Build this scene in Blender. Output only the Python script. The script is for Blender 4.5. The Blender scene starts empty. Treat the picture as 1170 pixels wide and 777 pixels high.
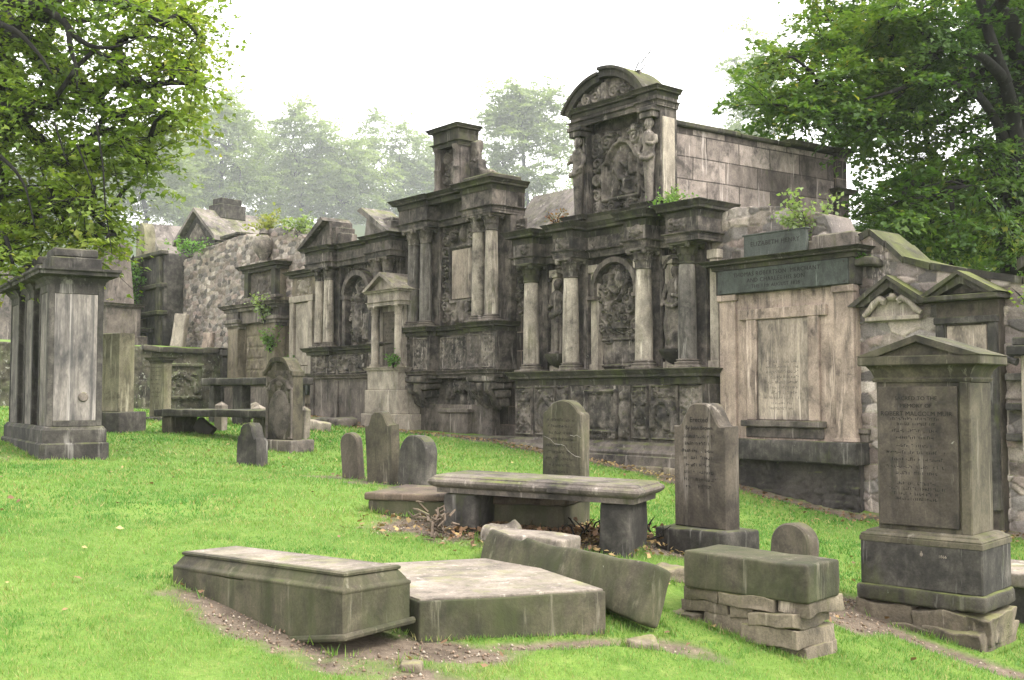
import bpy, math, random
import numpy as np
from mathutils import Vector, Matrix

S = bpy.context.scene
COL = S.collection
R = math.radians

# ------------------------------------------------------------------ camera
FPX = 1250.0
PITCH = math.atan(63.5 / FPX)
CZ = 1.6
cam_d = bpy.data.cameras.new('camera')
cam_d.sensor_width = 36.0
cam_d.lens = FPX / 1170.0 * 36.0
cam_d.clip_start = 0.1
cam_d.clip_end = 2000
cam = bpy.data.objects.new('camera', cam_d)
COL.objects.link(cam)
cam.location = (0, 0, CZ)
cam.rotation_euler = (R(90) + PITCH, 0, 0)
S.camera = cam

# ------------------------------------------------------------------ world, sun, exposure
SUN_EL, SUN_AZ = R(52), R(118)          # azimuth clockwise from +Y: light from the right, a little behind the camera
world = bpy.data.worlds.new('World')
S.world = world
world.use_nodes = True
wn = world.node_tree
wn.nodes.clear()
w_out = wn.nodes.new('ShaderNodeOutputWorld')
w_bg = wn.nodes.new('ShaderNodeBackground')
w_sky = wn.nodes.new('ShaderNodeTexSky')
w_sky.sky_type = 'NISHITA'
w_sky.sun_disc = False
w_sky.sun_elevation = SUN_EL
w_sky.sun_rotation = SUN_AZ
w_sky.air_density = 1.0
w_sky.dust_density = 4.0
w_hsv = wn.nodes.new('ShaderNodeHueSaturation')
w_hsv.inputs['Saturation'].default_value = 0.06
w_mix = wn.nodes.new('ShaderNodeMixRGB')       # an even cloud layer over the sky
w_mix.inputs['Fac'].default_value = 0.75
w_mix.inputs['Color2'].default_value = (7.7, 7.6, 7.55, 1)
wn.links.new(w_sky.outputs[0], w_hsv.inputs['Color'])
wn.links.new(w_hsv.outputs[0], w_mix.inputs['Color1'])
wn.links.new(w_mix.outputs[0], w_bg.inputs['Color'])
w_bg.inputs['Strength'].default_value = 0.15
wn.links.new(w_bg.outputs[0], w_out.inputs['Surface'])

sun_d = bpy.data.lights.new('sun', 'SUN')
sun_d.energy = 1.5
sun_d.angle = R(22)
sun_d.color = (1.0, 0.95, 0.87)
sun = bpy.data.objects.new('sun', sun_d)
COL.objects.link(sun)
_sd = Vector((math.sin(SUN_AZ) * math.cos(SUN_EL), math.cos(SUN_AZ) * math.cos(SUN_EL), math.sin(SUN_EL)))
sun.rotation_euler = _sd.to_track_quat('Z', 'Y').to_euler()
sun.location = (10, -10, 30)

S.view_settings.view_transform = 'Standard'
S.view_settings.look = 'None'
S.view_settings.gamma = 1.0
S.view_settings.use_curve_mapping = False
S.view_settings.exposure = 1.9
S.render.engine = 'CYCLES'
S.cycles.max_bounces = 5
S.cycles.diffuse_bounces = 3
S.cycles.transmission_bounces = 3
S.cycles.volume_bounces = 1
S.cycles.transparent_max_bounces = 6
S.cycles.use_denoising = True
HAZE = 0.00048

# ------------------------------------------------------------------ places
W0 = np.array([1.74, 18.9])
U = np.array([.641, -.767]); U /= np.linalg.norm(U)       # along the memorial wall, to the right
N = np.array([-.767, -.641]); N /= np.linalg.norm(N)      # out of the wall, towards the lawn
WALL_ROT = math.atan2(U[1], U[0])


def wp(a, p=0.0, z=0.0):
    q = W0 + U * a + N * p
    return (q[0], q[1], z)


def ray(px, py):
    dx = (px - 585) / FPX; dy = (388.5 - py) / FPX
    return np.array([dx, math.cos(PITCH) - dy * math.sin(PITCH), math.sin(PITCH) + dy * math.cos(PITCH)])


def at(px, py, Y):
    d = ray(px, py); t = Y / d[1]
    return np.array([d[0] * t, Y, CZ + d[2] * t])


# terrain: thin plate spline through surveyed spots
_ctl = [(-3.5, 5.0, .28), (-6, 8, .5), (0, 5.2, -.03), (-1.3, 6.2, .12), (0, 6.85, .06), (1.5, 7, -.05), (3, 6.3, -.35), (3.3, 8.5, -.25),
        (5.5, 9.5, -.35), (-.19, 9.4, .40), (1.71, 9.5, .24), (.6, 12, .42), (-1.5, 12.8, .62), (-3.45, 16.6, .78),
        (-3.4, 14.4, .66), (-5.9, 14, .80), (-7.4, 19.9, .98), (-5, 20.5, 1.03), (-2.2, 9.2, .42), (-14, 16, 1.2), (-14, 26, 1.4),
        (-9, 26.5, 1.25), (0, 0, -.3), (-12, 0, .3), (12, 0, -1.0), (-30, 20, 1.8), (-30, -10, .5), (12, 8, -.6), (2.6, 10.7, -.0)]
for a_, z_ in ((10, -.2), (7, -.1), (4.75, -.02), (2, .42), (0, .60), (-2, .78), (-6, .90), (-8.8, 1.08), (-14.5, 1.2)):
    q_ = wp(a_, .7); _ctl.append((q_[0], q_[1], z_))
for a_ in (10, 2, -6, -14, -22):
    q_ = wp(a_, -6); _ctl.append((q_[0], q_[1], 1.5))
_ctl = np.array(_ctl, float)


def _tps(d2):
    return np.where(d2 > 1e-12, d2 * np.log(np.maximum(d2, 1e-12)) * .5, 0)


_n = len(_ctl)
_A = np.zeros((_n + 3, _n + 3))
_A[:_n, :_n] = _tps(((_ctl[:, None, :2] - _ctl[None, :, :2]) ** 2).sum(-1)) + np.eye(_n) * .8
_P = np.c_[np.ones(_n), _ctl[:, :2]]
_A[:_n, _n:] = _P; _A[_n:, :_n] = _P.T
_cf = np.linalg.solve(_A, np.r_[_ctl[:, 2], 0, 0, 0])


def gz(x, y):
    x = np.atleast_1d(np.asarray(x, float)); y = np.atleast_1d(np.asarray(y, float))
    cx = np.clip(x, -28, 14); cy = np.clip(y, -8, 32)
    out = np.empty(len(x))
    for i in range(0, len(x), 20000):
        sx, sy = cx[i:i + 20000], cy[i:i + 20000]
        d2 = (sx[:, None] - _ctl[None, :, 0]) ** 2 + (sy[:, None] - _ctl[None, :, 1]) ** 2
        out[i:i + 20000] = _tps(d2) @ _cf[:_n] + _cf[_n] + _cf[_n + 1] * sx + _cf[_n + 2] * sy
    return np.clip(out, -1.2, 2.2)


def g1(x, y):
    return float(gz(x, y)[0])


# ------------------------------------------------------------------ noise for shapes
def _hash(ix, iy, iz, s):
    h = (ix * 374761393 + iy * 668265263 + iz * 2147483647 + s * 1274126177) & 0xFFFFFFFF
    h = ((h ^ (h >> 13)) * 1274126177) & 0xFFFFFFFF
    h = h ^ (h >> 16)
    return (h & 0xFFFF) / 32767.5 - 1.0


def vn(P, seed=0):
    P = np.asarray(P, float)
    f = np.floor(P).astype(np.int64); t = P - f
    t = t * t * (3 - 2 * t)
    r = 0
    for i in (0, 1):
        for j in (0, 1):
            for k in (0, 1):
                w = (t[:, 0] if i else 1 - t[:, 0]) * (t[:, 1] if j else 1 - t[:, 1]) * (t[:, 2] if k else 1 - t[:, 2])
                r = r + w * _hash(f[:, 0] + i, f[:, 1] + j, f[:, 2] + k, seed)
    return r


def fbm(P, seed=0, o=3):
    P = np.asarray(P, float); r = 0; a = 1.0
    for k in range(o):
        r = r + a * vn(P * (2 ** k), seed + k); a *= .5
    return r


# ------------------------------------------------------------------ materials
def nd(nt, typ, **kw):
    n = nt.nodes.new(typ)
    for k, v in kw.items():
        if k.startswith('i_'):
            n.inputs[k[2:].replace('_', ' ')].default_value = v
        else:
            setattr(n, k, v)
    return n


def ramp(nt, src, p0, p1, c0=(0, 0, 0, 1), c1=(1, 1, 1, 1)):
    r = nt.nodes.new('ShaderNodeValToRGB')
    r.color_ramp.elements[0].position = p0; r.color_ramp.elements[1].position = p1
    r.color_ramp.elements[0].color = c0; r.color_ramp.elements[1].color = c1
    nt.links.new(src, r.inputs[0])
    return r.outputs[0]


def mixc(nt, fac, a, b, mode='MIX'):
    m = nt.nodes.new('ShaderNodeMixRGB'); m.blend_type = mode
    for i, v in ((0, fac), (1, a), (2, b)):
        if hasattr(v, 'is_linked'):
            nt.links.new(v, m.inputs[i])
        elif i == 0:
            m.inputs[0].default_value = v
        else:
            m.inputs[i].default_value = tuple(v) + (1,) if len(v) == 3 else v
    return m.outputs[0]


def mul(nt, a, b, op='MULTIPLY'):
    m = nt.nodes.new('ShaderNodeMath'); m.operation = op
    for i, v in ((0, a), (1, b)):
        if hasattr(v, 'is_linked'):
            nt.links.new(v, m.inputs[i])
        else:
            m.inputs[i].default_value = v
    return m.outputs[0]


def noise(nt, vec, scale, detail=5, rough=.6, dist=0.0):
    n = nd(nt, 'ShaderNodeTexNoise', i_Scale=scale, i_Detail=detail, i_Roughness=rough, i_Distortion=dist)
    nt.links.new(vec, n.inputs['Vector'])
    return n.outputs['Fac']


def mapping(nt, vec, scale=(1, 1, 1), rot=(0, 0, 0), loc=(0, 0, 0)):
    m = nt.nodes.new('ShaderNodeMapping')
    m.inputs['Scale'].default_value = scale; m.inputs['Rotation'].default_value = rot; m.inputs['Location'].default_value = loc
    nt.links.new(vec, m.inputs['Vector'])
    return m.outputs[0]


def new_mat(name, rough=.9):
    m = bpy.data.materials.new(name); m.use_nodes = True
    nt = m.node_tree; b = nt.nodes['Principled BSDF']
    b.inputs['Roughness'].default_value = rough
    b.inputs['Specular IOR Level'].default_value = .25
    return m, nt, b


def stone(name, c1, c2, soot=.5, soot_c=(.014, .013, .012), algae=.3, algae_c=(.075, .085, .024), lichen=.25,
          streak=.5, bump=.35, grain=.42, off=0.0, blocks=None, vcol=False, topmoss=.5, dk=.60, vs=1.0):
    """weathered sandstone: two-tone body, soot crusts, rain streaks, green algae, pale lichen"""
    m, nt, b = new_mat(name)
    c1 = tuple(x * dk * k for x, k in zip(c1, (1.0, 1.0, 1.01))); c2 = tuple(x * dk * k for x, k in zip(c2, (1.0, 1.0, 1.03)))
    geo = nt.nodes.new('ShaderNodeNewGeometry')
    P = mapping(nt, geo.outputs['Position'], scale=(1, 1, vs), loc=(off, off * 1.7, off * .6))
    big = noise(nt, P, 1.1, 6, .65, .4)
    mid = noise(nt, P, 6.5, 6, .65, .3)
    fine = noise(nt, P, 55, 4, .7)
    Ps = mapping(nt, P, scale=(9, 9, .75))
    stk = noise(nt, Ps, 1.0, 5, .65, .2)
    if vcol:
        at_ = nd(nt, 'ShaderNodeAttribute', attribute_name='Col')
        ac = mixc(nt, 1.0, at_.outputs['Color'], (dk, dk, dk), 'MULTIPLY')
        c = mixc(nt, ramp(nt, mid, .35, .7), ac, mixc(nt, .55, ac, c2))
    else:
        c = mixc(nt, ramp(nt, mul(nt, mul(nt, big, .6), mul(nt, mid, .4), 'ADD'), .36, .64), c1, c2)
    hgt = mul(nt, mid, .55)
    if blocks:                                  # coursed ashlar: blocks = (width, height, mortar colour, rot)
        bw, bh, mc, rz = blocks
        v = mapping(nt, geo.outputs['Position'], rot=(0, 0, -rz))
        sep = nt.nodes.new('ShaderNodeSeparateXYZ'); nt.links.new(v, sep.inputs[0])
        cmb = nt.nodes.new('ShaderNodeCombineXYZ')
        nt.links.new(sep.outputs[0], cmb.inputs[0]); nt.links.new(sep.outputs[2], cmb.inputs[1])
        dv = mixc(nt, .035, cmb.outputs[0], nd(nt, 'ShaderNodeTexNoise', i_Scale=2.5).outputs['Color'])
        br = nd(nt, 'ShaderNodeTexBrick', i_Scale=1.0, i_Mortar_Size=.012, i_Mortar_Smooth=.3, i_Bias=0.0,
                i_Brick_Width=bw, i_Row_Height=bh)
        br.offset = .42
        nt.links.new(dv, br.inputs['Vector'])
        br.inputs['Color1'].default_value = (.34, .32, .32, 1); br.inputs['Color2'].default_value = (1.55, 1.50, 1.46, 1)
        br.inputs['Mortar'].default_value = (*mc, 1)
        c = mixc(nt, 1.0, c, br.outputs['Color'], 'MULTIPLY')
        hgt = mul(nt, hgt, mul(nt, br.outputs['Fac'], -1.2), 'ADD')
    # uneven bedding and weathering tones
    tone = noise(nt, mapping(nt, P, scale=(2.4, 2.4, 1.5), loc=(7, 41, 3)), 1.0, 7, .72, .5)
    c = mixc(nt, 1.0, c, ramp(nt, tone, .33, .68, (.75, .74, .74, 1) if vcol else (.42, .41, .41, 1), (1.2, 1.2, 1.2, 1) if vcol else (1.5, 1.48, 1.45, 1)), 'MULTIPLY')
    # grain
    c = mixc(nt, grain, c, ramp(nt, fine, .30, .70, (.15, .15, .15, 1), (1.1, 1.1, 1.1, 1)), 'MULTIPLY')
    # soot crust and streaks
    if soot > 0:
        s1 = ramp(nt, mul(nt, mul(nt, big, .55), mul(nt, mid, .45), 'ADD'), .62 - soot * .28, .74 - soot * .20)
        c = mixc(nt, mul(nt, s1, .90), c, soot_c)
    if streak > 0:
        s2 = ramp(nt, stk, .66 - streak * .22, .82 - streak * .18)
        c = mixc(nt, mul(nt, s2, .8), c, (soot_c[0] * 1.3, soot_c[1] * 1.3, soot_c[2] * 1.3))
        s3 = ramp(nt, noise(nt, mapping(nt, Ps, loc=(13, 7, 3)), 1.0, 5, .7), .585, .69)
        c = mixc(nt, mul(nt, s3, .65), c, tuple(min(1, x * 1.7 + .05) for x in c1))
    if algae > 0:
        g = ramp(nt, mul(nt, mul(nt, noise(nt, mapping(nt, P, loc=(31, 5, 9)), 1.6, 6, .7), .6), mul(nt, stk, .4), 'ADD'),
                 .62 - algae * .3, .80 - algae * .22)
        c = mixc(nt, mul(nt, g, .75), c, algae_c)
    sepn = nt.nodes.new('ShaderNodeSeparateXYZ'); nt.links.new(geo.outputs['True Normal'], sepn.inputs[0])
    if topmoss > 0:                              # moss and bird-washed bloom that grow on level faces
        up = ramp(nt, sepn.outputs[2], .55, .85)
        mm = mul(nt, up, ramp(nt, noise(nt, mapping(nt, P, loc=(3, 17, 2)), 3.2, 6, .7), .60 - topmoss * .3, .75 - topmoss * .2))
        c = mixc(nt, mul(nt, mm, .8), c, (algae_c[0] * 1.35, algae_c[1] * 1.35, algae_c[2] * 1.2))
    if lichen > 0:
        l = ramp(nt, noise(nt, mapping(nt, P, loc=(5, 23, 11)), 13, 4, .65, .6), .76 - lichen * .16, .80 - lichen * .14)
        c = mixc(nt, mul(nt, l, .55), c, (.34, .34, .29))
    nt.links.new(c, b.inputs['Base Color'])
    bp = nd(nt, 'ShaderNodeBump', i_Strength=bump, i_Distance=.03)
    nt.links.new(mul(nt, hgt, mul(nt, fine, .35), 'ADD'), bp.inputs['Height'])
    nt.links.new(bp.outputs[0], b.inputs['Normal'])
    return m


def leaf_mat(name, trans=.50, rough=.55):
    m, nt, b = new_mat(name, rough)
    a = nd(nt, 'ShaderNodeAttribute', attribute_name='Col')
    nt.links.new(a.outputs['Color'], b.inputs['Base Color'])
    t = nt.nodes.new('ShaderNodeBsdfTranslucent')
    c2 = mixc(nt, 1.0, a.outputs['Color'], (1.25, 1.35, .55), 'MULTIPLY')
    nt.links.new(c2, t.inputs['Color'])
    mx = nd(nt, 'ShaderNodeMixShader'); mx.inputs[0].default_value = trans
    nt.links.new(b.outputs[0], mx.inputs[1]); nt.links.new(t.outputs[0], mx.inputs[2])
    nt.links.new(mx.outputs[0], nt.nodes['Material Output'].inputs['Surface'])
    return m


M = {}
M['sooty'] = stone('sooty_sandstone', (.27, .23, .195), (.085, .074, .065), soot=.62, algae=.06, lichen=.35, streak=.55, bump=.5)
M['sooty_relief'] = stone('sooty_carving', (.30, .26, .22), (.095, .083, .073), soot=.60, algae=.10, lichen=.45, streak=.35, bump=.5, off=4, dk=0.68)
M['column'] = stone('column_sandstone', (.50, .44, .36), (.27, .235, .19), soot=.22, algae=.28, algae_c=(.13, .125, .06), lichen=.2, streak=.62, bump=.2, off=9, dk=0.78)
M['dcolumn'] = stone('dark_column_sandstone', (.30, .27, .235), (.12, .11, .10), soot=.30, algae=.2, lichen=.2, streak=.7, bump=.2, off=13)
M['pale'] = stone('pale_sandstone', (.40, .35, .285), (.27, .235, .19), soot=.12, algae=.22, algae_c=(.17, .17, .08), lichen=.2, streak=.35, bump=.25, off=21, dk=0.82)
M['pink'] = stone('pink_sandstone', (.425, .335, .272), (.295, .232, .188), soot=.30, algae=.06, lichen=.2, streak=.50, bump=.25, off=27, dk=0.8)
M['tablet'] = stone('worn_tablet', (.40, .335, .27), (.26, .215, .175), soot=.56, soot_c=(.03, .028, .026), algae=.08, lichen=.2, streak=.08, bump=.2, off=33, dk=0.85, vs=.5)
M['cornice'] = stone('mossy_cornice', (.135, .120, .095), (.065, .060, .050), soot=.5, algae=.45, lichen=.3, streak=.4, bump=.5, off=37, topmoss=.85, dk=.48)
M['ledge'] = stone('brown_grey_ledge', (.23, .195, .165), (.105, .09, .08), soot=.35, algae=.2, lichen=.35, streak=.4, bump=.45, off=41, dk=0.68)
M['green'] = stone('green_headstone', (.150, .130, .092), (.085, .075, .052), soot=.45, algae=.42, algae_c=(.052, .056, .022), lichen=.22, streak=.45, bump=.28, off=45)
M['grave'] = stone('brown_headstone', (.165, .138, .108), (.098, .082, .064), soot=.32, algae=.25, algae_c=(.075, .075, .035), lichen=.25, streak=.4, bump=.25, off=51)
M['greyslab'] = stone('grey_slab', (.33, .285, .235), (.215, .185, .152), soot=.22, algae=.35, algae_c=(.12, .125, .055), lichen=.3, streak=.25, bump=.3, off=57, topmoss=.2, dk=0.75)
M['brownslab'] = stone('brown_slab', (.20, .150, .110), (.125, .096, .072), soot=.25, algae=.35, lichen=.2, streak=.3, bump=.3, off=61, topmoss=.2)
M['dark'] = stone('black_crusted_stone', (.150, .136, .118), (.062, .057, .050), soot=.70, algae=.20, lichen=.18, streak=.6, bump=.3, off=67)
M['tomb_face'] = stone('rain_washed_face', (.42, .375, .335), (.15, .138, .128), soot=.50, soot_c=(.035, .034, .034), algae=.12, lichen=.15, streak=.62, bump=.2, off=71, dk=.62, vs=.28)  # paler stone with vertical streaks
M['casket'] = stone('greenish_casket', (.185, .160, .110), (.105, .094, .066), soot=.35, algae=.68, algae_c=(.045, .054, .018), lichen=.22, streak=.55, bump=.3, off=77, topmoss=.1, dk=.52)
M['footing'] = stone('footing_stone', (.24, .20, .145), (.15, .125, .092), soot=.25, algae=.40, algae_c=(.12, .12, .05), lichen=.35, streak=.1, bump=.6, off=83, vcol=False, dk=0.8)
M['rubble'] = stone('rubble_masonry', (.3, .25, .21), (.16, .14, .125), soot=.02, algae=.06, lichen=.25, streak=.12, bump=.6, off=87, vcol=True, dk=.92, grain=.5)
M['lichen_wall'] = stone('lichened_masonry', (.16, .145, .105), (.085, .078, .058), soot=.4, algae=.45, algae_c=(.11, .13, .06), lichen=.95, streak=.3, bump=.6, off=91)
M['ashlar'] = stone('coursed_ashlar', (.29, .25, .225), (.17, .148, .138), soot=.42, algae=.08, lichen=.25, streak=.35, bump=.4, off=93, dk=.78,
                    blocks=(.74, .36, (.30, .28, .27), math.atan2(.562, .827)))
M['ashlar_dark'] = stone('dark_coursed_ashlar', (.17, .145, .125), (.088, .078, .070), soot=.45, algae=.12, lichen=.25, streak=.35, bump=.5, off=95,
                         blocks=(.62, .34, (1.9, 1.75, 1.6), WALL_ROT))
M['slate'] = stone('green_slate_plaque', (.105, .118, .103), (.080, .090, .080), soot=.0, algae=.0, lichen=.12, streak=.25, bump=.12, off=97, topmoss=0)
M['roofslab'] = stone('stone_roof_slab', (.24, .21, .19), (.15, .135, .12), soot=.3, algae=.2, lichen=.4, streak=.1, bump=.6, off=99, topmoss=.5, dk=0.8)
M['letter'] = stone('incised_letters', (.03, .027, .023), (.022, .020, .018), soot=0, algae=0, lichen=0, streak=0, bump=.1, topmoss=0)
M['bark'] = stone('bark', (.020, .017, .014), (.011, .010, .008), soot=.2, algae=.2, algae_c=(.02, .024, .012), lichen=.0, streak=.2, bump=.9, off=5, topmoss=.2)
M['olive'] = stone('olive_sandstone', (.30, .275, .185), (.20, .185, .12), soot=.25, algae=.35, algae_c=(.12, .125, .055), lichen=.2, streak=.35, bump=.3, off=103)
M['cellar'] = stone('dark_footing_rubble', (.085, .075, .065), (.045, .040, .036), soot=.45, algae=.0, lichen=.0, streak=0, bump=.6, off=107, dk=.8)
M['leaf'] = leaf_mat('leaf')
M['grass'] = leaf_mat('grass_blade', .30, .6)
M['litter'] = leaf_mat('dead_leaf', .12, .8)


def void_mat():  # near-black: painted shade for uncut niches; also black stone and bolts
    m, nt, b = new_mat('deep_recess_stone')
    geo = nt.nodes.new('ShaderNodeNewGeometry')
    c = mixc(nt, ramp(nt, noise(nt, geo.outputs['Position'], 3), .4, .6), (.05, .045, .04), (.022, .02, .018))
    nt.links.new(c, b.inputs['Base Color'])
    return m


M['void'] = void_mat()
# ------------------------------------------------------------------ mesh building
RNG = np.random.default_rng(7)
random.seed(7)


class MB:
    """collects shapes, then becomes ONE mesh object"""
    def __init__(self):
        self.v = []; self.f = []; self.n = 0

    def add(self, verts, faces):
        verts = np.asarray(verts, float).reshape(-1, 3)
        self.v.append(verts); o = self.n
        self.f += [tuple(int(i) + o for i in f) for f in faces]
        self.n += len(verts)
        return self

    def box(self, x0, x1, y0, y1, z0, z1, c=.012):
        """chamfered block"""
        c = min(c, abs(x1 - x0) * .3, abs(y1 - y0) * .3, abs(z1 - z0) * .3)
        lo = np.array([x0, y0, z0], float); hi = np.array([x1, y1, z1], float)
        V = []; idx = {}
        for sx in (0, 1):
            for sy in (0, 1):
                for sz in (0, 1):
                    s = (sx, sy, sz)
                    for ax in range(3):
                        p = np.where(np.array(s) == 1, hi - c, lo + c).astype(float)
                        p[ax] = hi[ax] if s[ax] else lo[ax]
                        idx[(s, ax)] = len(V); V.append(p)
        F = []
        for ax in range(3):
            b, d = (ax + 1) % 3, (ax + 2) % 3
            for s in (0, 1):
                q = []
                for (i, j) in ((0, 0), (1, 0), (1, 1), (0, 1)):
                    k = [0, 0, 0]; k[ax] = s; k[b] = i; k[d] = j
                    q.append(idx[(tuple(k), ax)])
                F.append(q if s else q[::-1])
        for ax in range(3):                              # edges along ax
            b, d = (ax + 1) % 3, (ax + 2) % 3
            for i in (0, 1):
                for j in (0, 1):
                    k0 = [0, 0, 0]; k0[b] = i; k0[d] = j; k1 = list(k0); k1[ax] = 1
                    q = [idx[(tuple(k0), b)], idx[(tuple(k1), b)], idx[(tuple(k1), d)], idx[(tuple(k0), d)]]
                    F.append(q if (i ^ j) == 0 else q[::-1])
        for s in [(i, j, k) for i in (0, 1) for j in (0, 1) for k in (0, 1)]:
            q = [idx[(s, 0)], idx[(s, 1)], idx[(s, 2)]]
            F.append(q if sum(s) % 2 == 1 else q[::-1])
        return self.add(V, F)

    def prism(self, poly, y0, y1):
        """outline in x,z extruded from y0 (front) to y1 (back); outline counter-clockwise seen from the front"""
        n = len(poly)
        V = [(x, y0, z) for x, z in poly] + [(x, y1, z) for x, z in poly]
        F = [tuple(range(n)), tuple(range(2 * n - 1, n - 1, -1))]
        for i in range(n):
            j = (i + 1) % n
            F.append((j, i, n + i, n + j))
        return self.add(V, F)

    def lathe(self, prof, cx, cy, z0=0, n=20, half=False):
        """prof: (radius, z)"""
        V = []; F = []
        a = np.linspace(0, 2 * math.pi, n, endpoint=False)
        for r, z in prof:
            V += [(cx + r * math.cos(t), cy + r * math.sin(t), z0 + z) for t in a]
        for k in range(len(prof) - 1):
            for i in range(n):
                j = (i + 1) % n
                F.append((k * n + i, k * n + j, (k + 1) * n + j, (k + 1) * n + i))
        F.append(tuple(range(n))[::-1]); F.append(tuple(range((len(prof) - 1) * n, len(prof) * n)))
        return self.add(V, F)

    def moulding(self, path, prof, closed=False):
        """profile (out, z) swept along a plan path with mitred corners; path runs so that outside is on its right"""
        P = [np.array(p, float) for p in path]; m = len(P); rings = []
        for i in range(m):
            if closed:
                d0 = P[i] - P[i - 1]; d1 = P[(i + 1) % m] - P[i]
            else:
                d0 = P[i] - P[i - 1] if i else P[1] - P[0]
                d1 = P[i + 1] - P[i] if i < m - 1 else P[-1] - P[-2]
            d0 = d0 / np.linalg.norm(d0); d1 = d1 / np.linalg.norm(d1)
            n0 = np.array([d0[1], -d0[0]]); n1 = np.array([d1[1], -d1[0]])
            b = n0 + n1; k = 1 + n0 @ n1
            b = b / max(k, .25)
            rings.append([(P[i][0] + b[0] * o, P[i][1] + b[1] * o, z) for o, z in prof])
        V = [v for r in rings for v in r]; q = len(prof); F = []
        for i in range(m if closed else m - 1):
            j = (i + 1) % m
            for k in range(q):
                l = (k + 1) % q
                F.append((i * q + k, j * q + k, j * q + l, i * q + l))
        if not closed:
            F.append(tuple(range(q))); F.append(tuple(range((m - 1) * q, m * q))[::-1])
        return self.add(V, F)

    def tube(self, pts, rad, n=6, cap=True):
        P = np.asarray(pts, float); m = len(P)
        rad = np.broadcast_to(np.asarray(rad, float), (m,))
        T = np.gradient(P, axis=0); T /= np.linalg.norm(T, axis=1)[:, None] + 1e-9
        ref = np.array([0, 0, 1.]) if abs(T[0][2]) < .9 else np.array([1., 0, 0])
        V = []
        nrm = np.cross(T[0], ref); nrm /= np.linalg.norm(nrm)
        for i in range(m):
            nrm = nrm - T[i] * (nrm @ T[i]); nrm /= np.linalg.norm(nrm) + 1e-9
            bi = np.cross(T[i], nrm)
            for k in range(n):
                t = 2 * math.pi * k / n
                V.append(P[i] + rad[i] * (nrm * math.cos(t) + bi * math.sin(t)))
        F = []
        for i in range(m - 1):
            for k in range(n):
                l = (k + 1) % n
                F.append((i * n + k, i * n + l, (i + 1) * n + l, (i + 1) * n + k))
        if cap:
            F.append(tuple(range(n))[::-1]); F.append(tuple(range((m - 1) * n, m * n)))
        return self.add(V, F)

    def ball(self, c, r, nu=10, nv=7):
        r = np.broadcast_to(np.asarray(r, float), (3,)); V = []; F = []
        for i in range(nv + 1):
            p = math.pi * i / nv
            for k in range(nu):
                t = 2 * math.pi * k / nu
                V.append((c[0] + r[0] * math.sin(p) * math.cos(t), c[1] + r[1] * math.sin(p) * math.sin(t), c[2] - r[2] * math.cos(p)))
        for i in range(nv):
            for k in range(nu):
                l = (k + 1) % nu
                F.append((i * nu + k, i * nu + l, (i + 1) * nu + l, (i + 1) * nu + k))
        return self.add(V, F)

    def relief(self, H, x0, x1, z0, z1, y, back=.04, slope=0.0):
        """carved panel: height field H (rows = z) standing out of the plane y towards -y; slope leans it back"""
        nz, nx = H.shape
        X, Z = np.meshgrid(np.linspace(x0, x1, nx), np.linspace(z0, z1, nz))
        Y = y - H + slope * (Z - z0)
        V = np.stack([X, Y, Z], -1).reshape(-1, 3)
        i = np.arange(nz * nx).reshape(nz, nx)
        F = np.stack([i[:-1, :-1], i[:-1, 1:], i[1:, 1:], i[1:, :-1]], -1).reshape(-1, 4)
        self.add(V, F)
        e = np.r_[i[0, :], i[1:, -1], i[-1, -2::-1], i[-2:0:-1, 0]]       # skirt
        E = V[e].copy(); B = E.copy(); B[:, 1] = y + back + slope * (B[:, 2] - z0)
        k = len(e)
        return self.add(np.r_[E, B], [((j + 1) % k, j, k + j, k + (j + 1) % k) for j in range(k)])

    def rough(self, size, loc=(0, 0, 0), r=.02, step=.06, amp=.012, fr=3.0, seed=0, rot=None, warp=None):
        """weathered block: rounded box, evenly subdivided, pushed about by noise. loc = centre of the base"""
        h = np.array(size, float) / 2
        r = min(r, h.min() * .6)
        ax = []
        for k in range(3):
            inner = np.linspace(-(h[k] - r), h[k] - r, max(2, int(2 * h[k] / step) + 1))
            ax.append(np.r_[-h[k], -h[k] + r * .45, inner, h[k] - r * .45, h[k]])
        key = {}; V = []; F = []

        def vid(i, j, k):
            q = (i, j, k)
            if q not in key:
                key[q] = len(V); V.append((ax[0][i], ax[1][j], ax[2][k]))
            return key[q]
        n = [len(a) for a in ax]
        for i in range(n[0] - 1):
            for j in range(n[1] - 1):
                F.append((vid(i, j, 0), vid(i, j + 1, 0), vid(i + 1, j + 1, 0), vid(i + 1, j, 0)))
                t = n[2] - 1
                F.append((vid(i, j, t), vid(i + 1, j, t), vid(i + 1, j + 1, t), vid(i, j + 1, t)))
        for i in range(n[0] - 1):
            for k in range(n[2] - 1):
                F.append((vid(i, 0, k), vid(i + 1, 0, k), vid(i + 1, 0, k + 1), vid(i, 0, k + 1)))
                t = n[1] - 1
                F.append((vid(i, t, k), vid(i, t, k + 1), vid(i + 1, t, k + 1), vid(i + 1, t, k)))
        for j in range(n[1] - 1):
            for k in range(n[2] - 1):
                F.append((vid(0, j, k), vid(0, j, k + 1), vid(0, j + 1, k + 1), vid(0, j + 1, k)))
                t = n[0] - 1
                F.append((vid(t, j, k), vid(t, j + 1, k), vid(t, j + 1, k + 1), vid(t, j, k + 1)))
        V = np.array(V)
        q = np.clip(V, -(h - r), h - r); d = V - q; l = np.linalg.norm(d, axis=1)
        V = q + np.where(l[:, None] > 1e-9, d / np.maximum(l, 1e-9)[:, None] * r, 0)
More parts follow.
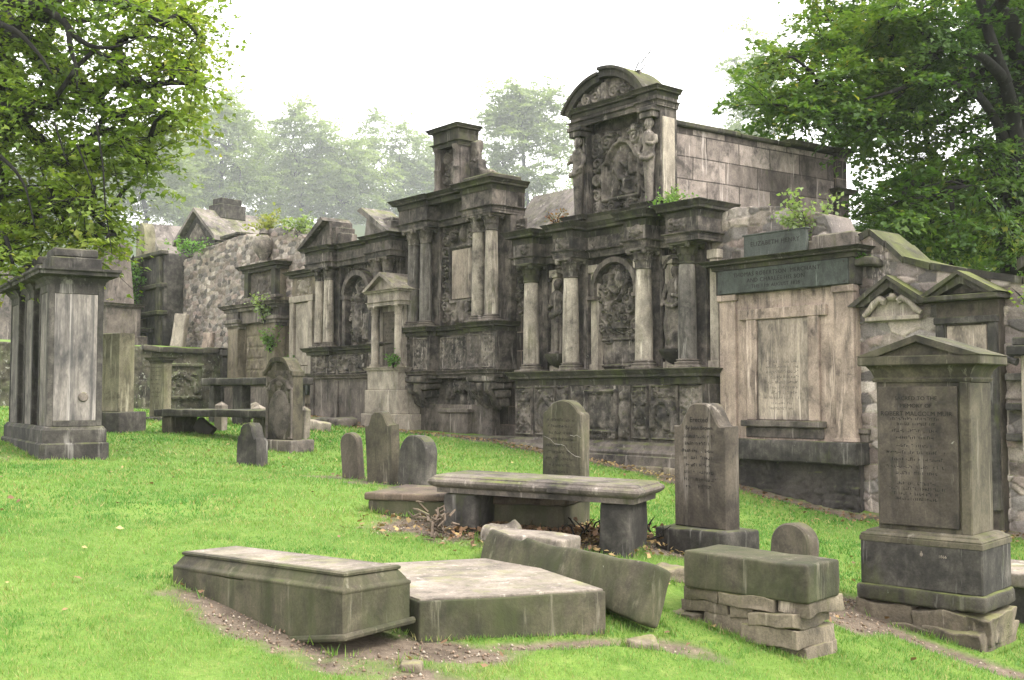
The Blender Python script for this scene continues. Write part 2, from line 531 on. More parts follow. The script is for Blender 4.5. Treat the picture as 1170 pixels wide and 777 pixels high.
        if amp > 0:
            o = RNG.random(3) * 50 if seed == 0 else np.array([seed * 3.7, seed * 1.3, seed * 5.1])
            edge = (np.abs(V) > (h - r * 1.1)).sum(1)
            for k in range(3):
                V[:, k] += amp * (.45 + .45 * (edge >= 2)) * fbm(V * fr + o + k * 9.1, 3 + k, 3)
        V[:, 2] += h[2]
        if warp:
            V = warp(V)
        if rot is not None:
            V = V @ np.array(rot.to_3x3()).T
        return self.add(V + np.array(loc, float), F)

    def build(self, name, mat, parent=None, smooth=38):
        me = bpy.data.meshes.new(name)
        V = np.concatenate(self.v)
        if parent is not None:
            V = V - np.array(parent.get('_o', (0, 0, 0)))
        me.from_pydata(V.tolist(), [], self.f)
        me.materials.append(mat if not isinstance(mat, str) else M[mat])
        me.polygons.foreach_set('use_smooth', np.ones(len(me.polygons), bool))
        me.set_sharp_from_angle(angle=R(smooth))
        me.update()
        o = bpy.data.objects.new(name, me)
        COL.objects.link(o)
        if parent is not None:
            o.parent = parent
            if '_o' in parent: o['_o'] = parent['_o']
        return o


def tag(o, label, cat, group=None, kind=None):
    if label: o['label'] = label
    if cat: o['category'] = cat
    if group: o['group'] = group
    if kind: o['kind'] = kind
    return o


def thing(name, label, cat, loc, rz=0.0, group=None, origin=(0, 0, 0), tilt=None):
    o = bpy.data.objects.new(name, None)
    COL.objects.link(o)
    o.empty_display_size = .2
    o.location = loc
    o.rotation_euler = (tilt[0] if tilt else 0, tilt[1] if tilt else 0, rz)
    o['_o'] = origin
    return tag(o, label, cat, group)


def wall_thing(name, label, cat, a, zb, group=None):
    """a thing set against the memorial wall: its parts are drawn in wall coordinates x = along, y = -out, z = height"""
    return thing(name, label, cat, wp(a, 0, zb), WALL_ROT, group, (a, 0, zb))


def mesh_np(name, V, F, mat, parent=None, col=None, smooth=False):
    me = bpy.data.meshes.new(name)
    V = np.asarray(V, np.float32); F = np.asarray(F, np.int32); n, k = F.shape
    me.vertices.add(len(V)); me.vertices.foreach_set('co', V.ravel())
    me.loops.add(n * k); me.loops.foreach_set('vertex_index', F.ravel())
    me.polygons.add(n); me.polygons.foreach_set('loop_start', np.arange(0, n * k, k, dtype=np.int32))
    me.polygons.foreach_set('loop_total', np.full(n, k, np.int32))
    if smooth:
        me.polygons.foreach_set('use_smooth', np.ones(n, bool))
    if col is not None:
        a = me.color_attributes.new('Col', 'FLOAT_COLOR', 'POINT')
        c = np.ones((len(V), 4), np.float32); c[:, :3] = col
        a.data.foreach_set('color', c.ravel())
    me.update(calc_edges=True)
    me.materials.append(mat if not isinstance(mat, str) else M[mat])
    o = bpy.data.objects.new(name, me)
    COL.objects.link(o)
    if parent is not None:
        o.parent = parent
    return o


# ------------------------------------------------------------------ carving (height fields)
class Carve:
    def __init__(self, w, h, res=.016):
        self.w, self.h = w, h
        self.nx, self.nz = max(8, int(w / res)), max(8, int(h / res))
        self.X, self.Z = np.meshgrid(np.linspace(-w / 2, w / 2, self.nx), np.linspace(0, h, self.nz))
        self.H = np.zeros_like(self.X)

    def dome(self, cx, cz, rx, rz, hh, p=.36):
        d = ((self.X - cx) / rx) ** 2 + ((self.Z - cz) / rz) ** 2
        self.H = np.maximum(self.H, hh * np.clip(1 - d, 0, 1) ** p); return self

    def dish(self, cx, cz, rx, rz, dd):
        d = ((self.X - cx) / rx) ** 2 + ((self.Z - cz) / rz) ** 2
        self.H = np.where(d < 1, self.H - dd * np.sqrt(np.clip(1 - d, 0, 1)), self.H); return self

    def stroke(self, pts, r, hh):
        pts = np.asarray(pts, float); r = np.broadcast_to(np.asarray(r, float), (len(pts),))
        for i in range(len(pts) - 1):
            p, q = pts[i], pts[i + 1]; dv = q - p; L = dv @ dv + 1e-12
            x0, x1 = min(p[0], q[0]) - r[i] * 1.1, max(p[0], q[0]) + r[i] * 1.1
            z0, z1 = min(p[1], q[1]) - r[i] * 1.1, max(p[1], q[1]) + r[i] * 1.1
            m = (self.X >= x0) & (self.X <= x1) & (self.Z >= z0) & (self.Z <= z1)
            if not m.any(): continue
            x, z = self.X[m], self.Z[m]
            t = np.clip(((x - p[0]) * dv[0] + (z - p[1]) * dv[1]) / L, 0, 1)
            d = np.hypot(x - p[0] - t * dv[0], z - p[1] - t * dv[1])
            rr = r[i] + (r[i + 1] - r[i]) * t
            self.H[m] = np.maximum(self.H[m], 1.15 * hh * np.clip(1 - (d / rr) ** 2, 0, 1) ** .36)
        return self

    def rect(self, x0, x1, z0, z1, hh, soft=.012):
        d = np.minimum(np.minimum(self.X - x0, x1 - self.X), np.minimum(self.Z - z0, z1 - self.Z))
        self.H = np.maximum(self.H, hh * np.clip(d / soft, 0, 1)); return self

    def sink(self, x0, x1, z0, z1, dd, soft=.012):
        d = np.minimum(np.minimum(self.X - x0, x1 - self.X), np.minimum(self.Z - z0, z1 - self.Z))
        self.H -= dd * np.clip(d / soft, 0, 1); return self

    def frame(self, x0, x1, z0, z1, t, hh):
        for a in ((x0, x1, z0, z0 + t), (x0, x1, z1 - t, z1), (x0, x0 + t, z0, z1), (x1 - t, x1, z0, z1)):
            self.rect(*a, hh)
        return self

    def scroll(self, cx, cz, r, turn=1, a0=0.0, turns=1.6, w=.3, hh=.05, tail=0.0):
        t = np.linspace(0, 1, 22)
        rad = r * (1 - .86 * t); ang = a0 + turn * t * turns * 2 * math.pi
        pts = np.c_[cx + rad * np.cos(ang), cz + rad * np.sin(ang)]
        self.stroke(pts, r * w * (1 - .45 * t), hh)
        self.dome(cx, cz, r * .24, r * .24, hh * 1.1)
        if tail:
            d = np.array([-math.sin(a0), math.cos(a0)]) * -turn
            self.stroke([pts[0], pts[0] + d * tail * .6, pts[0] + d * tail + np.array([math.cos(a0), math.sin(a0)]) * tail * .3],
                        [r * w, r * w * .9, r * w * .25], hh)
        return self

    def rosette(self, cx, cz, r, hh, n=6):
        for k in range(n):
            t = 2 * math.pi * k / n
            self.dome(cx + r * .6 * math.cos(t), cz + r * .6 * math.sin(t), r * .36, r * .36, hh)
        return self.dome(cx, cz, r * .3, r * .3, hh * 1.25)

    def mask(self, cx, cz, s, hh):
        """a worn carved face"""
        self.dome(cx, cz, s * .75, s, hh)
        self.dome(cx, cz - s * .1, s * .16, s * .36, hh * 1.35)
        for k in (-1, 1):
            self.dish(cx + k * s * .28, cz + s * .18, s * .15, s * .11, hh * .4)
            self.dome(cx + k * s * .7, cz + s * .55, s * .3, s * .4, hh * .8)
        self.dish(cx, cz - s * .52, s * .24, s * .09, hh * .35)
        return self

    def foliage(self, n, rmin, rmax, hh, seed, box=None, keep=None):
        g = np.random.default_rng(seed)
        x0, x1, z0, z1 = box or (-self.w / 2, self.w / 2, 0, self.h)
        for i in range(n):
            cx, cz = g.uniform(x0, x1), g.uniform(z0, z1)
            if keep and not keep(cx, cz): continue
            r = g.uniform(rmin, rmax); k = g.integers(0, 4)
            if k == 0: self.scroll(cx, cz, r, g.choice((-1, 1)), g.uniform(0, 6.3), 1.4, .32, hh * g.uniform(.6, 1), r)
            elif k == 1: self.rosette(cx, cz, r * .7, hh * g.uniform(.7, 1), 5)
            elif k == 2:
                a = g.uniform(0, 6.3); d = np.array([math.cos(a), math.sin(a)]); e = np.array([-d[1], d[0]])
                c = np.array([cx, cz])
                self.stroke([c - d * r, c - d * r * .3 + e * r * .35, c + d * r * .4 - e * r * .2, c + d * r], [r * .12, r * .34, r * .28, r * .08], hh * g.uniform(.6, 1))
            else: self.dome(cx, cz, r * .5, r * .4, hh * g.uniform(.6, 1))
        return self

    def mirror(self):
        self.H = np.maximum(self.H, self.H[:, ::-1]); return self

    def worn(self, amp=.006, seed=1, fr=14):
        P = np.stack([self.X.ravel() * fr, self.Z.ravel() * fr, np.full(self.X.size, seed * 3.3)], 1)
        self.H = self.H + amp * fbm(P, seed, 2).reshape(self.H.shape); return self


# ------------------------------------------------------------------ classical pieces
def torus_base(r, h):
    """attic base profile: (radius, z) from z 0 to h"""
    return [(r * 1.42, 0), (r * 1.42, h * .26), (r * 1.34, h * .27), (r * 1.40, h * .36), (r * 1.42, h * .44), (r * 1.36, h * .54), (r * 1.16, h * .57),
            (r * 1.12, h * .66), (r * 1.18, h * .74), (r * 1.26, h * .80), (r * 1.24, h * .89), (r * 1.06, h * .93), (r * 1.03, h)]


def add_column(parent, x, y, z0, z1, r, mat='column', cap_h=None, cap_mat='sooty_relief', fluted=False, seed=0, base_mat='ledge', ionic=False):
    cap_h = cap_h or r * 2.3
    bh = r * 1.0
    m = MB()
    m.box(x - r * 1.5, x + r * 1.5, y - r * 1.5, y + r * 1.5, z0, z0 + bh * .3, .01)
    m.lathe(torus_base(r, bh * .75), x, y, z0 + bh * .3 - .004, 20)
    col = m2 = MB()
    hs = z1 - cap_h - (z0 + bh * 1.05); pr = []
    for k in range(17):
        t = k / 16
        pr.append((r * (1.0 - .155 * t ** 1.7) * (1 + .006 * math.sin(k * 2.3 + seed)), hs * t))
    m2.lathe(pr, x, y, z0 + bh * 1.04, 22)
    shaft = m2.build('column_shaft', mat, parent)
    shaft.name = 'column'
    m.build('column_base', base_mat, shaft)
    # capital
    c = MB(); zc = z1 - cap_h; rt = r * .85
    if ionic:
        c.lathe([(rt * 1.0, 0), (rt * 1.14, cap_h * .12), (rt * 1.0, cap_h * .2), (rt * 1.05, cap_h * .5), (rt * 1.35, cap_h * .62), (rt * 1.3, cap_h * .75)], x, y, zc, 18)
    else:
        c.lathe([(rt * 1.12, 0), (rt * 1.18, cap_h * .04), (rt * 1.1, cap_h * .08), (rt, cap_h * .10), (rt * 1.02, cap_h * .5), (rt * 1.2, cap_h * .75), (rt * 1.45, cap_h * .86)], x, y, zc, 18)
        for row, (zb, hh, nn, o) in enumerate(((.09, .38, 8, 0), (.40, .36, 8, math.pi / 8))):
            for k in range(nn):
                t = o + 2 * math.pi * k / nn
                ct, st = math.cos(t), math.sin(t); w = rt * .36
                V = []
                for s, (rr, zz, ww) in enumerate(((1.0, 0, 1.0), (1.10, .5, 1.1), (1.22, .85, .9), (1.46, 1.0, .6), (1.52, .86, .25))):
                    rr = rr * rt * (1 + .1 * row)
                    for q in (-1, 0, 1):
                        V.append((x + (rr + (.05 * rt if q == 0 else 0)) * ct - q * ww * w * st, y + (rr + (.05 * rt if q == 0 else 0)) * st + q * ww * w * ct, zc + cap_h * (zb + hh * zz)))
                F = []
                for s in range(4):
                    for q in range(2):
                        F.append((s * 3 + q, s * 3 + q + 1, s * 3 + q + 4, s * 3 + q + 3))
                c.add(V, F)
    for sx in (-1, 1):
        for sy in (-1, 1):
            c.ball((x + sx * rt * 1.32, y + sy * rt * 1.32, zc + cap_h * .80), (rt * .34, rt * .34, cap_h * .13), 8, 6)
    c.box(x - rt * 1.62, x + rt * 1.62, y - rt * 1.62, y + rt * 1.62, z1 - cap_h * .15, z1, .012)
    c.build('capital', cap_mat, shaft, 50)
    return shaft


CORN = [(-.06, 0), (.03, 0), (.04, .22), (.07, .30), (.08, .42), (.60, .50), (.62, .66), (.70, .70), (.80, .82), (.95, .94), (1.0, .96), (1.0, 1.0), (-.06, 1.06)]
ARCH = [(-.06, 0), (.02, 0), (.02, .3), (.12, .33), (.12, .62), (.25, .66), (.25, .78), (.65, .85), (.8, .95), (.8, 1.0), (-.06, 1.02)]
BASE = [(-.06, 0), (1.0, 0), (1.0, .40), (.88, .45), (.92, .55), (.80, .66), (.5, .75), (.42, .88), (.15, .95), (.05, 1.0), (-.06, 1.0)]


def scale_prof(pr, out, z0, z1):
    return [(o * out if o > 0 else o, z0 + z * (z1 - z0)) for o, z in pr]


def brk(x0, x1, yb, base, steps):
    """plan path with ressauts: from the wall out, along the front with steps (xa, xb, y), back to the wall"""
    pts = [(x0, yb)]
    y = base; pts.append((x0, y)); cur = x0
    for xa, xb, ys in steps:
        if abs(xa - x0) < 1e-6:
            pts[-1] = (x0, ys)
        else:
            pts += [(xa, base), (xa, ys)]
        if abs(xb - x1) < 1e-6:
            pts.append((x1, ys)); pts.append((x1, yb)); return pts
        pts += [(xb, ys), (xb, base)]
    pts += [(x1, base), (x1, yb)]
    return pts


def in_path(pts, inset, z0, z1, mb):
    """solid core of a ressaut plan"""
    n = len(pts)
    V = [(x, y, z0) for x, y in pts] + [(x, y, z1) for x, y in pts]
    mb.add(V, [tuple(range(n))[::-1], tuple(range(n, 2 * n))] + [(i, (i + 1) % n, n + (i + 1) % n, n + i) for i in range(n)])


def statue(parent, name, x, y, z0, h, mat='sooty_relief', herm=False, seed=0, lean=0.0, crown=False, wide=1.0):
    """draped standing stone figure (or a herm: half figure growing out of a tapering post), one continuous mesh"""
    m = MB(); s = h / 1.75
    if herm:
        sec = [(0, .10, .09), (.25, .11, .10), (.6, .135, .11), (.92, .17, .135), (1.0, .19, .15)]
    else:
        sec = [(0, .19, .16), (.10, .185, .15), (.45, .185, .145), (.75, .20, .15), (.95, .20, .15)]
    sec += [(1.08, .175, .13), (1.2, .17, .125), (1.32, .20, .135), (1.42, .205, .125), (1.48, .14, .10), (1.52, .065, .065), (1.57, .06, .06)]
    V = []; n = 26
    for z, rx, ry in sec:
        for k in range(n):
            t = 2 * math.pi * k / n
            f = 1 + (.075 * math.cos(7 * t + z * 2.2 + seed) + .04 * math.cos(12 * t + z)) * (1 if z < 1.1 and not (herm and z < .85) else .15)
            V.append((x + s * (rx * wide * f * math.cos(t) + lean * (z - .8) ** 2 * .2 - lean * .05 * math.sin(z * 3)), y + s * ry * f * math.sin(t), z0 + s * z))
    F = []
    for i in range(len(sec) - 1):
        for k in range(n):
            l = (k + 1) % n
            F.append((i * n + k, i * n + l, (i + 1) * n + l, (i + 1) * n + k))
    F.append(tuple(range(n))[::-1]); F.append(tuple(range((len(sec) - 1) * n, len(sec) * n)))
    m.add(V, F)
    hd = z0 + s * 1.655; hx = x + s * lean * .1
    m.ball((hx, y - .01 * s, hd), (s * .082, s * .098, s * .118), 14, 10)
    m.ball((hx, y - s * .105, hd - s * .012), (s * .018, s * .03, s * .03), 6, 5)                 # nose
    m.ball((hx, y - s * .085, hd - s * .06), (s * .035, s * .025, s * .014), 6, 5)                # mouth
    m.ball((hx, y - s * .075, hd - s * .095), (s * .035, s * .03, s * .025), 6, 5)                # chin
    for q in (-1, 1):
        m.ball((hx + q * s * .033, y - s * .092, hd + s * .018), (s * .02, s * .012, s * .012), 6, 5)
    m.ball((hx, y + s * .015, hd + s * .03), (s * .10, s * .11, s * .115), 12, 8)                 # hair
    if crown:
        m.lathe([(s * .10, 0), (s * .12, .03 * s), (s * .10, .09 * s)], hx, y, hd + s * .08, 12)
    sg = 1 if seed % 2 else -1
    sh = z0 + s * 1.40
    A = lambda px, py, pz: (x + s * px * sg * (.5 + .5 * wide), y + s * py, z0 + s * pz)
    if herm:
        m.tube([A(.19, 0, 1.40), A(.25, -.03, 1.22), A(.24, -.10, 1.08), A(.12, -.17, 1.0)], [s * .062, s * .055, s * .046, s * .036], 8)
        m.tube([A(-.19, 0, 1.40), A(-.24, -.02, 1.25), A(-.22, -.12, 1.20), A(-.06, -.17, 1.24)], [s * .062, s * .055, s * .046, s * .036], 8)
    else:
        m.tube([A(.19, 0, 1.40), A(.26, -.02, 1.2), A(.27, -.08, 1.02), A(.22, -.16, .92)], [s * .064, s * .056, s * .046, s * .036], 8)
        m.tube([A(-.19, 0, 1.40), A(-.26, -.01, 1.2), A(-.20, -.13, 1.10), A(-.04, -.18, 1.16)], [s * .064, s * .056, s * .046, s * .036], 8)
    # sash of cloth at the hips
    m.tube([A(-.2, -.06, .98), A(-.1, -.16, .90), A(.05, -.17, .92), A(.2, -.06, 1.02)], s * .05, 8)
    if not herm:
        m.ball(A(.09, -.13, .03), (s * .05, s * .09, s * .04), 8, 6); m.ball(A(-.09, -.13, .03), (s * .05, s * .09, s * .04), 8, 6)
        m.tube([A(.1, -.12, .85), A(.13, -.15, .5), A(.10, -.12, .1)], [s * .04, s * .045, s * .035], 8)
    o = m.build(name, mat, parent, 180)
    md = o.modifiers.new('rm', 'REMESH'); md.mode = 'VOXEL'; md.voxel_size = max(.011, h * .0085); md.use_smooth_shade = True
    sm = o.modifiers.new('sm', 'SMOOTH'); sm.iterations = 2; sm.factor = .5
    return o


def text_mesh(name, body, size, mat, parent, loc, rot=(0, 0, 0), ext=.002, align='CENTER', space=1.0):
    cu = bpy.data.curves.new('txt', 'FONT')
    cu.body = body; cu.size = size; cu.extrude = ext; cu.align_x = align; cu.align_y = 'CENTER'; cu.space_character = space
    cu.resolution_u = 2
    t = bpy.data.objects.new('txt', cu); COL.objects.link(t)
    bpy.context.view_layer.update()
    me = bpy.data.meshes.new_from_object(t.evaluated_get(bpy.context.evaluated_depsgraph_get()))
    bpy.data.objects.remove(t); bpy.data.curves.remove(cu)
    me.name = name
    me.materials.clear(); me.materials.append(M[mat])
    o = bpy.data.objects.new(name, me); COL.objects.link(o)
    o.parent = parent
    off = Vector(parent.get('_o', (0, 0, 0)))
    o.location = Vector(loc) - off
    o.rotation_euler = (R(90) + rot[0], rot[1], rot[2])
    return o


def worn_lines(mb, x0, x1, zs, y, hh, seed=0, gap=.35, slope=0.0, z_ref=0.0):
    """rows of weathered, no longer readable cuts (short strokes)"""
    g = random.Random(seed)
    for z in zs:
        w = (x1 - x0) * g.uniform(.55, 1.0); c = (x0 + x1) / 2; x = c - w / 2
        while x < c + w / 2 - hh:
            if g.random() < .14: x += hh * g.uniform(.6, 1.1); continue
            sw = hh * g.uniform(.16, .24); h2 = hh * g.uniform(.55, 1.0)
            yy = y + slope * (z - z_ref)
            k = g.random()
            if k < .75: mb.add([(x, yy, z), (x + sw, yy, z), (x + sw, yy, z + h2), (x, yy, z + h2)], [(0, 1, 2, 3)])
            if k > .35:
                zz = z + h2 * g.choice((0, .4, .8)); mb.add([(x, yy - .0005, zz), (x + hh * .5, yy - .0005, zz), (x + hh * .5, yy - .0005, zz + sw), (x, yy - .0005, zz + sw)], [(0, 1, 2, 3)])
            x += hh * g.uniform(.5, .8)
# ------------------------------------------------------------------ the ground
def wall_front(a):
    """how far the memorials stand out from the wall line, at a along it"""
    xs_ = [-40, -14.5, -11.3, -9.8, -6.75, -6.7, -5.35, -2.4, -2.0, 2.58, 2.62, 5.1, 5.2, 12]
    return np.interp(a, xs_, [.6, .6, .6, .55, .55, 1.0, 1.0, 1.0, .95, .95, .45, .5, .36, .36])


def soil_amount(x, y):
    """bare earth where turf has worn away"""
    s = np.zeros(len(x))

    def blob(cx, cy, rx, ry, rot=0, k=1.0):
        c, sn = math.cos(rot), math.sin(rot)
        u = (x - cx) * c + (y - cy) * sn; v = -(x - cx) * sn + (y - cy) * c
        d = np.sqrt((u / rx) ** 2 + (v / ry) ** 2)
        np.maximum(s, k * np.clip(1.6 - d, 0, 1), out=s)
    blob(-1.22, 6.78, 1.15, .34, -.62)                     # beside the casket tomb
    blob(-.55, 6.60, .50, .20, .1)
    blob(.45, 6.98, .62, .07, .3, .8)
    blob(1.10, 7.02, .30, .12, -.5, .8)
    blob(.45, 9.75, 1.10, .50, 0)                           # under the table tomb
    blob(-.7, 9.9, .50, .40, 0)
    blob(2.55, 8.5, .40, .34, -.6)                          # trodden path by the gabled headstone
    blob(3.2, 8.0, .8, .14, -.75)
    blob(3.0, 8.9, .4, .4)
    blob(-7.6, 13.8, .9, .6)                                # left of the tall tomb
    for px, py, Y in ((395, 537, 13.2), (440, 548, 12.6), (478, 553, 12.2), (545, 530, 14.5)):
        q = at(px, py, Y); blob(q[0], q[1], .42, .3, 0, .8)
    d = (x - W0[0]) * N[0] + (y - W0[1]) * N[1] - wall_front((x - W0[0]) * U[0] + (y - W0[1]) * U[1])   # drip line at the foot of the wall
    aa = (x - W0[0]) * U[0] + (y - W0[1]) * U[1]
    np.maximum(s, np.clip(1.25 - np.abs(d + .05) / np.where(aa > 2.6, .20, .42), 0, .9) * (aa > -15) * (aa < 9), out=s)
    P = np.stack([x, y, np.zeros_like(x)], 1)
    s = np.clip(s + .26 * fbm(P * 2.2, 5, 3) * (s > .02) + .22 * fbm(P * 8, 8, 3) * (s > .02), 0, 1)
    return s


xs = np.unique(np.r_[np.linspace(-255, -22, 32), np.linspace(-22, -8, 50), np.linspace(-8, 8, 210), np.linspace(8, 20, 30), np.linspace(20, 255, 30)])
ys = np.unique(np.r_[np.linspace(-30, 3, 16), np.linspace(3, 14, 170), np.linspace(14, 32, 90), np.linspace(32, 60, 12), np.linspace(60, 455, 40)])
GX, GY = np.meshgrid(xs, ys)
gx, gy = GX.ravel(), GY.ravel()
gzv = gz(gx, gy)
soil = soil_amount(gx, gy)
PN = np.stack([gx, gy, np.zeros_like(gx)], 1)
gzv = gzv + 52 * np.clip((gy - 75) / 255, 0, 1) ** 1.15 + .012 * fbm(PN * 1.3, 2, 3) - .030 * np.clip(soil * 1.3, 0, 1) * (np.abs(gx) < 9)
i_ = np.arange(len(gx)).reshape(GX.shape)
gF = np.stack([i_[:-1, :-1], i_[:-1, 1:], i_[1:, 1:], i_[1:, :-1]], -1).reshape(-1, 4)


def lawn_mat():
    m, nt, b = new_mat('lawn_and_soil', .95)
    a = nd(nt, 'ShaderNodeAttribute', attribute_name='Col')
    sp = nt.nodes.new('ShaderNodeSeparateColor'); nt.links.new(a.outputs['Color'], sp.inputs[0])
    geo = nt.nodes.new('ShaderNodeNewGeometry'); P = geo.outputs['Position']
    n1 = noise(nt, P, 1.2, 6, .65); n2 = noise(nt, P, 30, 4, .75); n3 = noise(nt, P, 5, 5, .7)
    g = mixc(nt, ramp(nt, n1, .35, .65), (.085, .155, .020), (.13, .205, .032))
    g = mixc(nt, ramp(nt, n3, .5, .75), g, (.17, .22, .05))
    g = mixc(nt, .55, g, ramp(nt, n2, .3, .7, (.35, .4, .3, 1), (1, 1, 1, 1)), 'MULTIPLY')
    e = mixc(nt, ramp(nt, n3, .35, .65), (.085, .064, .047), (.185, .145, .108))
    e = mixc(nt, .6, e, ramp(nt, n2, .3, .7, (.4, .38, .36, 1), (1, 1, 1, 1)), 'MULTIPLY')
    f = ramp(nt, mul(nt, sp.outputs[0], mul(nt, mul(nt, n2, .5), -.25, 'ADD'), 'ADD'),   .22, .75)
    g = mixc(nt, sp.outputs[1], g, (.030, .045, .016))         # rough wooded slope far beyond the wall
    nt.links.new(mixc(nt, f, g, e), b.inputs['Base Color'])
    bp = nd(nt, 'ShaderNodeBump', i_Strength=.7, i_Distance=.03); nt.links.new(n2, bp.inputs['Height'])
    nt.links.new(bp.outputs[0], b.inputs['Normal'])
    return m


M['lawn'] = lawn_mat()
ground = mesh_np('ground', np.stack([gx, gy, gzv], 1), gF, 'lawn', col=np.stack([soil, np.clip((gy - 40) / 20, 0, 1), 0 * soil], 1), smooth=True)
ground['kind'] = 'structure'

# raised terrace behind the low retaining wall
ss = np.linspace(-2, 34, 60); tt = np.linspace(0.05, 40, 60)
TS, TT = np.meshgrid(ss, tt)
q0 = W0 + U * -14.5
tx = q0[0] + N[0] * TS.ravel() - U[0] * TT.ravel(); ty = q0[1] + N[1] * TS.ravel() - U[1] * TT.ravel()
tz = 2.86 + .055 * np.minimum(TT.ravel(), 9) + .04 * fbm(np.stack([tx, ty, 0 * tx], 1), 4, 3)
i_ = np.arange(tx.size).reshape(TS.shape)
tF = np.stack([i_[:-1, :-1], i_[1:, :-1], i_[1:, 1:], i_[:-1, 1:]], -1).reshape(-1, 4)
tsoil = np.clip(1.25 - TT.ravel() * .9, 0, .9) * (TS.ravel() < 6) + .25 * (TS.ravel() > 6)
terr = mesh_np('terrace_ground', np.stack([tx, ty, tz], 1), tF, 'lawn', col=np.stack([tsoil, 0 * tsoil, 0 * tsoil], 1), smooth=True)
terr['kind'] = 'structure'

# ------------------------------------------------------------------ rubble masonry
PAL = np.array([(.30, .24, .205), (.36, .30, .25), (.24, .20, .18), (.42, .355, .30), (.19, .168, .155), (.32, .245, .215), (.29, .26, .235), (.12, .108, .10), (.46, .40, .35)])


def rubble_mesh(name, parent, x0, x1, ztop, zbot, p, thick=.6, cw=.36, ch=.19, res=.03, depth=.05, seed=1, mortar=(.25, .21, .18), mat='rubble', dark=1.0, slope=0.0):
    """wall of irregular stones: every stone stands proud of its mortar; ztop/zbot are functions of x"""
    g = np.random.default_rng(seed)
    nx = max(4, int((x1 - x0) / res)); X1 = np.linspace(x0, x1, nx)
    zt = np.array([ztop(x) for x in X1]); zb = np.array([zbot(x) for x in X1])
    nz = max(4, int((zt - zb).max() / res))
    T = np.linspace(0, 1, nz)[:, None]
    X = np.repeat(X1[None], nz, 0); Z = zb[None] + T * (zt - zb)[None]
    # jittered rows of cells
    wob = .05 * vn(np.stack([X.ravel() * 1.5, Z.ravel() * 1.5, 0 * X.ravel() + seed], 1), seed).reshape(X.shape)
    Zc = Z + wob
    nr = int((Zc.max() - Zc.min()) / ch) + 3; ncol = int((x1 - x0) / cw) + 3
    zs0 = Zc.min() - ch; xs0 = x0 - cw
    cx = xs0 + (np.arange(ncol)[None] + g.uniform(-.36, .36, (nr, ncol)) + g.uniform(0, 1, (nr, 1))) * cw
    cz = zs0 + (np.arange(nr)[:, None] + g.uniform(-.30, .30, (nr, ncol))) * ch
    wgt = g.uniform(-.22, .22, (nr, ncol))
    r = ((Zc - zs0) / ch).astype(int); d1 = np.full(X.shape, 9.); d2 = np.full(X.shape, 9.); ci = np.zeros(X.shape, int)
    for dr in (-1, 0, 1, 2):
        rr = np.clip(r + dr, 0, nr - 1)
        c0 = np.clip(np.round((X - xs0) / cw - .5).astype(int), 0, ncol - 1)
        for dc in (-2, -1, 0, 1, 2):
            cc = np.clip(c0 + dc, 0, ncol - 1)
            d = np.sqrt(((X - cx[rr, cc]) / cw * 1.0) ** 2 + ((Zc - cz[rr, cc]) / ch) ** 2) + wgt[rr, cc]
            idn = rr * ncol + cc
            new = (d < d1 - 1e-9)
            d2 = np.where(new, d1, np.where((d < d2) & (idn != ci), d, d2)); ci = np.where(new, idn, ci); d1 = np.where(new, d, d1)
    edge = np.clip((d2 - d1) / .15 + .12 * vn(np.stack([X.ravel() * 22, Z.ravel() * 22, 0 * X.ravel()], 1), seed).reshape(X.shape), 0, 1)
    sh = edge ** .40
    hv = g.uniform(.35, 1.0, nr * ncol)[ci]
    tl = g.uniform(-1, 1, nr * ncol)[ci]
    P = np.stack([X.ravel() * 9, Z.ravel() * 9, 0 * X.ravel() + seed], 1)
    bump = fbm(P, seed, 3).reshape(X.shape)
    Y = -p - depth * sh * hv - .010 * bump * (.4 + sh) - .02 * tl * (Z - Zc.mean()) * 0 + slope * (Z - zb[None])
    pc = PAL[g.integers(0, len(PAL), nr * ncol)] * g.uniform(.5, 1.3, (nr * ncol, 1)) * dark
    col = pc[ci]
    mo = np.clip(1 - edge * 2.6, 0, 1)[..., None]
    col = col * (1 - mo) + np.array(mortar) * dark * mo
    V = np.stack([X, Y, Z], -1).reshape(-1, 3); C = col.reshape(-1, 3)
    i = np.arange(nz * nx).reshape(nz, nx)
    F = np.stack([i[:-1, :-1], i[:-1, 1:], i[1:, 1:], i[1:, :-1]], -1).reshape(-1, 4)
    # top, sides and back
    bt = np.stack([X1, np.full(nx, -p + thick), zt + .04 * vn(np.stack([X1 * 3, 0 * X1, 0 * X1], 1), 3)], 1); bb = np.stack([X1, np.full(nx, -p + thick), zb], 1)
    k = len(V); V = np.r_[V, bt, bb]; C = np.r_[C, np.tile(PAL[2] * dark, (2 * nx, 1))]
    a = np.arange(nx - 1)
    F = np.r_[F, np.stack([i[-1, :-1], i[-1, 1:], k + a + 1, k + a], 1), np.stack([k + a, k + a + 1, k + nx + a + 1, k + nx + a], 1),
              [[i[0, 0], i[-1, 0], k, k + nx]], [[i[-1, -1], i[0, -1], k + nx + nx - 1, k + nx - 1]]]
    V = V - np.array(parent.get('_o', (0, 0, 0)) if parent is not None else (0, 0, 0))
    return mesh_np(name, V, F, mat, parent, C)


def jag(pts, amp=.08, seed=0, step=.35):
    """broken top line through points (x, z)"""
    xs_ = [p[0] for p in pts]; zs_ = [p[1] for p in pts]
    def f(x):
        k = math.floor(x / step)
        h = ((k * 7919 + seed * 104729) % 1000) / 1000 - .5
        return float(np.interp(x, xs_, zs_)) + amp * h * 2
    return f


def zg(a):
    q = wp(a, .6)
    return g1(q[0], q[1]) - .15


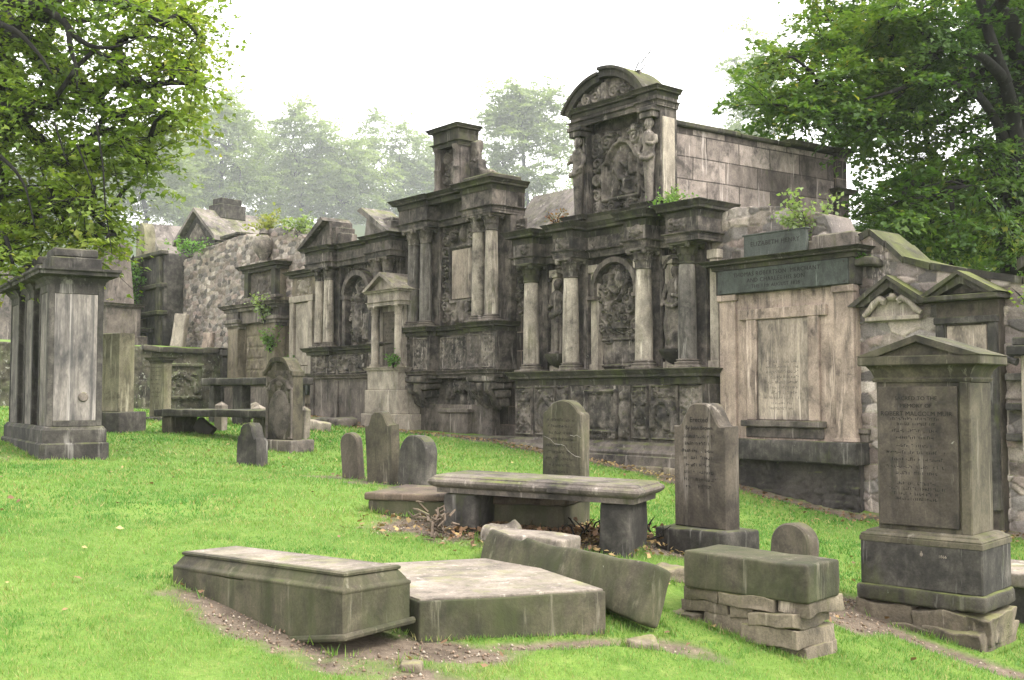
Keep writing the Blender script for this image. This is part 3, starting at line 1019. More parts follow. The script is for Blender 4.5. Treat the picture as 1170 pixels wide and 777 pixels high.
# the long memorial wall in its visible stretches (each a lair wall of its own)
t = wall_thing('boundary_wall', 'high pinkish rubble wall at the far left end behind the terrace, with broken weedy top', 'wall', -17, 1.2)
rubble_mesh('masonry', t, -19.6, -14.1, jag([(-19.6, 5.75), (-18.4, 5.9), (-16.5, 6.0), (-15.2, 6.15), (-14.1, 6.15)], .10, 1), lambda x: 1.2, -.35, .8, .25, .115, .019, .04, 3, (.38, .335, .30))
b = MB()
for k, (xa, xb, z) in enumerate(((-19.3, -18.0, 5.75), (-18.0, -16.8, 5.95), (-16.7, -15.5, 6.1))):
    b.rough((xb - xa, .55, .10), ((xa + xb) / 2, .72, z + .08), .03, .15, .04, 2, 20 + k)
b.build('coping', 'cornice', t)

t = wall_thing('boundary_wall', 'ragged rubble wall with grass and saplings on top between the two smaller carved memorials', 'wall', -12.3, 1.1)
rubble_mesh('masonry', t, -14.1, -9.3, jag([(-14.1, 6.1), (-13, 5.85), (-12, 5.9), (-11, 5.65), (-10.4, 5.4), (-9.3, 5.2)], .14, 4), lambda x: .9, -.05, .7, .25, .115, .019, .04, 5, (.36, .315, .28))
t = wall_thing('boundary_wall', 'rubble wall seen in the gap left of the tall tablet memorial, above the small pale aedicule', 'wall', -6.5, .9)
rubble_mesh('masonry', t, -9.3, -5.2, jag([(-9.3, 5.2), (-6.9, 5.35), (-6.2, 5.55), (-5.2, 5.6)], .10, 6), lambda x: .7, -.12, .7, .27, .13, .021, .045, 7, (.34, .30, .265))
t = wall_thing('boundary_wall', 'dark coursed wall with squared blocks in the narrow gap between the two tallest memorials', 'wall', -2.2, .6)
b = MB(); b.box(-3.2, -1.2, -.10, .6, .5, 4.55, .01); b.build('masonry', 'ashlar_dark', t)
b = MB()
b.add([(-3.15, -.02, 4.55), (-.4, -.02, 4.55), (-.4, .95, 5.62), (-3.15, .95, 5.62), (-3.15, .05, 4.43), (-.4, .05, 4.43), (-.4, 1.0, 5.50), (-3.15, 1.0, 5.50)],
      [(0, 1, 2, 3), (7, 6, 5, 4), (0, 4, 5, 1), (3, 2, 6, 7), (1, 5, 6, 2), (0, 3, 7, 4)])
b.build('sloping_roof', 'roofslab', t)
b = MB(); b.rough((.35, .4, 1.1), (-2.75, .35, 4.5), .04, .12, .05, 3, 9); b.build('brick_stub', 'rubble', t) if False else None

t = wall_thing('boundary_wall', 'pink rubble wall at the right end, its coping dipping in a curve behind the two pediments', 'wall', 6.5, -.2)
RW = [(2.2, 4.35), (2.8, 4.5), (3.6, 4.42), (4.4, 4.15), (4.62, 3.62), (4.95, 3.72), (5.12, 3.80), (5.35, 3.62), (5.62, 3.38), (6.0, 3.26), (6.5, 3.14), (7.2, 2.98), (9.5, 2.6)]
rubble_mesh('masonry', t, 2.2, 9.5, jag(RW, .025, 8), lambda x: -.5, .12, .6, .30, .16, .020, .06, 11)
b = MB()
for k in range(len(RW) - 1):
    (xa, za), (xb, zb_) = RW[k], RW[k + 1]
    if xa < 5.1: continue
    b.prism([(xa + .01, za - .02), (xb - .01, zb_ - .02), (xb - .01, zb_ + .07), (xa + .01, za + .07)], -.20, .55)
b.build('coping', 'cornice', t)
b = MB()
b.prism([(4.66, 3.60), (5.12, 3.78), (5.12, 3.88), (4.66, 3.70)], -.21, .55)
b.build('coping', 'cornice', t)
b = MB(); b.rough((.62, .3, .12), (5.0, -.22, 3.36), .04, .08, .03, 4, 31); b.build('ledge_stone', 'cornice', t)

t = wall_thing('gabled_lair_wall', 'pink rubble gable with a steep dark coping, at the right edge behind the boundary wall', 'wall', 7.7, -.2)
gp = lambda x: 3.75 - abs(x - 7.75) * .52
rubble_mesh('masonry', t, 6.9, 9.6, gp, lambda x: 0.0, -.75, .5, .30, .17, .03, .05, 15)
b = MB(); b.prism([(6.75, 3.22), (7.75, 3.75), (7.75, 3.90), (6.75, 3.36)], .62, 1.5); b.prism([(7.752, 3.75), (9.6, 2.79), (9.6, 2.93), (7.752, 3.90)], .62, 1.5); b.build('coping', 'cornice', t)

# roofless mausoleum wall of coursed blocks running back behind the memorials
b0 = np.array([2.80, 17.98]); bd = np.array([.827, .562]); ang = math.atan2(bd[1], bd[0])
t = thing('mausoleum_wall', 'tall wall of big squared grey blocks with stepped coping, rising behind the slate plaque memorial', 'wall', (b0[0], b0[1], .5), ang, None, (0, 0, .5))
b = MB(); b.box(-.35, 4.0, 0, .55, 4.55, 6.06, .01); b.build('ashlar_masonry', 'ashlar', t)
rubble_mesh('rubble_base', t, -.35, 4.0, lambda x: 4.56 + .10 * math.sin(x * 3), lambda x: .5, .03, .55, .40, .11, .022, .09, 19, (.16, .135, .115))
b = MB(); b.box(-.5, 1.35, -.08, .62, 6.06, 6.15, .02); b.box(1.36, 2.62, -.07, .62, 6.05, 6.13, .02); b.box(2.58, 3.9, -.09, .62, 6.10, 6.20, .02)
b.build('coping', 'cornice', t)
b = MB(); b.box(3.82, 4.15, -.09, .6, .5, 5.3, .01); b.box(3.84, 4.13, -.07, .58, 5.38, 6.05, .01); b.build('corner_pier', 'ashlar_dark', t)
b = MB(); b.moulding([(3.82, .6), (3.82, -.09), (4.15, -.09), (4.15, .6)], scale_prof(CORN, .12, 5.26, 5.42))
b.moulding([(3.84, .6), (3.84, -.07), (4.13, -.07), (4.13, .6)], scale_prof(CORN, .14, 6.02, 6.16)); b.box(3.84, 4.13, -.07, .58, 6.0, 6.15)
b.build('pier_cornice', 'cornice', t)

# low retaining wall at the back left
t = thing('retaining_wall', 'low mossy lichen-spotted retaining wall with a carved panel, holding up the back left terrace', 'wall',
          (*(W0 + U * -14.5 + N * 0), 1.1), math.atan2(-N[1], -N[0]), None, (0, 0, 1.1))
rubble_mesh('masonry', t, -16, .1, jag([(-16, 2.95), (-3, 2.85), (0.1, 2.8)], .04, 3), lambda x: .9, 0, .5, .40, .2, .04, .05, 23, (.2, .19, .13), 'lichen_wall')
b = MB(); b.box(-.5, -.05, -.16, .1, 1.0, 2.66, .02); b.box(-.56, .0, -.24, .1, 2.66, 2.84, .03); b.box(-3.15, -2.9, -.10, .1, 1.0, 2.6); b.build('wall_end', 'dark', t)
cv = Carve(1.5, 1.1, .025).frame(-.72, .72, .05, 1.05, .09, .07).stroke([(-.5, .25), (-.35, .6), (0, .78), (.35, .6), (.5, .25)], .07, .06).foliage(14, .06, .13, .05, 4, (-.45, .45, .2, .8)).worn(.02, 3)
b = MB(); b.relief(cv.H, -2.35, -.95, 1.45, 2.5, -.06, .05); b.build('carved_panel', 'lichen_wall', t)
b = MB(); b.rough((2.1, .5, .16), (-1.6, .1, 2.72), .04, .15, .04, 2, 37); b.rough((1.0, .6, .30), (-4.3, .1, 2.8), .05, .15, .04, 2, 39); b.build('coping', 'cornice', t)
# ------------------------------------------------------------------ the great memorial (arched attic)
G_M = 'mural memorials built against the wall'


def arc_pts(cx, zs, w, h, f0, f1, n=16):
    rho = (w * w + h * h) / (2 * h); zc = zs + h - rho; am = math.asin(w / rho)
    return [(cx + rho * math.sin(-am + 2 * am * t), zc + rho * math.cos(-am + 2 * am * t)) for t in np.linspace(f0, f1, n)], (cx, zc, rho)


def arc_band(mb, cx, zs, w, h, f0, f1, th, y0, y1, dz=0.0):
    o, (c, zc, rho) = arc_pts(cx, zs, w, h, f0, f1)
    i = [(c + (x - c) * (1 - th / rho), zc + (z - zc) * (1 - th / rho)) for x, z in o]
    for k in range(len(o) - 1):
        mb.prism([(i[k][0], i[k][1] + dz), (i[k + 1][0], i[k + 1][1] + dz), (o[k + 1][0], o[k + 1][1] + dz), (o[k][0], o[k][1] + dz)], y0, y1)


def great_memorial():
    t = wall_thing('wall_monument', 'largest carved memorial, four columns with a round arched pediment attic towering over the wall', 'memorial', .4, .2, G_M)
    xl, xr = -1.88, 2.55
    c1, c2, c3, c4 = -1.57, -.52, 1.21, 2.13
    b = MB(); b.box(xl, xr, -.12, .5, .2, 4.4, .01)
    for c in (c1, c2, c3, c4):
        b.box(c - .21, c + .21, -.30, -.10, 2.02, 3.98, .012)
    b.box(xl, xr, -.60, -.1, .84, 1.80, .01)
    b.build('back_wall', 'sooty', t)
    # foot: rough stones, moulded plinth
    b = MB()
    x = xl - .05; k = 0
    for w in (1.05, .8, 1.25, .75, .75):
        z1 = .5
        b.rough((w - .015, .55, .72), (x + w / 2, -.60, -.22), .03, .10, .02, 2.5, 50 + k); x += w; k += 1
    b.build('foundation', 'footing', t)
    b = MB(); b.moulding([(xl, 0), (xl, -.62), (xr, -.62), (xr, 0)], scale_prof(BASE, .22, .49, .86)); b.box(xl, xr, -.62, 0, .5, .85)
    b.build('plinth', 'ledge', t)
    # pedestal zone carvings
    for i, (xa, xb, kind) in enumerate(((-1.85, -1.40, 1), (-1.34, -.80, 0), (-.74, -.48, 1), (-.42, -.10, 2), (-.04, .72, 3), (.78, 1.0, 2), (1.06, 1.40, 1), (1.46, 2.02, 4), (2.08, 2.50, 1))):
        w = xb - xa; cv = Carve(w, .86)
        if kind == 1:
            cv.frame(-w / 2, w / 2, 0, .86, .035, .05).foliage(26, .04, .09, .045, 10 + i, (-w / 2 + .05, w / 2 - .05, .06, .8)).mirror()
        elif kind == 0:
            cv.frame(-w / 2, w / 2, 0, .86, .03, .03).dome(0, .35, .17, .24, .09).stroke([(-.18, .1), (-.2, .5), (0, .72), (.2, .5), (.18, .1)], .05, .06).foliage(16, .05, .1, .06, 3, (-w / 2 + .06, w / 2 - .06, .05, .8))
        elif kind == 2:
            cv.dome(0, .70, .07, .09, .12).dome(0, .45, .10, .2, .12).stroke([(0, .5), (.05, .3), (-.02, .08)], .08, .11).scroll(0, .12, .1, 1, 0, 1.4, .35, .08)
        elif kind == 3:
            cv.frame(-w / 2, w / 2, .08, .80, .05, .07).rect(-w / 2 + .1, w / 2 - .1, .16, .7, .02).foliage(14, .04, .08, .06, 8, (-w / 2 + .05, w / 2 - .05, .74, .85)).foliage(12, .05, .1, .07, 9, (-w / 2, w / 2, 0, .1))
        else:
            cv.frame(-w / 2, w / 2, 0, .86, .03, .03).dome(0, .36, .15, .2, .10, 1).stroke([(-.24, .2), (-.17, .5), (-.05, .62), (.08, .6), (.2, .45), (.22, .15)], .045, .08).foliage(20, .05, .11, .07, 6, (-w / 2 + .05, w / 2 - .05, .05, .8)).mask(0, .74, .09, .07)
        cv.worn(.007, i)
        m = MB(); m.relief(cv.H, xa, xb, .90, 1.76, -.61); m.build('carved_panel', 'sooty_relief', t, 80)
    # ledge
    b = MB(); pth = brk(xl, xr, 0, -.60, [(c4 - .30, xr, -.70)])
    b.moulding(pth, scale_prof(CORN, .16, 1.78, 2.02)); in_path(pth, 0, 1.80, 2.015, b)
    b.build('ledge', 'cornice', t)
    # columns
    for k, c in enumerate((c1, c2, c3, c4)):
        add_column(t, c, -.50, 2.02, 3.98, .148, 'column' if k < 3 else 'dcolumn', .34, 'cornice' if k in (0, 3) else 'sooty_relief', seed=k)
    # slim pilasters beside the columns
    for c in (c1 + .36, c2 + .33, c3 - .33, c3 + .32, c4 + .33):
        b = MB()
        b.box(c - .085, c + .085, -.26, -.1, 2.03, 3.72, .01); b.box(c - .11, c + .11, -.30, -.1, 3.72, 3.86, .01); b.box(c - .11, c + .11, -.29, -.1, 2.021, 2.14, .01)
        b.build('pilaster', 'column', t)
    # niches with statues
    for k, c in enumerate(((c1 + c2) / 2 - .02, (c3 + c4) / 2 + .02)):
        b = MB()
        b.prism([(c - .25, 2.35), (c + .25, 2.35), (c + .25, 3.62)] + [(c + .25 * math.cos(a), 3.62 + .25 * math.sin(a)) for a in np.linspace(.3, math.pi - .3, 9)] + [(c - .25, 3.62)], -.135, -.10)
        n_ = b.build('niche', 'void', t)  # flat plate, the inside shade of the niche is in its colour
        b = MB(); b.lathe([(.05, 0), (.12, .03), (.20, .10), (.25, .17), (.27, .20), (.27, .24)], c, -.28, 2.10, 18); b.build('corbel', 'cornice', t)
        statue(t, 'statue', c, -.30, 2.335, 1.32, 'sooty_relief' if k else 'sooty', seed=k + 1, lean=.3 if k else -.2)
        b = MB(); arc_band(b, c, 3.66, .27, .2, 0, 1, .06, -.30, -.11)
        b.lathe([(.03, 0), (.07, .03), (.05, .07)], c, -.26, 3.85, 10); b.build('niche_canopy', 'sooty', t)
    # central arched relief
    cc = (c2 + c3) / 2; w = 1.22
    cv = Carve(w, 1.95, .011)
    cv.frame(-.50, .50, .02, .52, .05, .06).rect(-.42, .42, .09, .46, .015)
    cv.foliage(26, .06, .11, .08, 21, (-.58, .58, .5, .74))
    for s in (-1, 1):
        cv.scroll(s * .40, .72, .11, s, 1.0, 1.5, .3, .09, .1)
        cv.mask(s * .29, 1.05, .13, .10)
        cv.scroll(s * .45, 1.25, .12, -s, 2, 1.6, .3, .10, .15)
        cv.scroll(s * .18, .85, .10, s, 3, 1.3, .3, .10)
    cv.rect(-.16, .16, .66, .80, .09).mask(0, 1.0, .10, .08)
    t_ = np.linspace(0, math.pi, 24)
    outer = [(.46, .95)] + [(.46, 1.40)] + [(.46 * math.cos(a), 1.42 + .46 * math.sin(a)) for a in t_] + [(-.46, 1.40), (-.46, 1.05)]
    cv.foliage(60, .05, .11, .10, 33, (-.40, .40, .8, 1.75), lambda x, z: z < 1.42 or x * x + (z - 1.42) ** 2 < .13)
    cv.dome(0, 1.52, .10, .16, .14).dome(0, 1.70, .06, .07, .15).stroke([(-.16, 1.6), (-.2, 1.4), (-.08, 1.3)], .05, .12).stroke([(.14, 1.62), (.22, 1.45), (.1, 1.25)], .05, .12)
    cv.worn(.006, 5)
    m = MB(); m.relief(cv.H, cc - w / 2, cc + w / 2, 2.06, 4.01, -.125); m.build('arched_relief', 'sooty_relief', t, 80)
    b = MB(); arc_band(b, cc, 3.45, .56, .50, 0, 1, .09, -.34, -.1)
    for s in (-1, 1): b.box(cc + s * .51 - .05, cc + s * .51 + .05, -.33, -.1, 3.30, 3.46, .01); b.box(cc + s * .53 - .09, cc + s * .53 + .09, -.36, -.1, 3.24, 3.31, .01)
    b.build('arch_moulding', 'ledge', t)
    # entablature with ressauts over the columns
    st = [(xl, c1 + .24, -.68), (c2 - .24, c2 + .26, -.70), (c3 - .24, c3 + .24, -.70), (c4 - .24, xr, -.72)]
    pth = brk(xl, xr, .1, -.36, st)
    b = MB(); b.moulding(pth, scale_prof(ARCH, .07, 3.975, 4.11)); in_path(pth, 0, 3.98, 4.36, b); b.build('frieze', 'sooty', t)
    for c, y in ((c1, -.68), (c2, -.70), (c3, -.70), (c4, -.72)):
        cv = Carve(.36, .22, .014).mask(0, .11, .09, .06).foliage(10, .03, .06, .04, int(c * 10 + 30), (-.17, .17, .02, .2)).worn(.008, 2)
        b = MB(); b.relief(cv.H, c - .18, c + .18, 4.125, 4.345, y - .002, .01); b.build('frieze_mask', 'sooty_relief', t, 80)
    b = MB(); cv = Carve(1.1, .2, .016).foliage(24, .04, .08, .02, 5).worn(.006, 7); b.relief(cv.H, cc - .55, cc + .55, 4.13, 4.33, -.363, .01)
    b.build('frieze_carving', 'sooty_relief', t, 80)
    b = MB(); b.moulding(pth, scale_prof(CORN, .17, 4.33, 4.57)); in_path(pth, 0, 4.34, 4.565, b); b.build('cornice', 'cornice', t)
    # attic
    a0, a1 = -.62, 1.46; ac = (a0 + a1) / 2
    b = MB(); b.box(a0 + .05, a1 - .04, -.10, .06, 4.5, 6.5, .01); b.box(a0, a0 + .30, -.30, .06, 4.56, 6.42, .01); b.box(a1 - .32, a1, -.34, .06, 4.56, 6.40, .01)
    b.build('attic', 'sooty', t)
    b = MB(); b.box(a1 - .02, a1 + .03, -.31, -.03, 4.66, 6.14, .008); b.build('side_pilaster', 'pale', t)
    b = MB(); b.moulding(brk(a0 - .04, a1 + .04, .06, -.36, [(a0 - .04, a0 + .38, -.48), (a1 - .40, a1 + .04, -.52)]), scale_prof(CORN, .09, 4.56, 4.72)); b.box(a0, a1, -.42, 0, 4.56, 4.71)
    b.build('attic_base', 'cornice', t)
    w = 1.36; cv = Carve(w, 1.46, .011)
    for s in (-1, 1):
        for z, r in ((.12, .11), (.34, .09), (.62, .10), (.9, .11), (1.15, .13), (1.32, .11)):
            cv.scroll(s * .58, z, r, s * (1 if z < .7 else -1), z * 5, 1.5, .34, .11, .08)
        cv.scroll(s * .32, 1.24, .13, -s, 1.2, 1.6, .3, .12, .14)
        cv.scroll(s * .22, .10, .10, s, 2.2, 1.5, .32, .11, .1)
    cv.foliage(50, .05, .10, .10, 44, (-.66, .66, 1.0, 1.42)).foliage(20, .04, .08, .1, 45, (-.66, .66, .02, .2)).mirror()
    fr = [(.43, .24), (.43, .86), (.36, .90), (.30, 1.02), (.17, 1.16), (0, 1.22)]
    full = fr + [(-x, z) for x, z in fr[::-1]]
    inside = (np.abs(cv.X) < .42) & (cv.Z > .24) & (cv.Z < np.interp(np.abs(cv.X), [0, .17, .30, .36, .43], [1.22, 1.16, 1.02, .90, .86]))
    cv.H = np.where(inside, .02 + .012 * fbm(np.stack([cv.X.ravel() * 25, cv.Z.ravel() * 25, 0 * cv.X.ravel()], 1), 9, 2).reshape(cv.H.shape), cv.H)
    cv.stroke(full + [full[0]], .045, .12)
    # seated figure in the panel
    cv.dome(-.05, 1.0, .055, .07, .14).stroke([(-.06, .93), (-.08, .74), (-.04, .60)], .085, .13).stroke([(-.05, .62), (.10, .52), (.06, .36), (.16, .30)], .055, .12)
    cv.stroke([(-.08, .62), (-.14, .45), (-.2, .30)], .055, .10).stroke([(-.02, .88), (.12, .76), (.18, .86)], .04, .11).stroke([(-.10, .88), (-.2, .72)], .04, .10)
    cv.stroke([(.2, .95), (.2, .68)], .05, .10).dome(.2, .66, .09, .06, .11).foliage(14, .03, .06, .06, 12, (-.33, .33, .28, .44))
    cv.worn(.005, 8)
    m = MB(); m.relief(cv.H, ac - w / 2, ac + w / 2, 4.72, 6.18, -.105); m.build('figure_relief', 'sooty_relief', t, 80)
    for k, x in enumerate((a0 + .17, a1 - .19)):
        statue(t, 'herm_figure', x, -.42 if k else -.38, 4.72, 1.38, 'sooty_relief', True, seed=k + 3, wide=.74)
        b = MB(); b.box(x - .15, x + .15, -.50 if k else -.46, -.2, 6.12, 6.22, .01); b.box(x - .18, x + .18, -.53 if k else -.49, -.2, 6.22, 6.30, .012); b.build('herm_capital', 'sooty', t)
    # overhanging pediment
    zp = 6.50; ph = brk(a0 - .03, a1 + .03, .06, -.40, [(a1 - .42, a1 + .03, -.46)])
    b = MB(); b.moulding(ph, scale_prof(ARCH, .06, 6.30, 6.40)); b.box(a0 - .02, a1 + .02, -.39, .05, 6.39, 6.50, .01); b.box(a1 - .42, a1 + .03, -.46, .05, 6.31, 6.50, .01); b.build('attic_frieze', 'sooty', t)
    b = MB(); b.moulding(ph, scale_prof(CORN, .11, 6.47, 6.61)); in_path(ph, 0, 6.47, 6.60, b)
    b.build('attic_cornice', 'cornice', t)
    b = MB(); pw = .96; pcx = a0 + pw - .07
    o, _ = arc_pts(pcx, 6.58, pw - .1, .44, 0, 1, 22); b.prism([(o[0][0], 6.58)] + [(o[-1][0], 6.58)] + o[::-1][1:-1], -.38, .05); b.build('tympanum', 'sooty', t)
    cv = Carve(1.5, .42, .014)
    for s in (-1, 1):
        cv.scroll(s * .22, .14, .12, s, .5, 1.6, .32, .07, .1).scroll(s * .45, .12, .10, -s, 2.5, 1.5, .32, .07, .1).scroll(s * .64, .07, .06, s, 1.5, 1.5, .32, .06, .04)
    cv.rect(-.07, .07, .02, .36, .08).rect(-.11, .11, .02, .08, .09)
    cv.H = np.where(cv.Z > .40 * (1 - (cv.X / .80) ** 2), 0, cv.H); cv.worn(.006, 4)
    cv.H = np.where(cv.Z > .44 * (1 - (cv.X / .82) ** 2), -.05, cv.H)
    m = MB(); m.relief(cv.H, pcx - .75, pcx + .75, 6.60, 7.00, -.382, .02); m.build('pediment_carving', 'sooty_relief', t, 80)
    b = MB(); arc_band(b, pcx, 6.58, pw, .52, 0, .47, .11, -.50, .06, -.03); arc_band(b, pcx, 6.58, pw, .52, .475, 1, .12, -.53, .06, .03)
    arc_band(b, pcx, 6.58, pw + .05, .56, 0, .465, .05, -.55, .06, -.02); arc_band(b, pcx, 6.58, pw + .05, .56, .478, 1, .05, -.58, .06, .04)
    b.build('arched_pediment', 'cornice', t)
    return t


great_memorial()


# ------------------------------------------------------------------ the tall tablet memorial
def tablet_memorial():
    t = wall_thing('wall_monument', 'tall sooty memorial with paired columns round a blank pink tablet and a turret on top', 'memorial', -4.0, .5, G_M)
    xl, xr = -5.75, -2.45; L1, L2, R1, R2 = -5.42, -4.98, -3.12, -2.72
    b = MB(); b.box(xl, xr, -.10, .08, .5, 5.6, .01); b.box(xl, L2 + .26, -.52, -.05, 2.08, 2.84, .01); b.box(R1 - .28, xr, -.60, -.05, 2.08, 2.84, .01); b.box(L2 + .2, R1 - .2, -.30, -.05, 2.08, 2.84, .01)
    b.box(L1 - .22, L2 + .24, -.24, -.05, 3.0, 5.05); b.box(R1 - .24, R2 + .26, -.24, -.05, 3.0, 5.05)
    b.build('back_wall', 'sooty', t)
    b = MB(); b.rough((3.7, .95, .22), ((xl + xr) / 2, -.48, .62), .03, .12, .015, 2, 61); b.build('step', 'ledge', t)
    b = MB(); b.box(xl + .4, xr - .5, -.30, -.05, .80, 1.42, .015)
    b.box(-4.42, -3.58, -.42, -.2, .84, 1.30, .02); b.box(-4.5, -3.5, -.47, -.2, 1.26, 1.34, .015); b.build('base_wall', 'ledge', t)
    # consoles
    for c in ((xl + L2 + .26) / 2, (R1 - .28 + xr) / 2):
        b = MB()
        for k, (z0, z1, y, w) in enumerate(((1.86, 2.0, -.62, .40), (1.72, 1.86, -.55, .34), (1.56, 1.72, -.44, .30), (1.38, 1.56, -.30, .25))):
            b.rough((w * 2, -y + .05, z1 - z0 - .005), (c, y / 2, z0), .05, .06, .015, 4, 70 + k)
        for s in (-1, 0, 1):
            b.tube([(c + s * .24, -.62, 1.84), (c + s * .22, -.60, 1.72), (c + s * .2, -.48, 1.62), (c + s * .18, -.40, 1.46), (c + s * .16, -.24, 1.36)], [.07, .08, .07, .07, .05], 8)
        b.build('console', 'sooty_relief', t)
    cv = Carve(1.1, .62)
    for s in (-1, 1):
        cv.stroke([(s * .12, .50), (s * .30, .48), (s * .44, .36), (s * .50, .2)], [.07, .09, .09, .05], .09).stroke([(s * .14, .40), (s * .28, .34), (s * .36, .2)], [.06, .07, .04], .08)
        cv.scroll(s * .45, .5, .09, s, 1, 1.5, .3, .08)
    cv.mask(0, .42, .16, .13).dome(0, .15, .09, .13, .08).worn(.01, 3)
    m = MB(); m.relief(cv.H, -4.55, -3.45, 1.36, 1.96, -.16); m.build('winged_mask', 'sooty_relief', t, 80)
    pl = brk(xl, xr, 0, -.34, [(xl, L2 + .26, -.56), (R1 - .28, xr, -.64)])
    b = MB(); b.moulding(pl, scale_prof(CORN, .10, 1.95, 2.10)); in_path(pl, 0, 1.95, 2.09, b); b.build('lower_ledge', 'ledge', t)
    b = MB(); b.moulding(pl, scale_prof(CORN, .12, 2.82, 3.00)); in_path(pl, 0, 2.83, 2.99, b); b.build('upper_ledge', 'cornice', t)
    # pedestal faces
    for xa, xb, y, mt, sd in ((xl + .05, xl + .36, -.52, 'sooty_relief', 1), (xl + .46, L2 + .2, -.52, 'sooty_relief', 2), (L2 + .34, R1 - .36, -.30, 'sooty_relief', 5), (R1 - .22, R1 + .14, -.60, 'ledge', 3), (R1 + .22, xr - .05, -.60, 'sooty_relief', 4)):
        w = xb - xa; cv = Carve(w, .66, .02).frame(-w / 2, w / 2, 0, .66, .03, .025)
        if mt != 'ledge': cv.foliage(14, .03, .06, .02, sd, (-w / 2 + .05, w / 2 - .05, .06, .6))
        cv.worn(.014, sd, 18); m = MB(); m.relief(cv.H, xa, xb, 2.12, 2.78, y - .002); m.build('pedestal_panel', mt, t, 80)
    for k, (c, y) in enumerate(((L1, -.42), (L2, -.42), (R1, -.50), (R2, -.50))):
        add_column(t, c, y, 3.0, 5.05, .135, 'dcolumn' if k < 2 else 'column', .32, 'sooty_relief', seed=k)
    # carved surround and tablet
    cc = (L2 + R1) / 2; w = 1.36; cv = Carve(w, 2.04)
    for s in (-1, 1):
        for z in np.arange(.14, 2.0, .23):
            cv.scroll(s * .55, z, .10, s * (1 if int(z * 10) % 2 else -1), z * 7, 1.4, .34, .09, .06)
        cv.scroll(s * .3, 1.80, .12, -s, 1, 1.6, .32, .09, .12); cv.scroll(s * .25, .16, .12, s, 2, 1.6, .32, .09, .12)
    cv.dome(0, 1.82, .11, .16, .11).stroke([(0, .42), (-.05, .3), (0, .1)], .09, .10).stroke([(.14, .40), (.18, .2), (.3, .06)], .07, .08).stroke([(-.14, .40), (-.18, .2), (-.3, .06)], .07, .08)
    cv.frame(-.46, .46, .44, 1.62, .07, .07).sink(-.39, .39, .51, 1.55, 0).worn(.01, 11)
    cv.H = np.where((np.abs(cv.X) < .38) & (cv.Z > .52) & (cv.Z < 1.54), .01, cv.H)
    m = MB(); m.relief(cv.H, cc - w / 2, cc + w / 2, 3.02, 5.06, -.13); m.build('carved_surround', 'sooty_relief', t, 80)
    b = MB(); b.box(cc - .375, cc + .375, -.165, -.12, 3.55, 4.55, .006); b.build('tablet', 'tablet', t)
    cv = Carve(.3, 1.9).foliage(40, .05, .09, .09, 3, (-.1, .14, .05, 1.85)).worn(.01, 2)
    m = MB(); m.relief(cv.H, xr - .02, xr + .26, 3.05, 4.95, -.10); m.build('side_scroll', 'sooty_relief', t, 80)
    # entablature
    pe = brk(xl, xr, .1, -.30, [(xl, L2 + .26, -.58), (R1 - .28, xr, -.70)])
    b = MB(); b.moulding(pe, scale_prof(ARCH, .07, 5.045, 5.19)); in_path(pe, 0, 5.05, 5.52, b); b.build('frieze', 'sooty', t)
    b = MB(); b.moulding(brk(xl, xr, .1, -.56, [(xl, L2 + .26, -.60), (R1 - .28, xr, -.72)]), scale_prof(CORN, .17, 5.48, 5.68)); in_path(brk(xl, xr, .1, -.55, [(xl, L2 + .26, -.60), (R1 - .28, xr, -.72)]), 0, 5.49, 5.675, b)
    b.box(R1 - .25, xr - .02, -.70, .05, 5.67, 5.80, .02); b.build('cornice', 'cornice', t)
    # turret
    t0, t1 = -4.60, -3.76
    b = MB(); b.box(t0 + .06, t1 - .06, -.30, -.02, 5.66, 6.80, .01); b.box(t1 - .16, t1 - .02, -.44, -.02, 5.70, 6.62, .01); b.box(t0 + .02, t0 + .14, -.42, -.02, 5.70, 6.62, .01); b.build('turret', 'ledge', t)
    cv = Carve(.60, .86, .012)
    for s in (-1, 1): cv.scroll(s * .17, .65, .10, s, 1, 1.6, .3, .08, .1).scroll(s * .19, .25, .10, -s, 2, 1.6, .3, .08, .1)
    cv.dome(0, .42, .15, .2, .07).foliage(20, .04, .08, .07, 5, (-.28, .28, .05, .82)).mirror().worn(.008, 2)
    m = MB(); m.relief(cv.H, -4.48, -3.88, 5.72, 6.58, -.30); m.build('turret_carving', 'sooty_relief', t, 80)
    for c in (t0 + .10, t1 - .11):
        b = MB(); b.lathe([(.09, 0), (.09, .06), (.07, .10), (.075, .4), (.09, .45), (.07, .48), (.065, .78), (.09, .84), (.10, .90)], c, -.47, 5.70, 14); b.build('turret_column', 'ledge', t)
    pt = [(t0, .0), (t0, -.52), (t1, -.52), (t1, .0)]
    b = MB(); b.moulding(pt, scale_prof(ARCH, .07, 6.58, 6.68)); b.box(t0, t1, -.52, 0, 6.60, 6.88, .01); b.moulding(pt, scale_prof(CORN, .13, 6.84, 6.99)); b.box(t0 + .06, t1 - .06, -.47, -.02, 6.97, 7.04, .02); b.build('turret_cornice', 'cornice', t)
    b = MB()
    for k, (x, z, w, h) in enumerate(((-3.58, 5.68, .34, .62), (-3.30, 5.68, .36, .34), (-3.68, 6.25, .2, .4), (-3.0, 5.68, .3, .16))):
        b.rough((w, .22, h), (x, -.12, z), .05, .06, .07, 5, 80 + k)
    b.build('broken_scroll', 'sooty_relief', t)


tablet_memorial()


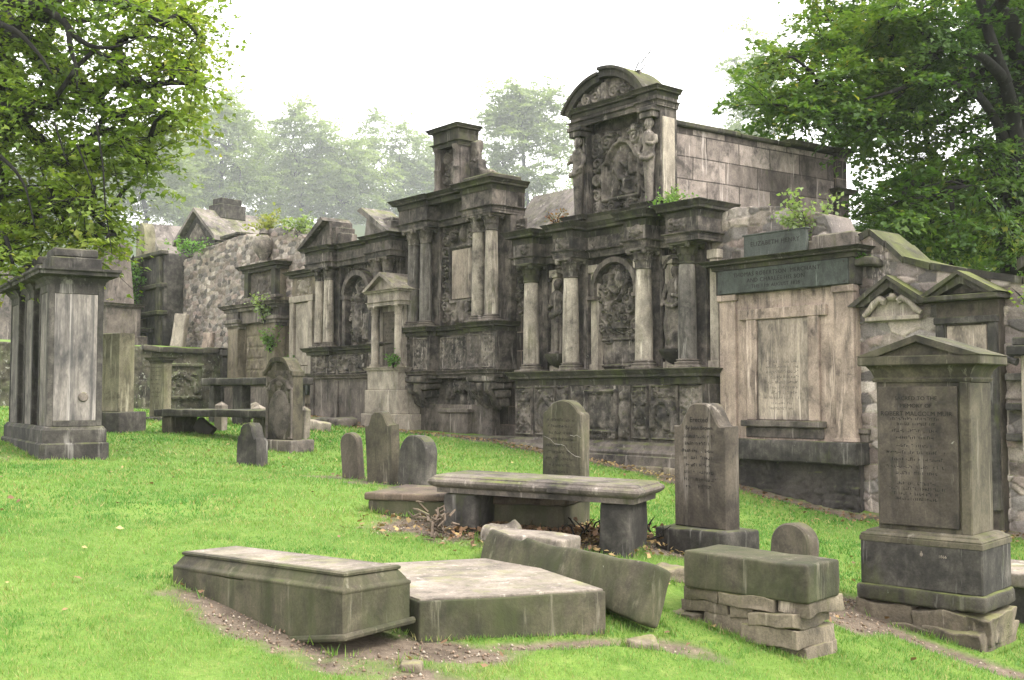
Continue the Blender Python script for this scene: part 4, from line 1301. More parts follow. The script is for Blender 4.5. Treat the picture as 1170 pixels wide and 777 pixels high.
# ------------------------------------------------------------------ the arch memorial with broken pediment
def arch_memorial():
    t = wall_thing('wall_monument', 'dark memorial with round arched niche and broken pediment left as two leaning pieces', 'memorial', -7.9, .9, G_M)
    xl, xr = -9.75, -6.05; L1, L2, R1, R2 = -9.32, -8.92, -6.80, -6.42
    b = MB(); b.box(xl, xr, -.12, .5, .9, 5.0, .01); b.box(xl, xr, -.40, -.1, 2.05, 2.58, .01)
    b.box(L1 - .22, L2 + .24, -.24, -.1, 2.7, 4.6); b.box(R1 - .24, R2 + .24, -.24, -.1, 2.7, 4.6); b.build('back_wall', 'sooty', t)
    b = MB(); b.box(xl + .02, xr - .02, -.42, -.1, .9, 1.95, .012)
    for k, x in enumerate((xl + .1, -8.55, -7.3, xr - .25)): b.box(x, x + .16, -.46, -.1, .9, 1.94, .01)
    b.build('base_wall', 'ledge', t)
    pl = [(xl, 0), (xl, -.42), (xr, -.42), (xr, 0)]
    b = MB(); b.moulding(pl, scale_prof(CORN, .12, 1.92, 2.08)); b.box(xl, xr, -.42, 0, 1.93, 2.07); b.build('lower_ledge', 'ledge', t)
    b = MB(); b.moulding(brk(xl, xr, 0, -.42, [(xl, L2 + .25, -.5), (R1 - .25, xr, -.5)]), scale_prof(CORN, .13, 2.55, 2.72)); b.box(xl, xr, -.42, 0, 2.56, 2.715); b.build('upper_ledge', 'cornice', t)
    for i, (xa, xb, n) in enumerate(((xl + .1, -8.95, 18), (-8.85, -8.55, 8), (-8.45, -7.25, 40), (-7.15, -6.85, 8), (-6.75, xr - .06, 16))):
        w = xb - xa; cv = Carve(w, .44, .02).frame(-w / 2, w / 2, 0, .44, .03, .04).foliage(n, .05, .09, .06, i + 60, (-w / 2 + .05, w / 2 - .05, .05, .40)).worn(.01, i)
        m = MB(); m.relief(cv.H, xa, xb, 2.10, 2.54, -.405); m.build('carved_panel', 'sooty_relief', t, 80)
    for k, c in enumerate((L1, L2, R1, R2)):
        add_column(t, c, -.40, 2.72, 4.60, .125, 'column' if k < 2 else 'dcolumn', .30, 'sooty_relief', seed=k)
    cc = -7.86; w = 1.5
    b = MB(); b.prism([(cc - .50, 2.75), (cc + .50, 2.75), (cc + .50, 3.85)] + [(cc + .5 * math.cos(a), 3.85 + .5 * math.sin(a)) for a in np.linspace(.15, math.pi - .15, 12)] + [(cc - .5, 3.85)], -.135, -.1); b.build('niche', 'void', t)  # niche is not cut: its shade is painted by a black plate
    b = MB(); arc_band(b, cc, 3.85, .62, .60, 0, 1, .12, -.34, -.1)
    for s in (-1, 1): b.box(cc + s * .56 - .07, cc + s * .56 + .07, -.30, -.1, 2.73, 3.80, .01); b.box(cc + s * .56 - .10, cc + s * .56 + .10, -.33, -.1, 3.80, 3.90, .01)
    b.build('arch_surround', 'sooty', t)
    cv = Carve(.9, 1.5).dome(-.1, .5, .2, .5, .14).dome(-.08, 1.05, .09, .12, .16).foliage(26, .06, .12, .1, 71, (-.4, .4, .1, 1.3)).rect(.12, .4, .1, .7, .08).worn(.015, 4)
    cv.H = np.where(cv.X ** 2 + np.maximum(cv.Z - 1.05, 0) ** 2 > .19, -.02, cv.H)
    m = MB(); m.relief(cv.H, cc - .45, cc + .45, 2.76, 4.26, -.14); m.build('niche_carving', 'sooty_relief', t, 80)
    cv = Carve(1.4, .5).foliage(34, .06, .12, .06, 77).worn(.01, 3); cv.H = np.where((cv.X / .62) ** 2 + ((cv.Z + .05) / .42) ** 2 < 1, -.04, cv.H)
    m = MB(); m.relief(cv.H, cc - .7, cc + .7, 4.12, 4.6, -.14); m.build('spandrel_carving', 'sooty_relief', t, 80)
    pe = brk(xl, xr, .1, -.34, [(xl, L2 + .24, -.56), (R1 - .24, xr, -.58)])
    b = MB(); b.moulding(pe, scale_prof(ARCH, .06, 4.595, 4.72)); in_path(pe, 0, 4.60, 4.95, b); b.build('frieze', 'sooty', t)
    b = MB(); b.moulding(pe, scale_prof(CORN, .15, 4.92, 5.08)); in_path(pe, 0, 4.93, 5.075, b); b.build('cornice', 'cornice', t)
    b = MB(); x0, x1 = xl - .08, L2 + .30
    b.prism([(x0, 5.08), (x1, 5.08), (x1, 5.62), (x1 - .18, 5.66)], -.56, .05); b.prism([(x0 - .06, 5.09), (x0 + .10, 5.09), (x1 - .04, 5.64), (x1 - .16, 5.74)], -.72, .06); b.box(x1 - .02, x1 + .14, -.5, .04, 5.09, 5.5, .02); b.box(x1 + .14, x1 + .24, -.44, .04, 5.09, 5.36, .02)
    b.build('broken_pediment', 'sooty', t)
    b = MB(); x0, x1 = R1 - .30, xr + .06
    b.prism([(x0, 5.08), (x1, 5.08), (x0 + .12, 5.60)], -.58, .05); b.prism([(x1 + .05, 5.09), (x0 + .10, 5.72), (x0 - .06, 5.66), (x1 - .12, 5.09)], -.74, .06)
    b.box(x0 + .45, x1 - .1, -.56, .04, 5.09, 5.36, .02); b.box(x0 + .50, x1 - .16, -.50, .04, 5.36, 5.44, .02)
    b.build('broken_pediment', 'roofslab', t)


arch_memorial()


# ------------------------------------------------------------------ small pale aedicule between them
def aedicule():
    t = wall_thing('wall_monument', 'small pale aedicule on a tall pedestal, two slim columns under a triangular pediment', 'memorial', -5.85, .75, G_M)
    xl, xr = -6.58, -5.38
    b = MB(); b.box(xl - .08, xr + .08, -.92, .1, .72, 1.22, .015); b.box(xl - .02, xr + .02, -.86, .1, 1.22, 1.72, .012); b.box(xl + .02, xr - .02, -.82, .1, 1.72, 2.10, .012); b.build('pedestal', 'pale', t)
    b = MB(); b.moulding([(xl, .1), (xl, -.82), (xr, -.82), (xr, .1)], scale_prof(CORN, .07, 2.08, 2.19)); b.box(xl, xr, -.82, .1, 2.09, 2.185); b.box(xl + .12, xr - .12, -.58, .1, 2.19, 3.5, .01); b.build('sill', 'pale', t)
    b = MB(); b.box(xl + .26, xr - .26, -.60, -.5, 2.24, 3.38, .01); tb = b.build('tablet', 'grave', t)
    b = MB(); worn_lines(b, xl + .32, xr - .32, np.arange(2.5, 3.3, .085), -.602, .045, 4); b.build('inscription', 'letter', tb)
    for c in (xl + .16, xr - .16):
        add_column(t, c, -.72, 2.19, 3.50, .085, 'pale', .20, 'pale', seed=2, base_mat='pale')
    p = [(xl, .1), (xl, -.82), (xr, -.82), (xr, .1)]
    b = MB(); b.box(xl, xr, -.82, .1, 3.50, 3.74, .01); b.moulding(p, scale_prof(ARCH, .04, 3.49, 3.58)); b.moulding(p, scale_prof(CORN, .09, 3.72, 3.82)); b.box(xl, xr, -.82, .1, 3.72, 3.815); b.build('entablature', 'pale', t)
    cx = (xl + xr) / 2; b = MB(); h = .36; w = (xr - xl) / 2 + .09
    b.prism([(cx - w + .08, 3.82), (cx + w - .08, 3.82), (cx, 3.82 + h - .05)], -.80, .1)
    b.prism([(cx - w, 3.82), (cx - w + .14, 3.82), (cx, 3.82 + h - .06), (cx, 3.82 + h + .02)], -.91, .1); b.prism([(cx + w - .14, 3.82), (cx + w, 3.82), (cx, 3.82 + h + .02), (cx, 3.82 + h - .06)], -.912, .1)
    b.build('pediment', 'pale', t)


aedicule()


# ------------------------------------------------------------------ weathered two storey memorial with urn
def urn_memorial():
    t = wall_thing('wall_monument', 'worn brown two storey memorial with a blank blocked panel and a carved urn on top', 'memorial', -12.8, .9, G_M)
    xl, xr = -14.35, -11.35
    b = MB(); b.box(xl + .15, xr - .15, -.16, .4, .9, 4.1, .01); b.box(-13.5, -11.75, -.16, .4, 4.0, 5.1, .01)
    for x in (xl + .15, xr - .75): b.box(x, x + .60, -.42, -.1, 1.95, 3.5, .015)
    b.build('back_wall', 'footing', t)
    b = MB(); b.box(xl + .1, xr - .1, -.48, -.1, .9, 1.80, .012); b.moulding([(xl, .1), (xl, -.45), (xr, -.45), (xr, .1)], scale_prof(CORN, .10, 1.78, 1.95)); b.box(xl, xr, -.45, 0, 1.79, 1.945); b.build('base_wall', 'ledge', t)
    w = 1.75; cv = Carve(w, 1.5, .025)
    for k in range(5): cv.rect(-w / 2, w / 2, k * .3 + .01, k * .3 + .285, .03)
    for k in range(5):
        for x in ((-.4, .35) if k % 2 else (-.65, 0, .6)): cv.sink(x - .01, x + .01, k * .3, k * .3 + .3, .03, .004)
    cv.foliage(8, .06, .12, .05, 3, (-.2, .3, 1.1, 1.45)).worn(.02, 3, 8); m = MB(); m.relief(cv.H, -13.55, -12.15, 1.97, 3.47, -.16); m.build('blocked_panel', 'footing', t, 80)
    pe = brk(xl, xr, .1, -.40, [(xl, xl + .85, -.55), (xr - .85, xr, -.55)])
    for c in (xl + .45, xr - .45):
        b = MB()
        for k, (hw, z0, z1) in enumerate(((.34, 3.36, 3.44), (.38, 3.44, 3.52), (.42, 3.52, 3.62))): b.box(c - hw, c + hw, -.42 - .05 * k, -.1, z0, z1 + .004, .015)
        b.build('pilaster_capital', 'sooty_relief', t)
    b = MB(); in_path(brk(xl + .1, xr - .1, .1, -.36, [(xl + .1, xl + .8, -.44)]), 0, 3.5, 3.86, b); b.moulding([(xl, .1), (xl, -.46), (xr, -.46), (xr, .1)], scale_prof(CORN, .14, 3.82, 4.0)); b.box(xl, xr, -.46, .05, 3.83, 3.995)
    b.build('entablature', 'ledge', t)
    b = MB()
    for k in range(12): b.box(-13.75 + k * .17, -13.64 + k * .17, -.44, -.1, 4.0, 4.10, .01)
    b.box(-13.65, -11.65, -.34, -.1, 4.10, 4.18, .012); b.build('dentils', 'ledge', t)
    cv = Carve(1.5, .62, .02).frame(-.7, .7, .0, .62, .05, .06).rect(-.2, .2, .1, .52, .03).foliage(16, .05, .1, .05, 9, (-.65, .65, .05, .58)).worn(.014, 6)
    m = MB(); m.relief(cv.H, -13.3, -12.0, 4.20, 4.80, -.17); m.build('upper_tablet', 'ledge', t, 80)
    b = MB()
    for x in (-13.5, -11.98): b.box(x, x + .22, -.30, -.1, 4.19, 4.85, .01)
    p = [(-13.6, .1), (-13.6, -.30), (-11.65, -.30), (-11.65, .1)]; b.moulding(p, scale_prof(CORN, .16, 4.84, 5.02)); b.box(-13.6, -11.65, -.3, 0, 4.85, 5.015); b.build('upper_cornice', 'cornice', t)
    b = MB(); b.lathe([(.20, 0), (.22, .06), (.12, .12), (.12, .18), (.24, .34), (.29, .50), (.27, .64), (.16, .76), (.10, .80), (.13, .84), (.09, .92), (.03, .98)], -12.75, -.12, 5.02, 16); b.build('urn', 'sooty_relief', t)
    # slim framed panel on its right belongs to another lair
    t = wall_thing('wall_tablet', 'flat pale framed wall panel with carved oval, left of the broken pediment memorial', 'memorial', -10.55, 1.0, G_M)
    xa, xb = -11.15, -9.95
    b = MB(); b.box(xa, xb, -.14, .3, 1.4, 4.55, .01); b.build('backing', 'footing', t)
    b = MB()
    for x0_, x1_, z0_, z1_ in ((xa + .04, xa + .24, 2.3, 3.9), (xb - .24, xb - .04, 2.3, 3.9), (xa, xb, 3.90, 4.06), (xa + .02, xb - .02, 2.12, 2.32)): b.box(x0_, x1_, -.24, -.1, z0_, z1_ - .003, .012)
    b.build('frame', 'pale', t)
    b = MB(); b.box(xa + .26, xb - .26, -.17, -.1, 2.34, 3.88, .008); b.build('tablet', 'pale', t)
    cv = Carve(.7, .4, .02).dome(0, .2, .2, .17, .08).foliage(10, .04, .08, .05, 2).worn(.01, 3); m = MB(); m.relief(cv.H, xa + .25, xb - .25, 4.09, 4.47, -.14); m.build('oval_carving', 'pale', t, 80)
    b = MB(); p = [(xa - .05, .1), (xa - .05, -.2), (xb + .1, -.2), (xb + .1, .1)]; b.moulding(p, scale_prof(CORN, .14, 4.52, 4.68)); b.box(xa, xb, -.2, 0, 4.53, 4.675); b.build('cornice', 'cornice', t)
    t = wall_thing('slate_tablet', 'small blue grey slate tablet low on the wall, below the pale framed panel', 'tablet', -10.6, 1.4)
    b = MB(); b.box(-11.0, -10.2, -.22, -.1, 1.62, 2.0, .008); b.build('slate', 'slate', t)


urn_memorial()


# ------------------------------------------------------------------ pink memorial with slate plaques
def plaque_memorial():
    t = wall_thing('wall_monument', 'pinkish sandstone memorial with a big worn tablet and green slate plaques across its top', 'memorial', 3.8, -.1, G_M)
    xl, xr = 2.62, 4.98; f = -.36
    rubble_mesh('foundation', t, 2.66, 4.96, lambda x: .66, lambda x: -.4, .24, .3, .34, .10, .02, .05, 29, (.03, .027, .024), 'cellar')
    b = MB(); b.box(xl + .04, xr - .04, f + .06, 0, .95, 3.14, .008); b.build('body', 'pink', t)
    b = MB(); b.rough((2.44, .46, .30), (3.82, -.24, .66), .025, .12, .008, 2, 92); b.build('shelf', 'dark', t)
    for x in (xl, xr - .34):
        b = MB(); b.box(x + .02, x + .32, f, f + .1, .97, 3.06, .012); b.box(x - .005, x + .345, f - .03, f + .1, 3.02, 3.12, .012); b.box(x, x + .34, f - .02, f + .1, .965, 1.02, .008)
        b.build('pilaster', 'pink', t)
    b = MB()
    for x0_, x1_, z0_, z1_ in ((3.02, 4.52, 2.72, 2.88), (3.14, 3.32, 1.24, 2.72), (4.22, 4.40, 1.24, 2.72)): b.box(x0_, x1_, f + .0, f + .1, z0_, z1_ - .002, .01)
    b.build('architrave', 'pink', t)
    b = MB(); b.box(3.06, 4.48, f - .05, f + .1, 1.15, 1.24, .01); b.box(3.1, 4.44, f + .03, f + .1, .99, 1.14, .01); b.build('tablet_sill', 'ledge', t)
    b = MB(); b.box(3.33, 4.21, f + .035, f + .1, 1.25, 2.71, .006); tb = b.build('tablet', 'tablet', t)
    b = MB(); worn_lines(b, 3.42, 4.12, np.arange(1.4, 2.1, .075), f + .034, .04, 8); worn_lines(b, 3.1, 4.44, (1.045,), f + .0295, .05, 3); b.build('inscription', 'ledge', tb)
    # plaque
    b = MB(); b.box(xl - .02, xr + .02, f - .02, 0, 3.12, 3.50, .008); b.build('plaque_backing', 'dark', t)
    b = MB(); b.box(xl + .04, xr - .06, f - .05, f, 3.13, 3.485, .006); pq = b.build('plaque', 'slate', t)
    for s_, z, sz in (('THOMAS ROBERTSON  MERCHANT', 3.395, .088), ('AND CHARLES HIS SON', 3.30, .088), ('THE 11th AUGUST 1828', 3.21, .075)):
        text_mesh('lettering', s_, sz, 'letter', pq, (3.72, f - .0515, z), ext=.001, space=1.1)
    b = MB()
    for x in (xl + .1, xr - .12):
        for z in (3.17, 3.44): b.ball((x, f - .052, z), (.014, .01, .014), 8, 5)
    b.build('bolt', 'void', pq)
    pc = [(xl - .06, .05), (xl - .06, f - .06), (xr + .06, f - .06), (xr + .06, .05)]
    b = MB(); b.moulding(pc, scale_prof(CORN, .17, 3.49, 3.63)); b.box(xl - .06, xr + .06, f - .06, .05, 3.49, 3.62); b.build('cornice', 'cornice', t)
    b = MB(); b.box(xl + .2, xr + .0, -.28, .05, 3.62, 3.80, .015); b.box(4.30, xr - .02, -.34, .05, 3.622, 3.86, .02); b.build('blocking_course', 'ledge', t)
    b = MB(); b.box(3.12, 4.22, -.36, -.29, 3.63, 3.98, .006); b.box(3.10, 4.24, -.37, -.26, 3.975, 3.995, .004); up = b.build('upper_plaque', 'slate', t)
    text_mesh('lettering', 'ELIZABETH HENRY', .095, 'letter', up, (3.68, -.3615, 3.84), ext=.001, space=1.1)


plaque_memorial()


# ------------------------------------------------------------------ two small pedimented memorials on the right
def ped_memorial(a, zb, xl, xr, ze, h, f, label, scrolls):
    t = wall_thing('wall_monument', label, 'memorial', a, zb, G_M)
    cx = (xl + xr) / 2; w = (xr - xl) / 2
    b = MB()
    b.prism([(xl, ze), (xl + .16, ze), (cx, ze + h - .11), (cx, ze + h)], -f - .16, .1); b.prism([(xr - .16, ze), (xr, ze), (cx, ze + h), (cx, ze + h - .11)], -f - .162, .1)
    b.prism([(xl - .05, ze + .012), (xl + .05, ze), (cx, ze + h), (cx, ze + h + .05)], -f - .22, .1); b.prism([(xr - .05, ze), (xr + .05, ze + .012), (cx, ze + h + .05), (cx, ze + h)], -f - .222, .1)
    if not scrolls:
        b.box(xl - .02, xr + .02, -f - .2, .1, ze - .07, ze + .0, .012)
    b.build('pediment', 'cornice', t)
    b = MB(); b.prism([(xl + .1, ze), (xr - .1, ze), (cx, ze + h - .06)], -f + .02, .1); b.build('tympanum', 'dark', t)
    if scrolls:
        b = MB()
        b.box(xl + .14, xr - .16, -f - .10, 0, ze - .20, ze - .14, .01); b.prism([(xl + .18, ze - .14), (xr - .2, ze - .14), (cx + .2, ze + .10), (cx - .2, ze + .10)], -f - .03, 0)
        for s in (-1, 1):
            b.tube([(cx + s * .42, -f - .09, ze - .12), (cx + s * .34, -f - .10, ze - .06), (cx + s * .26, -f - .10, ze + .04), (cx + s * .17, -f - .10, ze + .10), (cx + s * .11, -f - .10, ze + .06), (cx + s * .13, -f - .10, ze + .02)], [.035, .045, .05, .055, .05, .035], 10)
        b.lathe([(.03, 0), (.07, .02), (.09, .05), (.05, .07), (.04, .10)], cx, -f - .07, ze + .06, 12)
        b.build('scroll', 'pale', t)
        b = MB(); b.box(xl + .0, xl + .16, -f - .1, 0, ze - 1.72, ze - 1.65, .01); b.box(xl + .02, xl + .14, -f - .06, 0, ze - 1.84, ze - 1.72, .01); b.build('bracket', 'ledge', t)
    else:
        b = MB(); b.box(xl + .05, xr - .05, -f, .1, -.1, ze - .07, .01); b.build('body', 'grave', t)
        b = MB()
        for x in (xl + .06, xr - .18): b.box(x, x + .12, -f - .05, -f + .02, .2, ze - .34, .01)
        b.box(xl + .05, xr - .05, -f - .08, -f + .02, ze - .36, ze - .27, .012); b.build('frame', 'dark', t)
        b = MB(); b.box(xl + .2, xr - .2, -f - .02, -f + .02, .3, ze - .38, .008); b.build('tablet', 'tablet', t)
        b = MB(); b.prism([(cx - .26, ze + .03), (cx + .26, ze + .03), (cx, ze + .16)], -f - .01, 0); b.build('inner_triangle', 'sooty', t)


ped_memorial(5.4, 0, 4.93, 6.03, 2.80, .35, .16, 'shallow dark pediment holding two pale stone scrolls, set high on the rubble wall', True)
ped_memorial(6.5, -.2, 6.08, 7.0, 2.86, .25, .30, 'narrow memorial with a plain triangular pediment above a pale tablet, behind the gabled headstone', False)

# sliver of a memorial at the right edge of the view
t = wall_thing('wall_monument', 'pale pilaster with a dark scrolled cap on the wall at the right edge', 'memorial', 7.5, -.2, G_M)
b = MB(); b.box(7.22, 7.95, -.34, -.05, .9, 2.1, .012); b.build('body', 'pale', t)
b = MB(); b.box(7.12, 8.05, -.5, -.05, 2.08, 2.20, .015); b.box(7.16, 8.0, -.44, -.05, 2.20, 2.30, .015); b.tube([(7.16, -.42, 2.12), (7.14, -.46, 2.03), (7.24, -.46, 2.0)], .05, 8)
b.build('scrolled_cap', 'dark', t)
for z in (1.78, 1.42, 1.05): b = MB(); b.box(7.0, 7.24, -.30, -.05, z, z + .09, .012); b.build('side_block', 'dark', t)
# ------------------------------------------------------------------ far left: things on the terrace
def tz_at(x, y):
    d = (np.array([x, y]) - q0)
    return 2.86 + .055 * min(9, max(0, -(d @ U)))


t = wall_thing('wall_monument', 'ivy hung dark memorial with arched recess and rounded stele, far left terrace', 'memorial', -20.2, 3.1, G_M)
b = MB(); b.box(-21.7, -18.9, -.3, .5, 3.0, 5.95, .02); b.box(-21.8, -20.6, -.6, -.2, 3.0, 5.9, .02); b.build('body', 'dark', t)
b = MB(); b.prism([(-21.45, 3.7), (-20.85, 3.7), (-20.85, 4.9), (-21.0, 5.2), (-21.15, 5.3), (-21.3, 5.2), (-21.45, 4.9)], -.615, -.5); b.build('niche', 'void', t)  # dark plate on the face, painted shade of an arched opening
b = MB()
for z, y, xa, xb in ((4.05, -.55, -20.6, -18.8), (4.9, -.42, -20.6, -18.85), (5.9, -.45, -21.9, -18.8), (3.55, -.75, -21.9, -19.6)): b.box(xa, xb, y, -.2, z, z + .13, .02)
b.box(-20.5, -20.2, -.42, -.2, 3.0, 4.0, .02); b.box(-19.3, -19.0, -.40, -.2, 3.0, 5.85, .02); b.build('ledge', 'cornice', t)
b = MB(); b.prism([(-21.2, 5.95), (-20.5, 5.95), (-20.5, 6.75), (-20.62, 7.0), (-20.85, 7.12), (-21.08, 7.0), (-21.2, 6.75)], -.3, .05); b.prism([(-21.1, 6.0), (-20.6, 6.0), (-20.6, 6.7), (-20.85, 7.0), (-21.1, 6.7)], -.33, -.28); b.build('stele', 'olive', t)

t = wall_thing('gabled_tomb', 'pale gable end of a roofed tomb far left, half hidden behind the rounded stele', 'tomb', -27.8, 3.2)
b = MB(); b.prism([(-28.9, 3.0), (-26.7, 3.0), (-26.7, 6.9), (-27.25, 7.5), (-27.6, 8.05), (-28.0, 8.05), (-28.35, 7.5), (-28.9, 6.9)], 2.8, 5.0); b.build('wall', 'ledge', t)
b = MB(); b.prism([(-29.0, 6.85), (-28.38, 7.5), (-28.02, 8.08), (-27.58, 8.08), (-27.22, 7.5), (-26.6, 6.85), (-26.6, 7.0), (-27.15, 7.62), (-27.52, 8.2), (-28.08, 8.2), (-28.45, 7.62), (-29.0, 7.0)], 2.65, 5.1); b.build('roof', 'roofslab', t)

t = wall_thing('wall_monument', 'low ruined memorial with one short column and dark openings, left of the ivy hung arch', 'memorial', -23, 3.3, G_M)
b = MB(); b.box(-24.3, -21.85, -.2, .4, 3.0, 5.3, .03); b.box(-24.3, -23.7, -.6, -.15, 3.0, 4.9, .03); b.rough((2.7, .9, .2), (-23.0, -.25, 5.3), .05, .2, .06, 2, 91); b.build('body', 'ledge', t)
b = MB(); b.box(-23.6, -22.8, -.24, -.15, 3.4, 4.9, .01); b.build('recess', 'void', t)  # no hollow behind: opening's shade painted as a black plate
add_column(t, -22.5, -.55, 3.3, 5.2, .17, 'pink', .3, 'ledge')

p = at(127, 388, 33)
t = thing('obelisk', 'grey stepped pedestal monument carrying a tapering shaft, behind the tall black panelled tomb', 'monument', (p[0], p[1], 3.1), R(-35))
b = MB(); b.box(-.75, .75, -.75, .75, 0, .3, .02); b.box(-.6, .6, -.6, .6, .3, 1.15, .015); b.moulding([(-.6, .6), (-.6, -.6), (.6, -.6), (.6, .6)], scale_prof(CORN, .12, 1.1, 1.25), True); b.box(-.62, .62, -.62, .62, 1.12, 1.24); b.build('pedestal', 'ledge', t)
b = MB(); b.box(-.38, .38, -.62, -.58, .42, 1.0, .01); b.build('panel', 'pink', t)
b = MB(); V = [(s * w, q * w, z) for z, w in ((1.24, .46), (2.75, .36), (2.95, .40), (3.1, .40)) for s, q in ((-1, -1), (1, -1), (1, 1), (-1, 1))]
b.add(V, [(0, 3, 2, 1), (12, 13, 14, 15)] + [(k * 4 + i, k * 4 + (i + 1) % 4, k * 4 + 4 + (i + 1) % 4, k * 4 + 4 + i) for k in range(3) for i in range(4)]); b.build('shaft', 'ledge', t)

for (px, py, Y, w, h, tk, rz, label) in ((203, 384, 32.5, .42, 1.05, .2, -20, 'leaning plain slab propped against the arch memorial on the far left terrace'),
                                         (238, 384, 32, .5, .5, .2, -45, 'small square stone at the foot of the far left rubble wall')):
    p = at(px, py, Y)
    t = thing('headstone', label, 'headstone', (p[0], p[1], tz_at(p[0], p[1]) - .05), R(rz), tilt=(R(-6), R(4)))
    b = MB(); b.rough((w, tk, h), (0, 0, 0), .03, .08, .02, 3, int(px)); b.build('slab', 'pale' if h > .8 else 'pink', t)

p = at(258, 262, 41)
t = thing('mausoleum', 'small mausoleum with a pale stone gabled roof, above the far rubble wall', 'building', (p[0], p[1], 1.5), R(-42), None, (0, 0, 1.5))
b = MB(); b.box(-1.15, 1.15, -1.2, 1.2, 1.5, 7.35, .02); b.prism([(-1.15, 7.35), (1.15, 7.35), (0, 8.35)], -1.2, 1.2); b.build('wall', 'dark', t)
b = MB()
b.prism([(-1.4, 7.20), (0, 8.38), (0, 8.52), (-1.4, 7.36)], -1.4, 1.4); b.prism([(1.4, 7.36), (0.002, 8.52), (.002, 8.38), (1.4, 7.20)], -1.4, 1.4); b.build('roof', 'roofslab', t)
b = MB(); b.box(-.42, .42, -.5, .6, 8.2, 8.75, .03); b.box(-.3, .3, -.4, .5, 8.75, 9.0, .03); b.build('ridge_block', 'dark', t)
b = MB(); b.prism([(-.7, 7.3), (.7, 7.3), (0, 7.95)], -1.24, -1.15); b.build('gable_panel', 'sooty', t)


# ------------------------------------------------------------------ free standing stones
def slab_outline(kind, w, h, n=18):
    if kind == 'round':
        r = w / 2; return [(-r, 0), (r, 0)] + [(r * math.cos(a), h - r * .92 + r * .92 * math.sin(a)) for a in np.linspace(0, math.pi, n)]
    if kind == 'bell':
        hs = h - w * .34; sh = w * .10; u = np.linspace(1, -1, n + 6)
        return [(-w / 2, 0), (w / 2, 0), (w / 2, hs)] + [(x * (w / 2 - sh), hs + (h - hs) * (.5 + .5 * math.cos(math.pi * abs(x) ** 2.0))) for x in u] + [(-w / 2, hs)]
    if kind == 'segment':
        hs = h - w * .22; sh = w * .10
        return [(-w / 2, 0), (w / 2, 0), (w / 2, hs - .03), (w / 2 - sh * .4, hs), (w / 2 - sh, hs + .01)] + [(x * (w / 2 - sh * 1.1), hs + .02 + (h - hs - .02) * (1 - x * x) ** .8) for x in np.linspace(.97, -.97, n)] + [(-w / 2 + sh, hs + .01), (-w / 2 + sh * .4, hs), (-w / 2, hs - .03)]
    if kind == 'broken':
        return [(-w / 2, 0), (w / 2 * .96, 0), (w / 2, h * .62), (w * .42, h * .70), (w * .36, h * .66), (w * .28, h * .78), (w * .22, h * .92), (w * .10, h), (-w * .2, h * .97), (-w * .30, h * .9), (-w * .34, h * .78), (-w * .42, h * .74), (-w * .47, h * .6)]
    return [(-w / 2, 0), (w / 2, 0), (w / 2, h), (-w / 2, h)]


def slab(mb, out, t, c=.012, seed=0, amp=.004):
    O = np.array(out, float); n = len(O)
    nx_, pv = np.roll(O, -1, 0) - O, O - np.roll(O, 1, 0)
    nx_ /= np.linalg.norm(nx_, axis=1)[:, None] + 1e-9; pv /= np.linalg.norm(pv, axis=1)[:, None] + 1e-9
    nr = np.c_[nx_[:, 1] + pv[:, 1], -(nx_[:, 0] + pv[:, 0])]; nr /= np.linalg.norm(nr, axis=1)[:, None] + 1e-9
    I = O - nr * c; V = []
    for P_, y in ((I, -t / 2), (O, -t / 2 + c), (O, t / 2 - c), (I, t / 2)):
        V += [(x, y, z) for x, z in P_]
    V = np.array(V)
    V[:, :] += amp * np.stack([fbm(V * 7 + seed, 3 + k, 2) for k in range(3)], 1)
    F = [tuple(range(n)), tuple(range(4 * n - 1, 3 * n - 1, -1))]
    for k in range(3):
        F += [(k * n + (i + 1) % n, k * n + i, (k + 1) * n + i, (k + 1) * n + (i + 1) % n) for i in range(n)]
    mb.add(V, F)


G_H = 'headstones standing on the grass'


def headstone(px, py, Y, psi, kind, w, h, tk, mat, label, base=None, tilt=(0, 0), lines=None, seed=0, sink=.12, head=None, top=None):
    p = at(px, py, Y); z = g1(p[0], p[1])
    if top: h0 = h; h = float(at(px, top, Y)[2]) - z; lines = None if lines is None else np.asarray(lines) + h - h0; head = [(a_, b_ + h - h0, c_) for a_, b_, c_ in head] if head else None
    t = thing('headstone', label, 'headstone', (p[0], p[1], z), R(-psi), G_H, tilt=(R(tilt[0]), R(tilt[1])))
    zb = 0.0
    if base:
        bw, bd, bh = base
        b = MB(); b.rough((bw, bd, bh + sink), (0, 0, -sink), .025, .07, .012, 3, seed + 100); b.build('plinth', 'dark' if mat != 'green' else 'ledge', t); zb = bh
    b = MB(); o = slab_outline(kind, w, h - zb + (0 if base else sink)); slab(b, o, tk, .014, seed)
    z0 = zb - .003 if base else -sink
    b.v[-1][:, 2] += z0
    s = b.build('slab', mat, t)
    if lines is not None:
        b = MB(); worn_lines(b, -w * .42, w * .42, lines, -tk / 2 - .0065, .030, seed); b.build('inscription', 'letter', s)
    if head:
        for tx, z_, sz in head:
            text_mesh('lettering', tx, sz, 'letter', s, (0, -tk / 2 - .0045, z_), ext=.0005)
    return t


